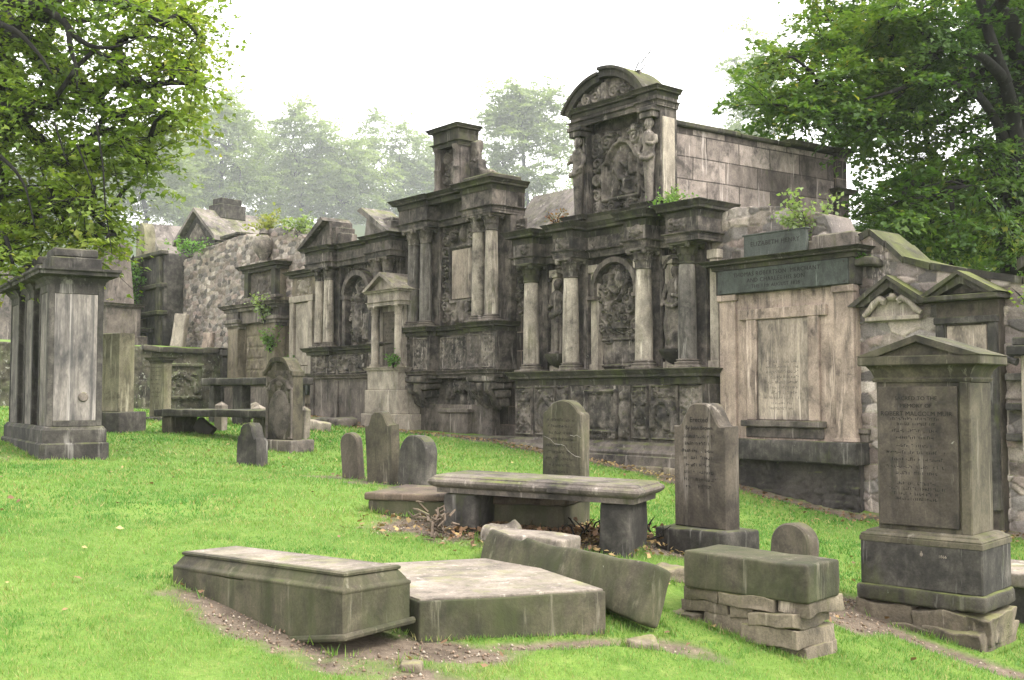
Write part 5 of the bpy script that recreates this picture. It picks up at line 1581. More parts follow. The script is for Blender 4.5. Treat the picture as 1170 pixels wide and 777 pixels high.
headstone(808, 620, 9.6, 50, 'bell', .58, 1.24, .19, 'grave', 'brown bell topped headstone on a square plinth in front of the pink plaque memorial', (.78, .48, .24),
          lines=np.arange(.50, .95, .062), seed=1, top=460, head=[('Erected', 1.09, .066), ('By John Brown', 1.02, .050)])
ck = headstone(646, 580, 12.0, 48, 'segment', .60, 1.16, .14, 'green', 'greenish headstone with a pale crack across it, standing behind the table tomb', None, (0, 1), lines=np.arange(.30, 1.0, .07), seed=2, top=457)
b = MB(); ln = [(-.30, .735), (-.24, .725), (-.16, .70), (-.10, .655), (.02, .65), (.06, .64), (.10, .60), (.16, .565), (.22, .54), (.30, .53)]
for (xa, za), (xb, zb1) in zip(ln[:-1], ln[1:]): b.add([(xa, -.0785, za - .004), (xb, -.0785, zb1 - .003), (xb, -.0785, zb1 + .004), (xa, -.0785, za + .003)], [(0, 1, 2, 3)])
ln = [(.14, .76), (.20, .75), (.24, .765), (.30, .74)]
for (xa, za), (xb, zb1) in zip(ln[:-1], ln[1:]): b.add([(xa, -.0785, za - .003), (xb, -.0785, zb1 - .002), (xb, -.0785, zb1 + .003), (xa, -.0785, za + .004)], [(0, 1, 2, 3)])
b.build('mortared_crack', 'tomb_face', ck)
headstone(404, 535, 13.2, 38, 'round', .30, .46, .10, 'grave', 'smallest rounded headstone, leftmost of the row of three at the lawn edge', None, (3, -3), seed=3, top=494)
headstone(439, 547, 12.7, 42, 'bell', .46, .81, .13, 'green', 'tall dark bell topped headstone, middle of the row of three', None, (2, -2), seed=4, top=470)
headstone(476, 555, 12.2, 42, 'round', .45, .60, .18, 'dark', 'thick rounded headstone with a scarred face, rightmost of the row of three', None, (-2, 2), seed=5, top=497)
ov = headstone(324, 513, 16.6, 34, 'bell', .60, 1.38, .20, 'green', 'ornate green headstone with an oval panel under its curved hood, near the low bench slab', (.80, .50, .16), seed=6, top=410)
b = MB(); cv = Carve(.56, 1.15, .012); cv.dome(0, .42, .215, .40, .03, .25).stroke([(-.2, .85), (-.14, .95), (0, 1.02), (.14, .95), (.2, .85)], .04, .025).dome(0, .93, .07, .06, .03)
for s in (-1, 1): cv.rect(s * .255 - .025, s * .255 + .025, .0, .86, .02)
cv.worn(.002, 2); b.relief(cv.H, -.285, .285, .17, 1.20, -.099, .01); b.build('oval_panel', 'ledge', ov, 80)
b = MB(); zz = [(x * .30, 1.165 + .215 * (.5 + .5 * math.cos(math.pi * min(1, abs(x)) ** 2.0))) for x in np.linspace(-1.05, 1.05, 21)]
for k in range(20): b.prism([(zz[k][0], zz[k][1] - .045), (zz[k + 1][0], zz[k + 1][1] - .045), (zz[k + 1][0], zz[k + 1][1] + .02), (zz[k][0], zz[k][1] + .02)], -.15, .11)
b.build('hood', 'green', ov)
headstone(288, 533, 14.6, 36, 'broken', .42, .62, .20, 'dark', 'short broken headstone with a jagged top, alone on the lawn before the oval panel stone', None, (-4, -5), seed=7, top=483)
headstone(133, 491, 19.0, 28, 'flat', .46, 1.66, .34, 'olive', 'tall flat topped greenish slab on a square plinth, right of the tall black tomb', (.78, .62, .36), seed=8, top=381)
hs = headstone(183, 474, 22.5, 40, 'flat', .52, 1.22, .18, 'olive', 'flat capped greenish headstone in front of the lichen spotted retaining wall', (.7, .4, .08), lines=np.arange(.4, 1.1, .085), seed=9, top=408)
b = MB(); b.moulding([(-.27, .1), (-.27, -.1), (.27, -.1), (.27, .1)], scale_prof(CORN, .08, 1.18, 1.30), True); b.box(-.28, .28, -.11, .11, 1.19, 1.29); b.build('cap', 'cornice', hs)
hs = headstone(117, 472, 22.5, 30, 'flat', .62, 1.34, .24, 'pale', 'pale panel headstone with a black cap, half hidden behind the tall black tomb', None, seed=10, top=392)
b = MB(); b.box(-.38, .38, -.19, .19, 1.22, 1.46, .02); b.build('cap', 'dark', hs)
headstone(905, 640, 8.8, 48, 'round', .36, .36, .16, 'grave', 'little rounded headstone just behind the rubble footing block', None, (-2, 3), seed=11, top=597)

# gabled headstone, the largest on the right
p = at(1070, 712, 8.75); zg_ = g1(p[0], p[1]) + .05
t = thing('gabled_headstone', 'large dark pedestal headstone with triangular pediment and inscribed tablet, nearest on the right', 'headstone', (p[0], p[1], zg_), R(-42))
b = MB()
for k, (x, z, w, h, d) in enumerate(((-.32, -.12, .52, .28, .74), (.18, -.14, .46, .30, .78), (.46, -.10, .22, .24, .70), (-.05, -.2, .5, .2, .85), (.3, -.22, .5, .24, .88))):
    b.rough((w, d, h), (x, 0, z), .014, .04, .028, 5, 110 + k)
b.build('rubble_base', 'footing', t, 22)
b = MB(); b.rough((1.12, .78, .14), (0, 0, .17), .03, .06, .012, 3, 116); b.build('sub_base', 'cornice', t)
b = MB(); b.box(-.53, .53, -.36, .36, .31, .70, .012); pl = b.build('plinth', 'dark', t)
b = MB(); b.moulding([(-.45, .28), (-.45, -.28), (.45, -.28), (.45, .28)], scale_prof(BASE, .085, .695, .80), True); b.box(-.46, .46, -.29, .29, .70, .795); b.build('moulding', 'green', t)
b = MB(); b.box(-.41, .41, -.24, .24, .79, 2.12, .012); b.box(.33, .42, -.262, .26, .795, 2.1, .01); b.build('shaft', 'green', t)
b = MB(); b.box(-.385, .315, -.275, -.235, .84, 2.06, .008); tb = b.build('tablet', 'grave', t)
for s_, z, sz in (('SACRED TO THE', 1.955, .050), ('MEMORY OF', 1.890, .050), ('ROBERT MALCOLM MUIR', 1.820, .056)):
    text_mesh('lettering', s_, sz, 'letter', tb, (-.04, -.2765, z), ext=.001)
b = MB(); worn_lines(b, -.34, .27, (1.765, 1.72, 1.66, 1.60, 1.53, 1.47, 1.41, 1.345, 1.29, 1.2, 1.155, 1.11, 1.065), -.2765, .028, 12); b.build('inscription', 'letter', tb)
b = MB(); b.moulding([(-.41, .24), (-.41, -.24), (.41, -.24), (.41, .24)], [(-.03, 2.10), (.02, 2.10), (.03, 2.125), (.012, 2.14), (.035, 2.2), (.07, 2.245), (.08, 2.25), (-.03, 2.26)], True); b.box(-.42, .42, -.25, .25, 2.11, 2.248); b.build('neck', 'green', t)
b = MB(); b.box(-.54, .54, -.35, .35, 2.245, 2.33, .01)
b.prism([(-.55, 2.33), (.55, 2.33), (0, 2.50)], -.30, .30); b.prism([(-.55, 2.328), (-.36, 2.328), (0, 2.452), (0, 2.51)], -.355, .355); b.prism([(.36, 2.328), (.55, 2.328), (0, 2.51), (0, 2.452)], -.356, .356); b.build('pediment', 'green', t)
text_mesh('lettering', '1866', .036, 'tablet', pl, (.20, -.361, .61), ext=.001)
b = MB(); b.ball((.02, -.362, .615), (.014, .004, .018), 8, 5); b.ball((.02, -.362, .637), (.007, .003, .008), 6, 4); b.build('emblem', 'tablet', pl)

t.scale = (.895, .895, .895)
p = at(1182, 690, 9.5)
t = thing('ledger_slab', 'low grey ledger slab on the grass behind the gabled headstone, cut by the right edge', 'tomb', (p[0], p[1], g1(p[0], p[1])), R(-42))
b = MB(); b.rough((1.7, .8, .12), (0, 0, .30), .02, .08, .008, 3, 120); b.build('top_slab', 'greyslab', t)
b = MB(); b.rough((1.6, .7, .45), (0, 0, -.14), .02, .08, .012, 3, 121); b.build('side', 'dark', t)

# ------------------------------------------------------------------ tall panelled tomb on the left
p = at(84, 523, 14.0); z = g1(p[0], p[1])
t = thing('panelled_tomb', 'tall black and grey panelled tomb with heavy cornice, nearest on the left under the tree', 'tomb', (p[0], p[1], z), R(33))
b = MB(); b.box(-.42, .42, -.07, 3.08, -.25, .22, .02); b.build('base', 'dark', t)
b = MB(); b.moulding([(-.37, 3.0), (-.37, -.02), (.37, -.02), (.37, 3.0)], [(-.05, .21), (.02, .21), (.02, .38), (-.02, .43), (-.05, .43)], True); b.box(-.37, .37, -.02, 3.0, .21, .42, .01); b.build('plinth', 'dark', t)
piers = ((.02, .62, .325), (1.08, 1.72, .325), (2.25, 2.95, .325))
b = MB(); b.box(-.26, .26, .2, 2.9, .41, 2.25, .01)
for y0_, y1_, hw in piers: b.box(-hw, hw, y0_, y1_, .41, 2.27, .012)
b.build('shaft', 'dark', t)
b = MB()
for s in (-1, 1): b.box(s * .297 - .036, s * .297 + .036, -.008, .05, .43, 2.26, .006)
b.box(-.262, .262, -.008, .05, 2.12, 2.26, .006); b.box(-.262, .262, -.012, .05, .425, .50, .006)
for y0_, y1_, hw in piers:
    for y_ in (y0_ + .0, y1_ - .07): b.box(-hw - .012, -hw + .05, y_, y_ + .07, .43, 2.26, .005)
    b.box(-hw - .012, -hw + .05, y0_ + .07, y1_ - .07, 2.14, 2.26, .005)
b.build('panel_frame', 'dark', t)
b = MB(); b.box(-.262, .262, -.003, .05, .50, 2.12, .004); fp = b.build('front_panel', 'tomb_face', t)
b = MB()
for y0_, y1_, hw in piers: b.box(-hw - .004, -hw + .05, y0_ + .075, y1_ - .075, .43, 2.135, .004)
b.build('side_panel', 'dcolumn', t)
b = MB(); b.tube([(.10, -.004, .80), (.10, -.03, .80)], [.065, .05], 14); b.build('boss', 'ledge', t)
b = MB()
for y0_, y1_, hw in piers:
    q = [(-hw, y1_ + .02), (-hw, y0_ - .01), (hw, y0_ - .01), (hw, y1_ + .02)]
    b.moulding(q, [(-.05, 2.24), (.02, 2.24), (.03, 2.28), (.06, 2.31), (.07, 2.33), (.16, 2.355), (.165, 2.39), (.19, 2.41), (.19, 2.44), (-.05, 2.46)], True); b.box(-hw - .03, hw + .03, y0_ - .03, y1_ + .04, 2.26, 2.445, .005)
b.box(-.33, .33, .5, 2.4, 2.24, 2.42, .01); b.build('cornice', 'dark', t)
b = MB()
for y0_, y1_, hw in piers: b.box(-hw + .01, hw - .01, y0_ + .02, y1_ - .01, 2.44, 2.60, .015); b.box(-hw + .05, hw - .05, y0_ + .06, y1_ - .05, 2.60, 2.72, .02)
b.build('cap', 'dark', t)


# ------------------------------------------------------------------ table tombs and slabs
def table_tomb(px, py, Y, psi, L, W, top, th, label, mat, legmat, legs, tilt=(0, 0), moulded=False):
    p = at(px, py, Y); z = g1(p[0], p[1])
    t = thing('table_tomb', label, 'tomb', (p[0], p[1], z), R(-psi), tilt=(R(tilt[0]), R(tilt[1])))
    b = MB()
    if moulded:
        pr = [(-.10, top - th), (-.03, top - th), (-.028, top - th * .72), (-.005, top - th * .66), (.01, top - th * .60), (.028, top - th * .50), (.035, top - th * .38), (.028, top - th * .26), (.008, top - th * .18), (0, top - th * .15), (-.004, top - .012), (-.03, top), (-.10, top)]
        h, k = L / 2 - .03, W / 2 - .03
        b.moulding([(-h, k), (-h, -k), (h, -k), (h, k)], pr, True); b.box(-h + .05, h - .05, -k + .05, k - .05, top - th + .002, top - .001, .002)
        b.box(.16, .36, -k - .036, -k + .1, top - th * .62, top - th * .28, .008)
    else:
        b.rough((L, W, th), (0, 0, top - th), .02, .09, .008, 2.5, int(px))
    b.build('lid', mat, t, 30)
    for x, y, lw, ld in legs:
        b = MB(); b.rough((lw, ld, top - th + .2), (x, y, -.2), .025, .07, .012, 3, int(px + 10 * x + 60)); b.build('leg', legmat, t)
    return t


table_tomb(622, 610, 9.62, 24, 1.93, .74, .50, .155, 'table tomb with a moulded grey lid on two block legs, mid lawn', 'ledge', 'dark', ((-.70, 0, .32, .58), (.72, 0, .26, .52)), (0, 1.3), True)
table_tomb(256, 488, 18.2, 34, 2.75, .7, .46, .12, 'low dark bench like slab on short legs, at the back left of the lawn', 'dark', 'green', ((-1.12, 0, .28, .55), (1.1, 0, .26, .5)))
table_tomb(292, 481, 21.5, 38, 2.4, .85, .92, .14, 'tall table tomb with dark thin legs, behind the low bench like slab', 'dark', 'dark', ((-.95, -.25, .16, .2), (-.1, -.25, .26, .22), (.9, -.25, .2, .22), (-.9, .3, .2, .2), (.9, .3, .2, .2)))
p = at(548, 602, 10.45)
t = thing('ledger_slab', 'flat brown ledger slab lying on a low kerb, partly beneath and behind the table tomb', 'tomb', (p[0], p[1], g1(p[0], p[1])), R(-20))
b = MB(); b.rough((2.0, .90, .07), (0, 0, .15), .02, .09, .008, 3, 130); b.build('top_slab', 'brownslab', t)
b = MB(); b.rough((1.94, .84, .30), (0, 0, -.15), .02, .08, .012, 3, 131); b.build('kerb', 'casket', t)

p = at(574, 603, 9.25)
t = tag(MB().rough((.30, .26, .17), (0, 0, -.03), .07, .04, .05, 5, 133).build('boulder', 'greyslab'), 'rough grey boulder lying under the table tomb beside its left leg', 'stone')
t.location = (p[0], p[1], g1(p[0], p[1])); t.rotation_euler = (0, 0, R(20))

for k, (px, py, Y, label) in enumerate(((252, 487, 19.4, 'short white pointed post in front of the tall table tomb, left of the dark leg'),
                                        (297, 486, 19.2, 'short pale post touching the left side of the oval panel headstone'),
                                        (346, 488, 18.4, 'pale post standing just right of the oval panel headstone'))):
    p = at(px, py, Y); h = (.52, .50, .56)[k]
    b = MB(); b.box(-.10, .10, -.07, .07, -.1, h - .06, .012); b.add([(-.10, -.07, h - .07), (.10, -.07, h - .07), (.10, .07, h - .07), (-.10, .07, h - .07), (0, 0, h)], [(0, 1, 4), (1, 2, 4), (2, 3, 4), (3, 0, 4)])
    b.box(-.03, .03, -.073, -.06, h * .35, h * .7, .004)
    o = tag(b.build('stone_post', 'greyslab'), label, 'post', 'short pale stone posts'); o.location = (p[0], p[1], g1(p[0], p[1])); o.rotation_euler = (0, R((2, -3, 3)[k]), R(-34))
for k, (px, py, Y, sz, rot, mt, label) in enumerate(((231, 486, 18.6, (.34, .12, .26), (0, R(38), R(-20)), 'void', 'black broken slab tipped over on the grass under the low bench'),
                                                 (276, 470, 22.8, (.75, .14, .40), (R(-35), R(-18), R(-40)), 'pale', 'pale slab leaning behind the legs of the tall table tomb'),
                                                 (364, 478, 20.5, (.45, .3, .18), (0, R(8), R(10)), 'pale', 'small pale stone lying on dead leaves below the dark arch memorial'))):
    p = at(px, py, Y); o = tag(MB().rough(sz, (0, 0, -.04), .03, .07, .025, 4, 140 + k).build('loose_stone', mt), label, 'stone'); o.location = (p[0], p[1], g1(p[0], p[1]) + .03); o.rotation_euler = rot
q = wp(-7.3, 1.35)
o = tag(MB().rough((1.7, .5, .20), (0, 0, -.06), .05, .09, .05, 3, 150).build('kerb_stone', 'ledge'), 'long rough kerb stone at the foot of the pale aedicule', 'stone'); o.location = (q[0], q[1], g1(q[0], q[1])); o.rotation_euler = (0, 0, WALL_ROT)

# casket tomb: sunk at its far end, lifted at the near corner
YC = 6.42
nc = at(391, 722, YC); psi = R(43); dl = np.array([-math.cos(psi), math.sin(psi), 0]); dr = np.array([math.sin(psi), math.cos(psi), 0])
zb = g1(nc[0], nc[1])
t = thing('casket_tomb', 'greenish casket shaped tomb with chamfered top, tipped in bare soil at the front', 'tomb', (nc[0], nc[1], zb), math.pi / 2 - psi - math.pi / 2 + 0, None)
Lc, Wc = 1.88, .52          # local: -x runs back-left along the long side, +y runs back-right along the end


def ztop(x, y): return .335 - .03 * (-x / Lc) - .008 * y - .02 * (x < -1)


b = MB()
nxs = np.linspace(-Lc, 0, 34)
zlow = lambda x: float(np.interp(x, [-Lc, -1.2, -.62, 0], [-.02, -.08, -.03, .075]))
zl_end = lambda y: float(np.interp(y, [0, Wc], [.075, .10]))
V = []; F = []
nz = 8
for x in nxs:
    for k in range(nz):
        V.append((x, 0, zlow(x) + (ztop(x, 0) - zlow(x)) * k / (nz - 1)))
for i in range(len(nxs) - 1):
    for k in range(nz - 1): F.append((i * nz + k, (i + 1) * nz + k, (i + 1) * nz + k + 1, i * nz + k + 1))
b.add(V, F)
V = []; F = []; yy = np.linspace(0, Wc, 10)
for y in yy:
    for k in range(nz): V.append((0, y, zl_end(y) + (ztop(0, y) - zl_end(y)) * k / (nz - 1)))
for i in range(len(yy) - 1):
    for k in range(nz - 1): F.append((i * nz + k, (i + 1) * nz + k, (i + 1) * nz + k + 1, i * nz + k + 1))
b.add(V, F)
b.add([(-Lc, 0, -.05), (-Lc, Wc, -.05), (-Lc, Wc, ztop(-Lc, Wc)), (-Lc, 0, ztop(-Lc, 0))], [(3, 2, 1, 0)])
b.add([(-Lc, Wc, -.05), (0, Wc, .10), (0, Wc, ztop(0, Wc)), (-Lc, Wc, ztop(-Lc, Wc))], [(3, 2, 1, 0)])
b.add([(x, y, (zlow(x) + .01)) for x in nxs for y in (0, Wc)], [(2 * i, 2 * i + 1, 2 * i + 3, 2 * i + 2) for i in range(len(nxs) - 1)])
for V_ in b.v: V_ += .004 * np.stack([fbm(V_ * 5 + 3, 2 + k, 3) for k in range(3)], 1)
b.build('body', 'casket', t)
b = MB()
pr = [(-.02, .0), (.0, 0), (.006, .012), (.004, .024), (-.012, .034), (-.016, .045), (-.045, .085), (-.052, .092), (-.040, .098), (-.038, .112), (-.05, .120), (-.08, .122)]
path = [(-Lc, Wc), (-Lc, 0), (0, 0), (0, Wc)]
rim = MB(); rim.moulding(path, [(o, z) for o, z in pr], True)
for V_ in rim.v: V_[:, 2] += np.array([ztop(x, y) for x, y, _ in V_]) - .004
V_ = [(x, y, ztop(x, y) + .1175) for x, y in ((-Lc + .06, .06), (-.06, .06), (-.06, Wc - .06), (-Lc + .06, Wc - .06))]
rim.build('lid_moulding', 'casket', t, 50)
b = MB(); b.add(V_, [(0, 1, 2, 3)]); b.add(np.array(V_) - [0, 0, .01], [(3, 2, 1, 0)]); b.build('lid', 'greyslab', t)
b = MB()
lo = [(x, -.012, zlow(x) + .012) for x in np.linspace(-Lc, -.64, 12)] ; b.tube(lo, .022, 8)
b.tube([(x, -.012, zlow(x) + .010) for x in np.linspace(-.60, .0, 8)] + [(.014, 0.0, zl_end(0) + .01)] + [(.014, y, zl_end(y) + .01) for y in np.linspace(.06, Wc + .02, 6)], .022, 8)
b.build('base_moulding', 'casket', t)

# broad slab
p = at(585, 718, 6.98)
c0 = at(478, 730, 6.80)
t = thing('chest_slab', 'broad flat topped stone slab with green front face, beside the casket tomb', 'tomb', (c0[0], c0[1], g1(c0[0], c0[1])), R(17))
def _sk(V):
    V[:, 0] -= .30 * (V[:, 1] + .775) * (V[:, 0] < .2) + .12 * (V[:, 1] + .775) * (V[:, 0] >= .2); return V
b = MB(); b.rough((1.24, 1.55, .325), (.62, .775, -.10), .012, .07, .005, 2.5, 160, None, _sk)
b.build('block', 'casket', t)
b = MB(); b.rough((1.21, 1.52, .02), (.62, .775, .217), .006, .09, .0015, 3, 161, None, _sk); b.build('top_face', 'greyslab', t)

# long slab fallen against it
A_ = at(552, 628, 8.62); B_ = at(742, 684, 7.22)
d = B_ - A_; L_ = float(np.linalg.norm(d))
rotz = math.atan2(d[1], d[0]); pitch_ = -math.asin(d[2] / L_)
mid = (A_ + B_) / 2
t = thing('fallen_slab', 'long rough slab fallen sideways against the broad slab, near end off the ground', 'stone', tuple(mid), rotz, tilt=(R(0), 0))
def _w(V):
    k = np.clip((V[:, 0] + L_ / 2) / L_, 0, 1); V[:, 2] *= 1 + .35 * np.clip(k - .72, 0, 1) * 3 * .5 - .10 * (k < .25); V[:, 1] *= 1 - .1 * k
    V[:, 2] += .02 * np.sin(V[:, 0] * 5); return V
b = MB(); b.rough((L_, .19, .36), (0, 0, -.18), .03, .05, .020, 3.5, 163, Matrix.Rotation(pitch_, 4, 'Y') @ Matrix.Rotation(R(-20), 4, 'X'), _w); b.build('slab', 'casket', t)
p = at(609, 630, 8.75)
t = tag(MB().rough((.66, .36, .25), (0, 0, -.06), .02, .06, .008, 3, 165).build('stone_block', 'greyslab'), 'squared grey block with a pale broken end, behind the long fallen slab', 'stone'); t.location = (p[0], p[1], g1(p[0], p[1]) + .015); t.rotation_euler = (0, R(3), R(-28))

# drystone footing and its capping block
c1_ = at(921, 742, 7.05)
t = thing('rubble_footing', 'low footing of rough laid stones at the front right, carrying a squared block', 'wall', (c1_[0], c1_[1], g1(c1_[0], c1_[1])), R(-45))
k = 0
for row, (z0_, h_, ws, x) in enumerate(((-.14, .22, (.22, .40, .30, .46), -1.40), (.075, .13, (.34, .26, .38, .42), -1.43), (.20, .085, (.40, .20, .36), -1.00), (.28, .10, (.30, .44, .24), -.97))):
    for w in ws:
        b = MB(); b.rough((w - .010, .42 + .03 * ((k * 5) % 3), h_ * (.90 + .16 * ((k * 37) % 7) / 7)), (x + w / 2, .22 + .035 * ((k * 13) % 5 - 2) / 2, z0_), .008, .030, .020, 4.5, 170 + k, Matrix.Rotation(R((k * 29) % 5 - 2), 4, 'Y'))
        b.build('stone', 'footing', t, 22); x += w; k += 1
t = thing('capping_block', 'squared greenish grey block resting on the rubble footing at the front right', 'stone', (c1_[0], c1_[1], g1(c1_[0], c1_[1]) + .375), R(-45))
b = MB(); b.rough((.96, .42, .25), (-.46, .20, 0), .018, .05, .010, 3, 190); b.build('block', 'casket', t)
p = at(765, 640, 8.3)
for px, py, Y, sz, lb in ((772, 640, 8.6, (.34, .22, .12), 'flat rough stone by the plinth of the bell topped headstone'), (735, 722, 7.0, (.2, .16, .07), 'small chip of stone on the soil below the fallen slab'), (470, 742, 6.3, (.12, .1, .05), 'tiny stone on the bare soil in front of the broad slab')):
    p = at(px, py, Y); o = tag(MB().rough(sz, (0, 0, -.03), .04, .03, .03, 6, int(px)).build('loose_stone', 'footing'), lb, 'stone'); o.location = (p[0], p[1], g1(p[0], p[1]))
# ------------------------------------------------------------------ trees
def leaves_mesh(name, C, size, parent, pal, mat='leaf', seed=0, droop=.35, sx=.9, up=.75, nrm=None, lobed=False):
    """leaf blades at centres C: folded four-sided leaves, or lobed maple leaves; colour drifts from spray to spray"""
    g = np.random.default_rng(seed); n = len(C)
    s = size * g.uniform(.6, 1.25, n)[:, None]
    base_n = np.array([0, 0, up]) if nrm is None else nrm
    nr = g.normal(0, 1, (n, 3)) * (.62 if nrm is None else .36) + base_n; nr /= np.linalg.norm(nr, axis=1)[:, None]
    d = g.normal(0, 1, (n, 3)); d[:, 2] -= droop; d -= nr * (d * nr).sum(1)[:, None]; d /= np.linalg.norm(d, axis=1)[:, None] + 1e-9
    e = np.cross(nr, d); i0 = np.arange(n)
    if lobed:
        P = ((0, -.5, 0), (.50, -.16, .10), (.20, .02, .05), (0, .55, -.10), (-.20, .02, .05), (-.50, -.16, .10))
        V = np.stack([C + e * s * sx * a + d * s * b_ + nr * s * c for a, b_, c in P], 1).reshape(-1, 3); k = 6
        F = np.concatenate([np.stack([i0 * 6, i0 * 6 + j, i0 * 6 + j + 1], 1) for j in (1, 2, 3, 4)])
    else:
        f = g.uniform(.05, .25, n)[:, None]; k = 4
        V = np.stack([C - d * s * .5, C - d * s * .05 + e * s * sx * .45 + nr * s * f * .4, C + d * s * .5 - nr * s * .1, C - d * s * .05 - e * s * sx * .45 + nr * s * f * .4], 1).reshape(-1, 3)
        F = np.r_[np.stack([i0 * 4, i0 * 4 + 1, i0 * 4 + 2], 1), np.stack([i0 * 4, i0 * 4 + 2, i0 * 4 + 3], 1)]
    pal = np.array(pal)
    w = np.clip(.42 + .42 * fbm(C * (.055 / size), seed, 3) + g.normal(0, .11, n) + .4 * (g.random(n) < .03), 0, .999) * (len(pal) - 1)
    q = w.astype(int); t_ = (w - q)[:, None]
    c = (pal[q] * (1 - t_) + pal[np.minimum(q + 1, len(pal) - 1)] * t_) * g.uniform(.85, 1.15, (n, 1))
    return mesh_np(name, V, F, mat, parent, np.repeat(c, k, 0))


def tree(name, label, base, trunk, r0, targets, leaf_n, leaf_size, clump, pal, seed=0, group=None, sides=7, min_r=.012, wild=.25, twigs=2, trunk_mat='bark', lobed=False):
    g = np.random.default_rng(seed)
    t = thing(name, label, 'tree', base, 0, group)
    base = np.array(base)
    nodes = [np.array(p, float) for p in trunk]; par = [-1] + list(range(len(trunk) - 1)); cnt = [0.] * len(trunk); fixed = len(trunk)
    T = np.array(targets, float); order = np.argsort(np.linalg.norm(T - nodes[fixed // 2], axis=1))
    chains = []
    for ti in order:
        q = T[ti]; A = np.array(nodes[max(1, fixed // 3):])
        dd = np.linalg.norm(A - q, axis=1) + .35 * np.maximum(0, A[:, 2] - q[2]) + .2 * np.linalg.norm(A - nodes[fixed - 1], axis=1)
        j = int(np.argmin(dd)) + max(1, fixed // 3)
        a = nodes[j]; L = np.linalg.norm(q - a); m = max(2, int(L / .7) + 1)
        ch = [j]; perp = g.normal(0, 1, 3) * wild * L * .35; lift = np.array([0, 0, .12 * L])
        for s in range(1, m + 1):
            u = s / m; p = a + (q - a) * u + (perp + lift) * math.sin(math.pi * u) * (1 if m > 2 else .5) + g.normal(0, .02, 3) * L * .3
            if s == m: p = q
            nodes.append(p); par.append(ch[-1]); cnt.append(0.); ch.append(len(nodes) - 1)
        k = ch[-1]
        while k >= 0: cnt[k] += 1; k = par[k]
        chains.append(ch)
    cnt = np.array(cnt); tot = cnt.max()
    rad = np.maximum(min_r, r0 * .80 * (np.maximum(cnt, .3) / tot) ** .5)
    b = MB()
    P = np.array(trunk, float); pr = np.linspace(1.0, .55, len(P)) * r0; pr[0] *= 1.35
    fine = np.linspace(0, len(P) - 1, len(P) * 4); Pf = np.stack([np.interp(fine, range(len(P)), P[:, k]) for k in range(3)], 1)
    Pf[1:-1] += g.normal(0, r0 * .05, (len(Pf) - 2, 3))
    b.tube(Pf - base, np.interp(fine, range(len(P)), pr), 12)
    b.build('trunk', trunk_mat, t, 180)
    b = MB()
    for ch in chains:
        pts = np.array([nodes[i] for i in ch]); rr = rad[ch].copy(); rr[0] = min(rr[0], rr[1] * 1.15)
        b.tube(pts - base, rr, sides if rr[1] > .05 else 5)
    C = []; NN = []
    for q in T:
        m = int(leaf_n * g.uniform(.6, 1.35)); rx = clump * g.uniform(.7, 1.25)
        ns = 8; az = g.uniform(0, 6.283, ns); el = g.normal(.05, .45, ns)
        ax = np.stack([np.cos(az) * np.cos(el), np.sin(az) * np.cos(el), np.sin(el)], 1)      # sprays: flat drooping fans of leaves
        k = g.integers(0, ns, m); tt = (g.random(m) ** .8)[:, None] * rx * 1.25
        side = np.stack([-np.sin(az), np.cos(az), 0 * az], 1)
        sn = np.cross(ax, side); sn *= np.sign(sn[:, 2:3] + 1e-9)
        o = ax[k] * tt + side[k] * g.normal(0, .20, (m, 1)) * (.35 * rx + .65 * tt) + sn[k] * g.normal(0, .045 * rx, (m, 1))
        o[:, 2] -= .20 * tt[:, 0] ** 2 / rx
        C.append(q + o); NN.append(sn[k] + np.array([0, 0, .25]) + .35 * ax[k] * tt / rx)
        for j in range(twigs):
            b.tube(np.array([q, q + ax[j] * rx * .6 - [0, 0, .07 * rx], q + ax[j] * rx * 1.15 - [0, 0, .26 * rx]]) - base, [min_r * .8, min_r * .55, min_r * .25], 4, False)
    b.build('limb', trunk_mat, t, 180)
    C = np.concatenate(C); NN = np.concatenate(NN)
    leaves_mesh('crown', C - base, leaf_size, t, pal, seed=seed, nrm=NN / np.linalg.norm(NN, axis=1)[:, None], lobed=lobed)
    return t


def ell(g, n, c, r, shell=.55):
    o = g.normal(0, 1, (n, 3)); o /= np.linalg.norm(o, axis=1)[:, None]
    return np.array(c) + o * np.array(r) * (shell + (1 - shell) * g.random((n, 1)) ** .6)


GREEN = [(.050, .085, .016), (.085, .135, .022), (.13, .185, .030), (.19, .24, .045), (.29, .29, .06)]
DEEP = [(.024, .052, .012), (.046, .092, .018), (.080, .138, .027), (.13, .185, .036), (.23, .21, .04)]
FOG = [(.12, .155, .075), (.155, .20, .09), (.19, .235, .11), (.22, .26, .13)]  # leaf greens paled for distance: part of the haze is in the colour

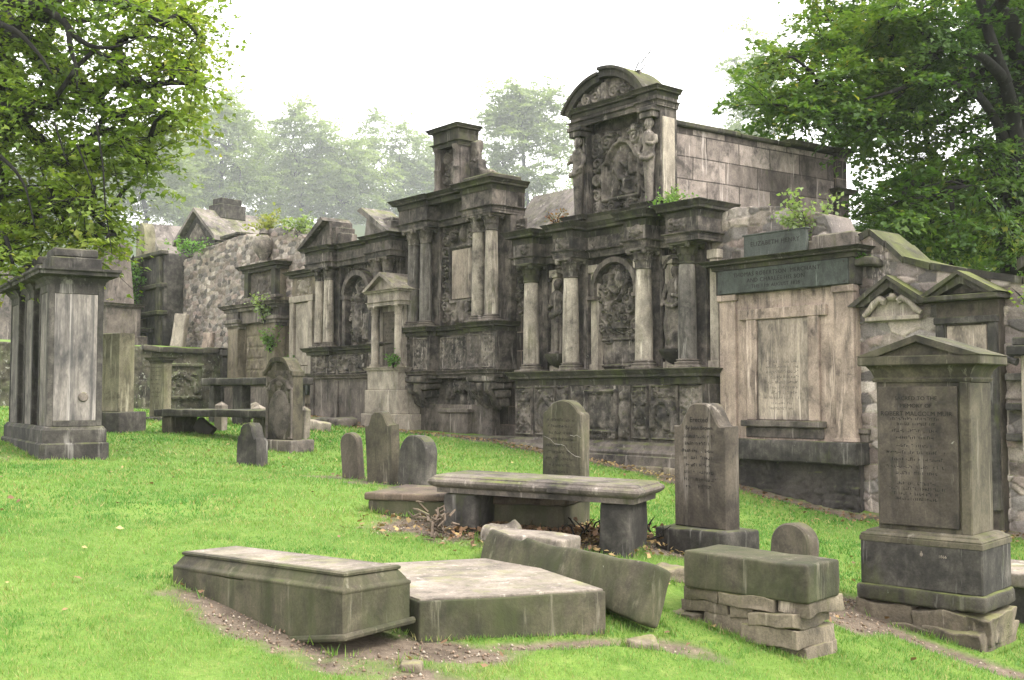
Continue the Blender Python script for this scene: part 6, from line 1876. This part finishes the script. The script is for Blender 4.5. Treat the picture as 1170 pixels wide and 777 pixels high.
# big sycamore behind the wall on the right
g_ = np.random.default_rng(11)
YR = 22.0
trk = [at(1172, 330, YR), at(1170, 250, YR), at(1166, 180, YR + .1), at(1158, 110, YR), at(1168, 20, YR + .3), at(1185, -90, YR + .2)]
trk[0][2] = 1.0
tg = []
for (px, py, n, sp) in ((905, 12, 3, 18), (880, 45, 4, 18), (860, 80, 4, 16), (843, 108, 3, 10), (842, 130, 3, 8), (868, 125, 4, 16), (900, 90, 5, 22), (930, 50, 5, 22), (960, 20, 5, 22), (900, 140, 5, 16), (940, 120, 6, 24), (980, 80, 6, 26), (1010, 35, 6, 26),
                        (960, 150, 6, 20), (1000, 130, 5, 24), (1040, 90, 5, 24), (1060, 40, 6, 28), (1100, 20, 6, 28), (1140, 40, 5, 26), (990, 190, 6, 24), (985, 235, 5, 20), (1010, 265, 5, 18), (1030, 225, 6, 26), (1055, 190, 4, 22), (1045, 265, 4, 18),
                        (1085, 215, 4, 22), (1120, 180, 3, 22), (1100, 100, 3, 22), (1125, 245, 6, 20), (1150, 270, 5, 14), (1105, 275, 4, 12), (1145, 215, 5, 20), (1080, 140, 3, 22), (1160, 120, 4, 18), (1075, 255, 3, 16), (975, 262, 4, 14)):
    for k in range(n):
        tg.append(at(px + (48 if px < 1000 else 12) + g_.normal(0, sp * .9), py + g_.normal(0, sp * .75), YR + g_.uniform(-3.2, 3.2)))
for q in ell(g_, 100, trk[4] + [.6, 0, 2.2], (5.6, 5.6, 5.0)): tg.append(q)
for q in ell(g_, 60, trk[4] + [3.5, 0, -1], (5.0, 5.0, 4.0)): tg.append(q)
rt = tree('broadleaf_tree', 'big dark sycamore overhanging the wall at the top right, trunk at the edge', tuple(trk[0]), trk, .55, tg, 360, .125, .85, DEEP, 21, wild=.3, twigs=4, lobed=True)

# the tree whose boughs hang in from the top left
g_ = np.random.default_rng(5)
YL = 16.0
trk = [np.array([-11.6, 17.5, .8]), np.array([-11.5, 17.4, 3]), np.array([-11.2, 17.2, 5.5]), np.array([-10.6, 17, 7.6]), np.array([-10.2, 16.8, 10])]
tg = []
for (px, py, n, sp) in ((20, 15, 5, 20), (60, 10, 5, 20), (110, 10, 5, 20), (160, 8, 5, 18), (205, 8, 4, 16), (232, 22, 3, 8), (245, 38, 2, 5), (215, 45, 4, 12), (225, 78, 3, 9), (232, 95, 2, 6), (200, 85, 4, 14), (205, 125, 3, 9), (210, 148, 2, 6), (185, 110, 4, 12),
                        (160, 50, 5, 20), (110, 60, 5, 22), (60, 60, 5, 22), (15, 70, 5, 22), (20, 120, 6, 24), (70, 115, 6, 22), (120, 110, 5, 22), (160, 90, 4, 16), (170, 150, 3, 14), (195, 180, 3, 8), (190, 195, 2, 6), (140, 160, 4, 16), (20, 180, 6, 22), (70, 180, 6, 22), (110, 190, 4, 16), (140, 205, 2, 8),
                        (15, 230, 6, 20), (60, 230, 6, 20), (95, 235, 4, 14), (15, 275, 5, 16), (55, 275, 5, 16), (95, 268, 3, 10), (8, 310, 4, 10), (40, 305, 3, 10), (118, 235, 2, 7), (128, 262, 2, 6), (140, 285, 2, 5), (134, 310, 1, 3), (150, 268, 1, 4), (120, 290, 1, 4)):
    for k in range(n):
        tg.append(at(px - (18 if py > 100 else 14) + g_.normal(0, sp * .8), py - (4 if py > 170 else 0) + g_.normal(0, sp * .7), YL + g_.uniform(-1.2, 2.0)))
for q in ell(g_, 70, (-10.2, 17, 9.5), (5, 4, 3.5)): tg.append(q)
lt = tree('broadleaf_tree', 'bright green tree whose leafy boughs hang in from the top left over the tall tomb', tuple(trk[0]), trk, .45, tg, 150, .105, .60, GREEN, 22, wild=.35, min_r=.010, twigs=4, lobed=True)
def boughs(tr, lines, mat='bark'):
    b = MB(); o = np.array(tr.location)
    for pts, r0, r1 in lines:
        P = np.array([at(px, py, Y) for px, py, Y in pts]); f = np.linspace(0, len(P) - 1, len(P) * 5)
        Q = np.stack([np.interp(f, range(len(P)), P[:, k]) for k in range(3)], 1)
        for _ in range(3): Q[1:-1] = (Q[:-2] + 2 * Q[1:-1] + Q[2:]) / 4
        b.tube(Q - o, np.linspace(r0, r1, len(Q)), 8)
    b.build('bough', mat, tr, 180)


boughs(lt, [([(-60, -30, 15.6), (0, 0, 15.2), (45, 8, 15.0), (72, 22, 14.9), (85, 42, 14.9), (105, 54, 14.9), (130, 55, 15.0), (165, 40, 15.2)], .09, .006),
            ([(78, 30, 14.9), (80, 55, 14.85), (88, 78, 14.8), (88, 100, 14.8)], .045, .012), ([(-20, 20, 15.0), (20, 35, 14.8), (45, 62, 14.7), (60, 85, 14.7)], .05, .015),
            ([(110, 140, 14.8), (118, 190, 14.8), (120, 235, 14.8), (128, 290, 14.8)], .018, .006), ([(62, 140, 14.7), (70, 165, 14.7), (78, 190, 14.7)], .016, .006),
            ([(0, 178, 14.8), (18, 195, 14.8), (30, 215, 14.8), (40, 260, 14.8)], .03, .01), ([(88, 165, 14.7), (98, 190, 14.7), (110, 225, 14.7)], .016, .006)])
boughs(rt, [([(1168, 200, 20.6), (1155, 120, 20.2), (1148, 90, 19.6), (1120, 62, 19.0), (1085, 56, 18.8), (1050, 62, 18.7)], .17, .02), ([(1165, 190, 20.8), (1120, 105, 19.8), (1060, 88, 19.0), (1020, 105, 18.8), (960, 120, 18.8)], .10, .008),
            ([(1150, 95, 19.6), (1130, 40, 19.4), (1120, 0, 19.5), (1115, -40, 19.6)], .11, .07), ([(1168, 260, 20.8), (1130, 230, 20.0), (1090, 205, 19.6), (1050, 215, 19.6)], .06, .008)])

# trees fading into the mist beyond the wall
G_B = 'misty trees beyond the wall'
for k, (px, top, Y, hw, bot, lab) in enumerate((
        (60, 195, 46, 75, 330, 'misty tree low behind the tall black tomb, far left'),
        (165, 165, 50, 60, 300, 'misty tree showing behind the hanging boughs at the left'),
        (255, 120, 55, 68, 290, 'tall pale misty tree above the small mausoleum roof'),
        (345, 137, 60, 52, 290, 'misty tree above the urn memorial, second from the mausoleum'),
        (440, 160, 64, 56, 290, 'lower misty tree just left of the turret of the tablet memorial'),
        (600, 120, 52, 58, 260, 'misty tree between the turret and the arched attic'),
        (90, 200, 52, 60, 320, 'misty tree filling the gap behind the leftmost hanging boughs'),
        (208, 175, 62, 50, 300, 'low misty tree left of the small mausoleum'),
        (300, 170, 66, 50, 300, 'low misty tree between the two tallest trees left of centre'),
        (392, 190, 60, 50, 300, 'low misty tree above the broken pediment memorial'),
        (486, 185, 66, 45, 300, 'low misty tree behind the left edge of the tablet memorial'),
        (862, 55, 48, 34, 190, 'faint misty tree at the left fringe of the big sycamore'),
        (1085, 225, 34, 45, 300, 'small blue green tree seen under the boughs of the big sycamore'),
        (1165, 225, 30, 40, 300, 'yellow green young tree under the big sycamore at the right edge'))):
    g_ = np.random.default_rng(100 + k)
    if Y > 40: Y = Y * 6.0; top -= 30
    c = at(px, (top + bot) / 2, Y); zt = at(px, top, Y)[2]; zb_ = at(px, bot, Y)[2]; w = hw / FPX * Y
    x0_ = c[0]; gb = 1.4 + (52 * min(1, max(0, (Y - 75) / 255)) ** 1.15)
    trk = [(x0_, Y, gb - .5), (x0_ + .06 * w, Y, gb + 4), (x0_ - .05 * w, Y, (zb_ + zt) / 2), (x0_ + .05 * w, Y + .2, zt * .6 + zb_ * .4)]
    trk.sort(key=lambda q: q[2])
    n = 105 if k < 11 else 50
    lo = max(gb + 3, zb_ - 4)
    T_ = ell(g_, n, (x0_, Y, (lo + zt) / 2), (w * .92, w * .85, (zt - lo) / 2 * .95), .35)
    T_[:, 2] += (2.0 if Y > 60 else .5) * vn(T_ * (.12 if Y > 60 else .35), k)
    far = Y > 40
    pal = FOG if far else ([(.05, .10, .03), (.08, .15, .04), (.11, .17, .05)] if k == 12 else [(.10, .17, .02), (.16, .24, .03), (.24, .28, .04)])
    tree('misty_tree' if far else 'young_tree', lab, (x0_, Y, gb - .5), trk, .75 if far else .3, T_, 330 if far else 150, .85 if far else .15, 5.2 if far else .6, pal, 40 + k, G_B if far else None, 5, .09 if far else .02, .3, 1)


# ------------------------------------------------------------------ plants growing on the stones
def weed(name, label, pos, h, w, n, size, pal, seed, upright=.7, stems=9, hang=False, cat='plant'):
    g = np.random.default_rng(seed); t = thing(name, label, cat, pos)
    b = MB(); C = []
    for k in range(stems):
        a = g.uniform(0, 6.28); r = w * g.uniform(.1, .55) ; hh = h * g.uniform(.45, 1)
        e = np.array([r * math.cos(a), r * math.sin(a) * .6, -hh if hang else hh])
        m = np.array([e[0] * .35, e[1] * .35, e[2] * .6])
        b.tube([(0, 0, -.03), m, e], [.008, .006, .003], 4, False)
        q = max(3, n // stems); u = g.uniform(.25, 1.05, q)[:, None]
        C.append(m * 2 * u * (1 - u) + e * u * u + g.normal(0, .05 * w + .03, (q, 3)))
    b.build('stem', M['bark'], t)
    leaves_mesh('foliage', np.concatenate(C), size, t, pal, seed=seed)
    return t


WEED = [(.06, .13, .03), (.09, .18, .04), (.14, .22, .06)]
PALEW = [(.14, .20, .08), (.20, .25, .12), (.10, .17, .05)]
for (nm, lab, a, p_, z, h, w, n, s, pal, sd) in (
        ('weed', 'tall pale buddleia bush growing on top of the slate plaque memorial', 4.12, .12, 3.78, .75, .75, 520, .075, PALEW, 1),
        ('weed', 'low tuft of weeds at the right end of the great memorial cornice', 1.75, .45, 4.56, .25, .8, 260, .06, WEED, 2),
        ('weed', 'second tuft of weeds at the corner of the arched attic', 1.62, .25, 4.57, .42, .35, 160, .06, PALEW, 3),
        ('weed', 'reddish valerian clump at the left foot of the arched attic', -.85, .55, 4.57, .28, .35, 140, .05, [(.22, .06, .04), (.16, .08, .04), (.10, .12, .04)], 4),
        ('weed', 'small fern sprouting at the foot of the pale aedicule columns', -5.45, .9, 2.19, .34, .36, 150, .06, WEED, 5),
        ('weed', 'leafy sapling growing from the right side of the urn memorial', -11.6, .5, 2.7, .75, .7, 300, .09, WEED, 6),
        ('weed', 'second sapling higher on the right of the urn memorial', -11.9, .5, 3.45, .8, .9, 260, .09, PALEW, 7),
        ('weed', 'small fern below the saplings beside the pale framed tablet', -10.9, .35, 2.2, .4, .4, 120, .07, WEED, 8),
        ('weed', 'yellowish bush on the wall top behind the urn memorial', -13.0, -.1, 5.85, .6, 1.3, 360, .11, [(.16, .20, .05), (.22, .22, .07), (.12, .17, .04)], 9),
        ('weed', 'bush on the ragged wall top nearer the broken pediment', -11.3, -.1, 5.7, .45, 1.2, 280, .10, PALEW, 10),
        ('weed', 'grassy tuft on the far left rubble wall beside the mausoleum', -17.5, .1, 5.9, .25, 1.6, 320, .09, WEED, 11),
        ('weed', 'green tuft on the corner of the pink right hand wall', 5.05, .3, 3.42, .2, .22, 80, .045, WEED, 12),
        ('weed', 'little yellow green weed on the wall at the right edge', 7.35, .4, 2.62, .3, .4, 90, .05, [(.2, .25, .03), (.13, .2, .03)], 13)):
    weed(nm, lab, wp(a, p_, z), h, w, n, s, pal, sd)
weed('ivy', 'ivy hanging down the face of the arched memorial on the far left terrace', wp(-20.5, .65, 6.05), 1.7, 1.1, 620, .10, WEED, 14, hang=True, stems=14)
weed('ivy', 'ivy trailing over the low ruined memorial on the far left terrace', wp(-22.4, .6, 5.5), .7, 1.8, 380, .10, WEED, 15, hang=True, stems=12)

t = thing('bare_sapling', 'bare twiggy sapling rooted on top of the arched attic', 'plant', wp(.55, .1, 6.95))
b = MB(); g_ = np.random.default_rng(3)
for k in range(7):
    a = g_.uniform(.05, 1.2); L = g_.uniform(.5, 1.15); e = np.array([.641 * L * math.cos(a) * 1.1, -.767 * L * math.cos(a) * .9, L * abs(math.sin(a)) * .75 + .12])
    pts = [np.zeros(3), e * .35 + [0, 0, .08], e * .7 + [0, 0, .10], e]
    b.tube(pts, [.008, .006, .004, .002], 5)
    for j in range(3):
        u = g_.uniform(.4, .9); q = e * u + [0, 0, .09]; b.tube([q, q + g_.normal(0, .12, 3) + [0, 0, .08], q + g_.normal(0, .1, 3) + [.1, -.1, .16]], [.004, .003, .0015], 4)
b.build('twig', 'bark', t)

p = at(497, 600, 9.35)
t = thing('branch_pile', 'tangle of dead broken branches heaped against the left leg of the table tomb', 'branches', (p[0], p[1], g1(p[0], p[1])))
b = MB(); g_ = np.random.default_rng(9)
for k in range(34):
    q = np.array([g_.normal(.03, .05), g_.normal(0, .09), g_.uniform(0, .22)]); e = q + np.array([g_.normal(-.02, .07), g_.normal(0, .09), g_.uniform(-.10, .12)])
    b.tube([q, (q + e) / 2 + g_.normal(0, .04, 3), e], [.013, .010, .004], 5)
b.build('branch', 'brownslab', t)
p = at(690, 606, 9.75)
t = thing('branch_pile', 'heap of dark dead twigs and leaves beside the right leg of the table tomb', 'branches', (p[0], p[1], g1(p[0], p[1])))
b = MB(); C = []
for k in range(44):
    q = np.array([g_.normal(-.1, .26), g_.normal(0, .16), g_.uniform(0, .06)]); e = q + np.array([g_.normal(.04, .13), g_.normal(0, .1), g_.uniform(.0, .16)])
    b.tube([q, (q + e) / 2 + g_.normal(0, .03, 3), e], [.010, .008, .003], 5)
b.build('branch', 'bark', t)
C = np.stack([g_.normal(-.12, .30, 420), g_.normal(0, .20, 420), np.abs(g_.normal(0, .05, 420))], 1)
leaves_mesh('dead_leaves', C, .06, t, [(.09, .05, .03), (.14, .08, .045), (.06, .04, .03)], 'litter', 4)

# ------------------------------------------------------------------ grass, fallen leaves
def footprint(x, y):
    """1 where a stone lies on the ground"""
    m = np.zeros(len(x), bool)
    def rectm(o, x0, x1, y0, y1):
        c, s = math.cos(-o.rotation_euler.z), math.sin(-o.rotation_euler.z); dx, dy = x - o.location.x, y - o.location.y
        u, v = dx * c - dy * s, dx * s + dy * c
        np.logical_or(m, (u > x0) & (u < x1) & (v > y0) & (v < y1), out=m)
    for o in bpy.data.objects:
        if o.name.startswith('casket_tomb'): rectm(o, -1.9, 0.02, 0, .52)
        if o.name.startswith('chest_slab'): rectm(o, 0, 1.24, 0, 1.55)
        if o.name.startswith('ledger_slab'): rectm(o, -.95, .95, -.42, .42)
        if o.name.startswith('rubble_footing'): rectm(o, -1.4, 0, 0, .44)
        if o.name.startswith('gabled_headstone'): rectm(o, -.55, .55, -.4, .4)
        if o.name.startswith('stone_block'): rectm(o, -.3, .3, -.17, .17)
    d = (x - W0[0]) * N[0] + (y - W0[1]) * N[1]
    return m | (d < wall_front((x - W0[0]) * U[0] + (y - W0[1]) * U[1]) - .05)


g_ = np.random.default_rng(77)
parts = []
for (y0_, y1_, dens, h, wd) in ((4.6, 7.0, 8200, .024, .0024), (7.0, 10, 5600, .025, .0032), (10, 14, 2400, .028, .0056), (14, 20, 900, .034, .0105), (20, 27, 260, .04, .020)):
    xl_, xr_ = -.52 * y1_ - 2.2, .52 * y1_ + 2.2
    n = int((xr_ - xl_) * (y1_ - y0_) * dens); x = g_.uniform(xl_, xr_, n); y = g_.uniform(y0_, y1_, n)
    k = np.abs(x) < .50 * y + 2.2; x, y = x[k], y[k]
    s = soil_amount(x, y); k = (g_.random(len(x)) > np.clip((s - .16) * 1.75, 0, .985)) & ~footprint(x, y); x, y, s = x[k], y[k], s[k]
    q = np.stack([x, y, 0 * x], 1)
    tuft = vn(q * 3.3, 9); tuft2 = vn(q * 9, 4); dens_keep = g_.random(len(x)) < .62 + .35 * tuft2; x, y, s, q, tuft, tuft2 = (v[dens_keep] for v in (x, y, s, q, tuft, tuft2))
    z = gz(x, y) + .012 * fbm(q * 1.3, 2, 3) - .030 * np.clip(s * 1.3, 0, 1)
    n = len(x); a = g_.uniform(0, 6.283, n); hh = h * (1 + .35 * tuft + .25 * tuft2) * g_.uniform(.55, 1.35, n); hh *= 1 + .9 * np.clip(1 - np.abs(s - .1) / .1, 0, 1) * (g_.random(n) < .3)
    ln = g_.normal(0, .55, (n, 2)) * hh[:, None]
    ww = wd * g_.uniform(.7, 1.3, n)
    ca, sa = np.cos(a) * ww, np.sin(a) * ww
    V = np.stack([np.stack([x - ca, y - sa, z - .006], 1), np.stack([x + ca, y + sa, z - .006], 1), np.stack([x + ln[:, 0], y + ln[:, 1], z + hh], 1)], 1).reshape(-1, 3)
    big = np.clip(.5 + .6 * fbm(q * np.array([.6, 1.1, 1]), 21, 4) + .2 * tuft, 0, 1)[:, None]
    c = np.array([.058, .165, .024]) * (1 - big) + np.array([.155, .255, .058]) * big
    dry = (g_.random(n) < .10 + .12 * (vn(q * 1.7, 31) > .25))[:, None]; c = np.where(dry, np.array([.27, .25, .10]), c) * g_.uniform(.82, 1.16, (n, 1))
    parts.append((V, np.repeat(c, 3, 0)))
# longer uncut grass against the stones
fx = []
for o in list(bpy.data.objects):
    if o.get('category') in ('headstone', 'tomb', 'post', 'stone', 'wall') and o.name.split('.')[0] not in ('boundary_wall', 'mausoleum_wall', 'gabled_lair_wall', 'far_wall', 'gabled_tomb', 'retaining_wall'):
        if not 4 < o.location.y < 24 or abs(o.location.x) > .5 * o.location.y + 1: continue
        L = [o] + list(o.children); Q = []
        for c in L:
            if c.type == 'MESH':
                a = np.empty(len(c.data.vertices) * 3); c.data.vertices.foreach_get('co', a); Q.append(a.reshape(-1, 3))
        if not Q: continue
        Q = np.concatenate(Q) * o.scale.x; lowq = Q[Q[:, 2] < .12]
        if len(lowq) < 4: continue
        (ax, ay), (bx, by) = lowq[:, :2].min(0), lowq[:, :2].max(0)
        per = 2 * (bx - ax + by - ay); n = int(per * (260 if o.location.y < 11 else 130)); u = g_.uniform(0, per, n); of = np.abs(g_.normal(0, .022, n))
        X = np.where(u < bx - ax, ax + u, np.where(u < bx - ax + by - ay, bx + of, np.where(u < 2 * (bx - ax) + by - ay, bx - (u - (bx - ax) - (by - ay)), ax - of)))
        Yl = np.where(u < bx - ax, ay - of, np.where(u < bx - ax + by - ay, ay + u - (bx - ax), np.where(u < 2 * (bx - ax) + by - ay, by + of, by - (u - 2 * (bx - ax) - (by - ay)))))
        c, s_ = math.cos(o.rotation_euler.z), math.sin(o.rotation_euler.z)
        fx.append(np.stack([o.location.x + X * c - Yl * s_, o.location.y + X * s_ + Yl * c], 1))
fx = np.concatenate(fx); x, y = fx[:, 0], fx[:, 1]; sl = soil_amount(x, y); k = (g_.random(len(x)) > sl * 1.1) & ~footprint(x, y); x, y = x[k], y[k]; n = len(x)
z = gz(x, y) - .01; hh = g_.uniform(.025, .085, n) * (.6 + .4 * (vn(np.stack([x * 5, y * 5, 0 * x], 1), 3) > 0)); a = g_.uniform(0, 6.283, n); ww = .0022 + .0003 * y; ln = g_.normal(0, .35, (n, 2)) * hh[:, None]
V = np.stack([np.stack([x - np.cos(a) * ww, y - np.sin(a) * ww, z], 1), np.stack([x + np.cos(a) * ww, y + np.sin(a) * ww, z], 1), np.stack([x + ln[:, 0], y + ln[:, 1], z + hh], 1)], 1).reshape(-1, 3)
c = np.array([.07, .16, .022]) + g_.random((n, 1)) * np.array([.10, .09, .035]); c = np.where((g_.random(n) < .15)[:, None], np.array([.26, .24, .11]), c)
parts.append((V, np.repeat(c, 3, 0)))
V = np.concatenate([p[0] for p in parts]); C = np.concatenate([p[1] for p in parts])
gr = mesh_np('grass', V, np.arange(len(V)).reshape(-1, 3), 'grass', None, C)
gr['kind'] = 'stuff'; gr['label'] = 'short bright green mown grass of the burial ground'

x = g_.uniform(-9, 7, 2600); y = g_.uniform(5, 24, 2600) ** 1.0
k = (np.abs(x) < .5 * y) & ~footprint(x, y); x, y = x[k], y[k]
s = soil_amount(x, y); k = (g_.random(len(x)) < .16 + .8 * (s > .2)); x, y = x[k], y[k]
a_ = g_.uniform(-14, 8, 1500); q = np.array([wp(v, float(wall_front(v)) + abs(g_.normal(0, .22))) for v in a_]); x = np.r_[x, q[:, 0]]; y = np.r_[y, q[:, 1]]
q = np.array([at(620, 606, 9.8)[:2]]) + g_.normal(0, 1, (1500, 2)) * [.62, .34]; x = np.r_[x, q[:, 0]]; y = np.r_[y, q[:, 1]]
C = np.stack([x, y, gz(x, y) + .03], 1)
lf = leaves_mesh('fallen_leaves', C, .06, None, [(.10, .06, .035), (.17, .10, .055), (.26, .19, .08), (.42, .36, .16)], 'litter', 8, 0, .8, 1.6)
lf['kind'] = 'stuff'; lf['label'] = 'fallen yellow and brown leaves scattered on the lawn and along the wall foot'

# earth crumbs and gravel on the bare patches
x = g_.uniform(-3, 5, 60000); y = g_.uniform(5.8, 11, 60000); s = soil_amount(x, y)
k = (s > .42) & ~footprint(x, y); x, y, s = x[k][:4500], y[k][:4500], s[k][:4500]
n = len(x); r = .003 + .010 * g_.random(n) ** 3; c = np.stack([x, y, gz(x, y) - .028 + r * .5], 1)
D = np.array([(1, 0, 0), (0, 1, 0), (-1, 0, 0), (0, -1, 0), (0, 0, 1.0), (0, 0, -1)]); Vv = (c[:, None] + D[None] * r[:, None, None] * g_.uniform(.6, 1.4, (n, 6, 1))).reshape(-1, 3)
f_ = np.array([(0, 1, 4), (1, 2, 4), (2, 3, 4), (3, 0, 4), (1, 0, 5), (2, 1, 5), (3, 2, 5), (0, 3, 5)]); Ff = (np.arange(n)[:, None, None] * 6 + f_[None]).reshape(-1, 3)
cc = np.array([(.16, .11, .075), (.24, .18, .13), (.30, .25, .20), (.12, .085, .06)])[g_.integers(0, 4, n)]
gv = mesh_np('loose_earth', Vv, Ff, 'litter', None, np.repeat(cc, 6, 0)); gv['kind'] = 'stuff'; gv['label'] = 'loose earth crumbs and gravel on the bare patches'

# ------------------------------------------------------------------ far ground things at the left edge, and the mist
t = thing('far_wall', 'distant grey wall seen through mist at the far left edge', 'wall', (-32, 62, 2), R(10))
b = MB(); b.box(-14, 14, -.4, .4, -2, 6.5, .02); b.build('masonry', 'rubble' if False else 'ledge', t); b = MB(); b.box(-14.1, 14.1, -.5, .5, 6.5, 6.8, .03); b.build('coping', 'ledge', t)

if HAZE > 0:
    b = MB(); x0, x1, y0, y1, z0, z1 = -260, 260, -35, 460, -3.5, 125
    b.add([(x, y, z) for x in (x0, x1) for y in (y0, y1) for z in (z0, z1)], [(0, 1, 3, 2), (4, 6, 7, 5), (0, 4, 5, 1), (2, 3, 7, 6), (0, 2, 6, 4), (1, 5, 7, 3)])
    m = bpy.data.materials.new('mist'); m.use_nodes = True; nt = m.node_tree; nt.nodes.clear()
    o_ = nt.nodes.new('ShaderNodeOutputMaterial'); v_ = nt.nodes.new('ShaderNodeVolumePrincipled')
    v_.inputs['Color'].default_value = (.93, .96, .97, 1); v_.inputs['Density'].default_value = HAZE; v_.inputs['Anisotropy'].default_value = .2
    nt.links.new(v_.outputs[0], o_.inputs['Volume'])
    hz = b.build('haze', m); hz['kind'] = 'stuff'; hz['label'] = 'thin morning mist filling the burial ground'

for o in bpy.data.objects:
    if '_o' in o: del o['_o']
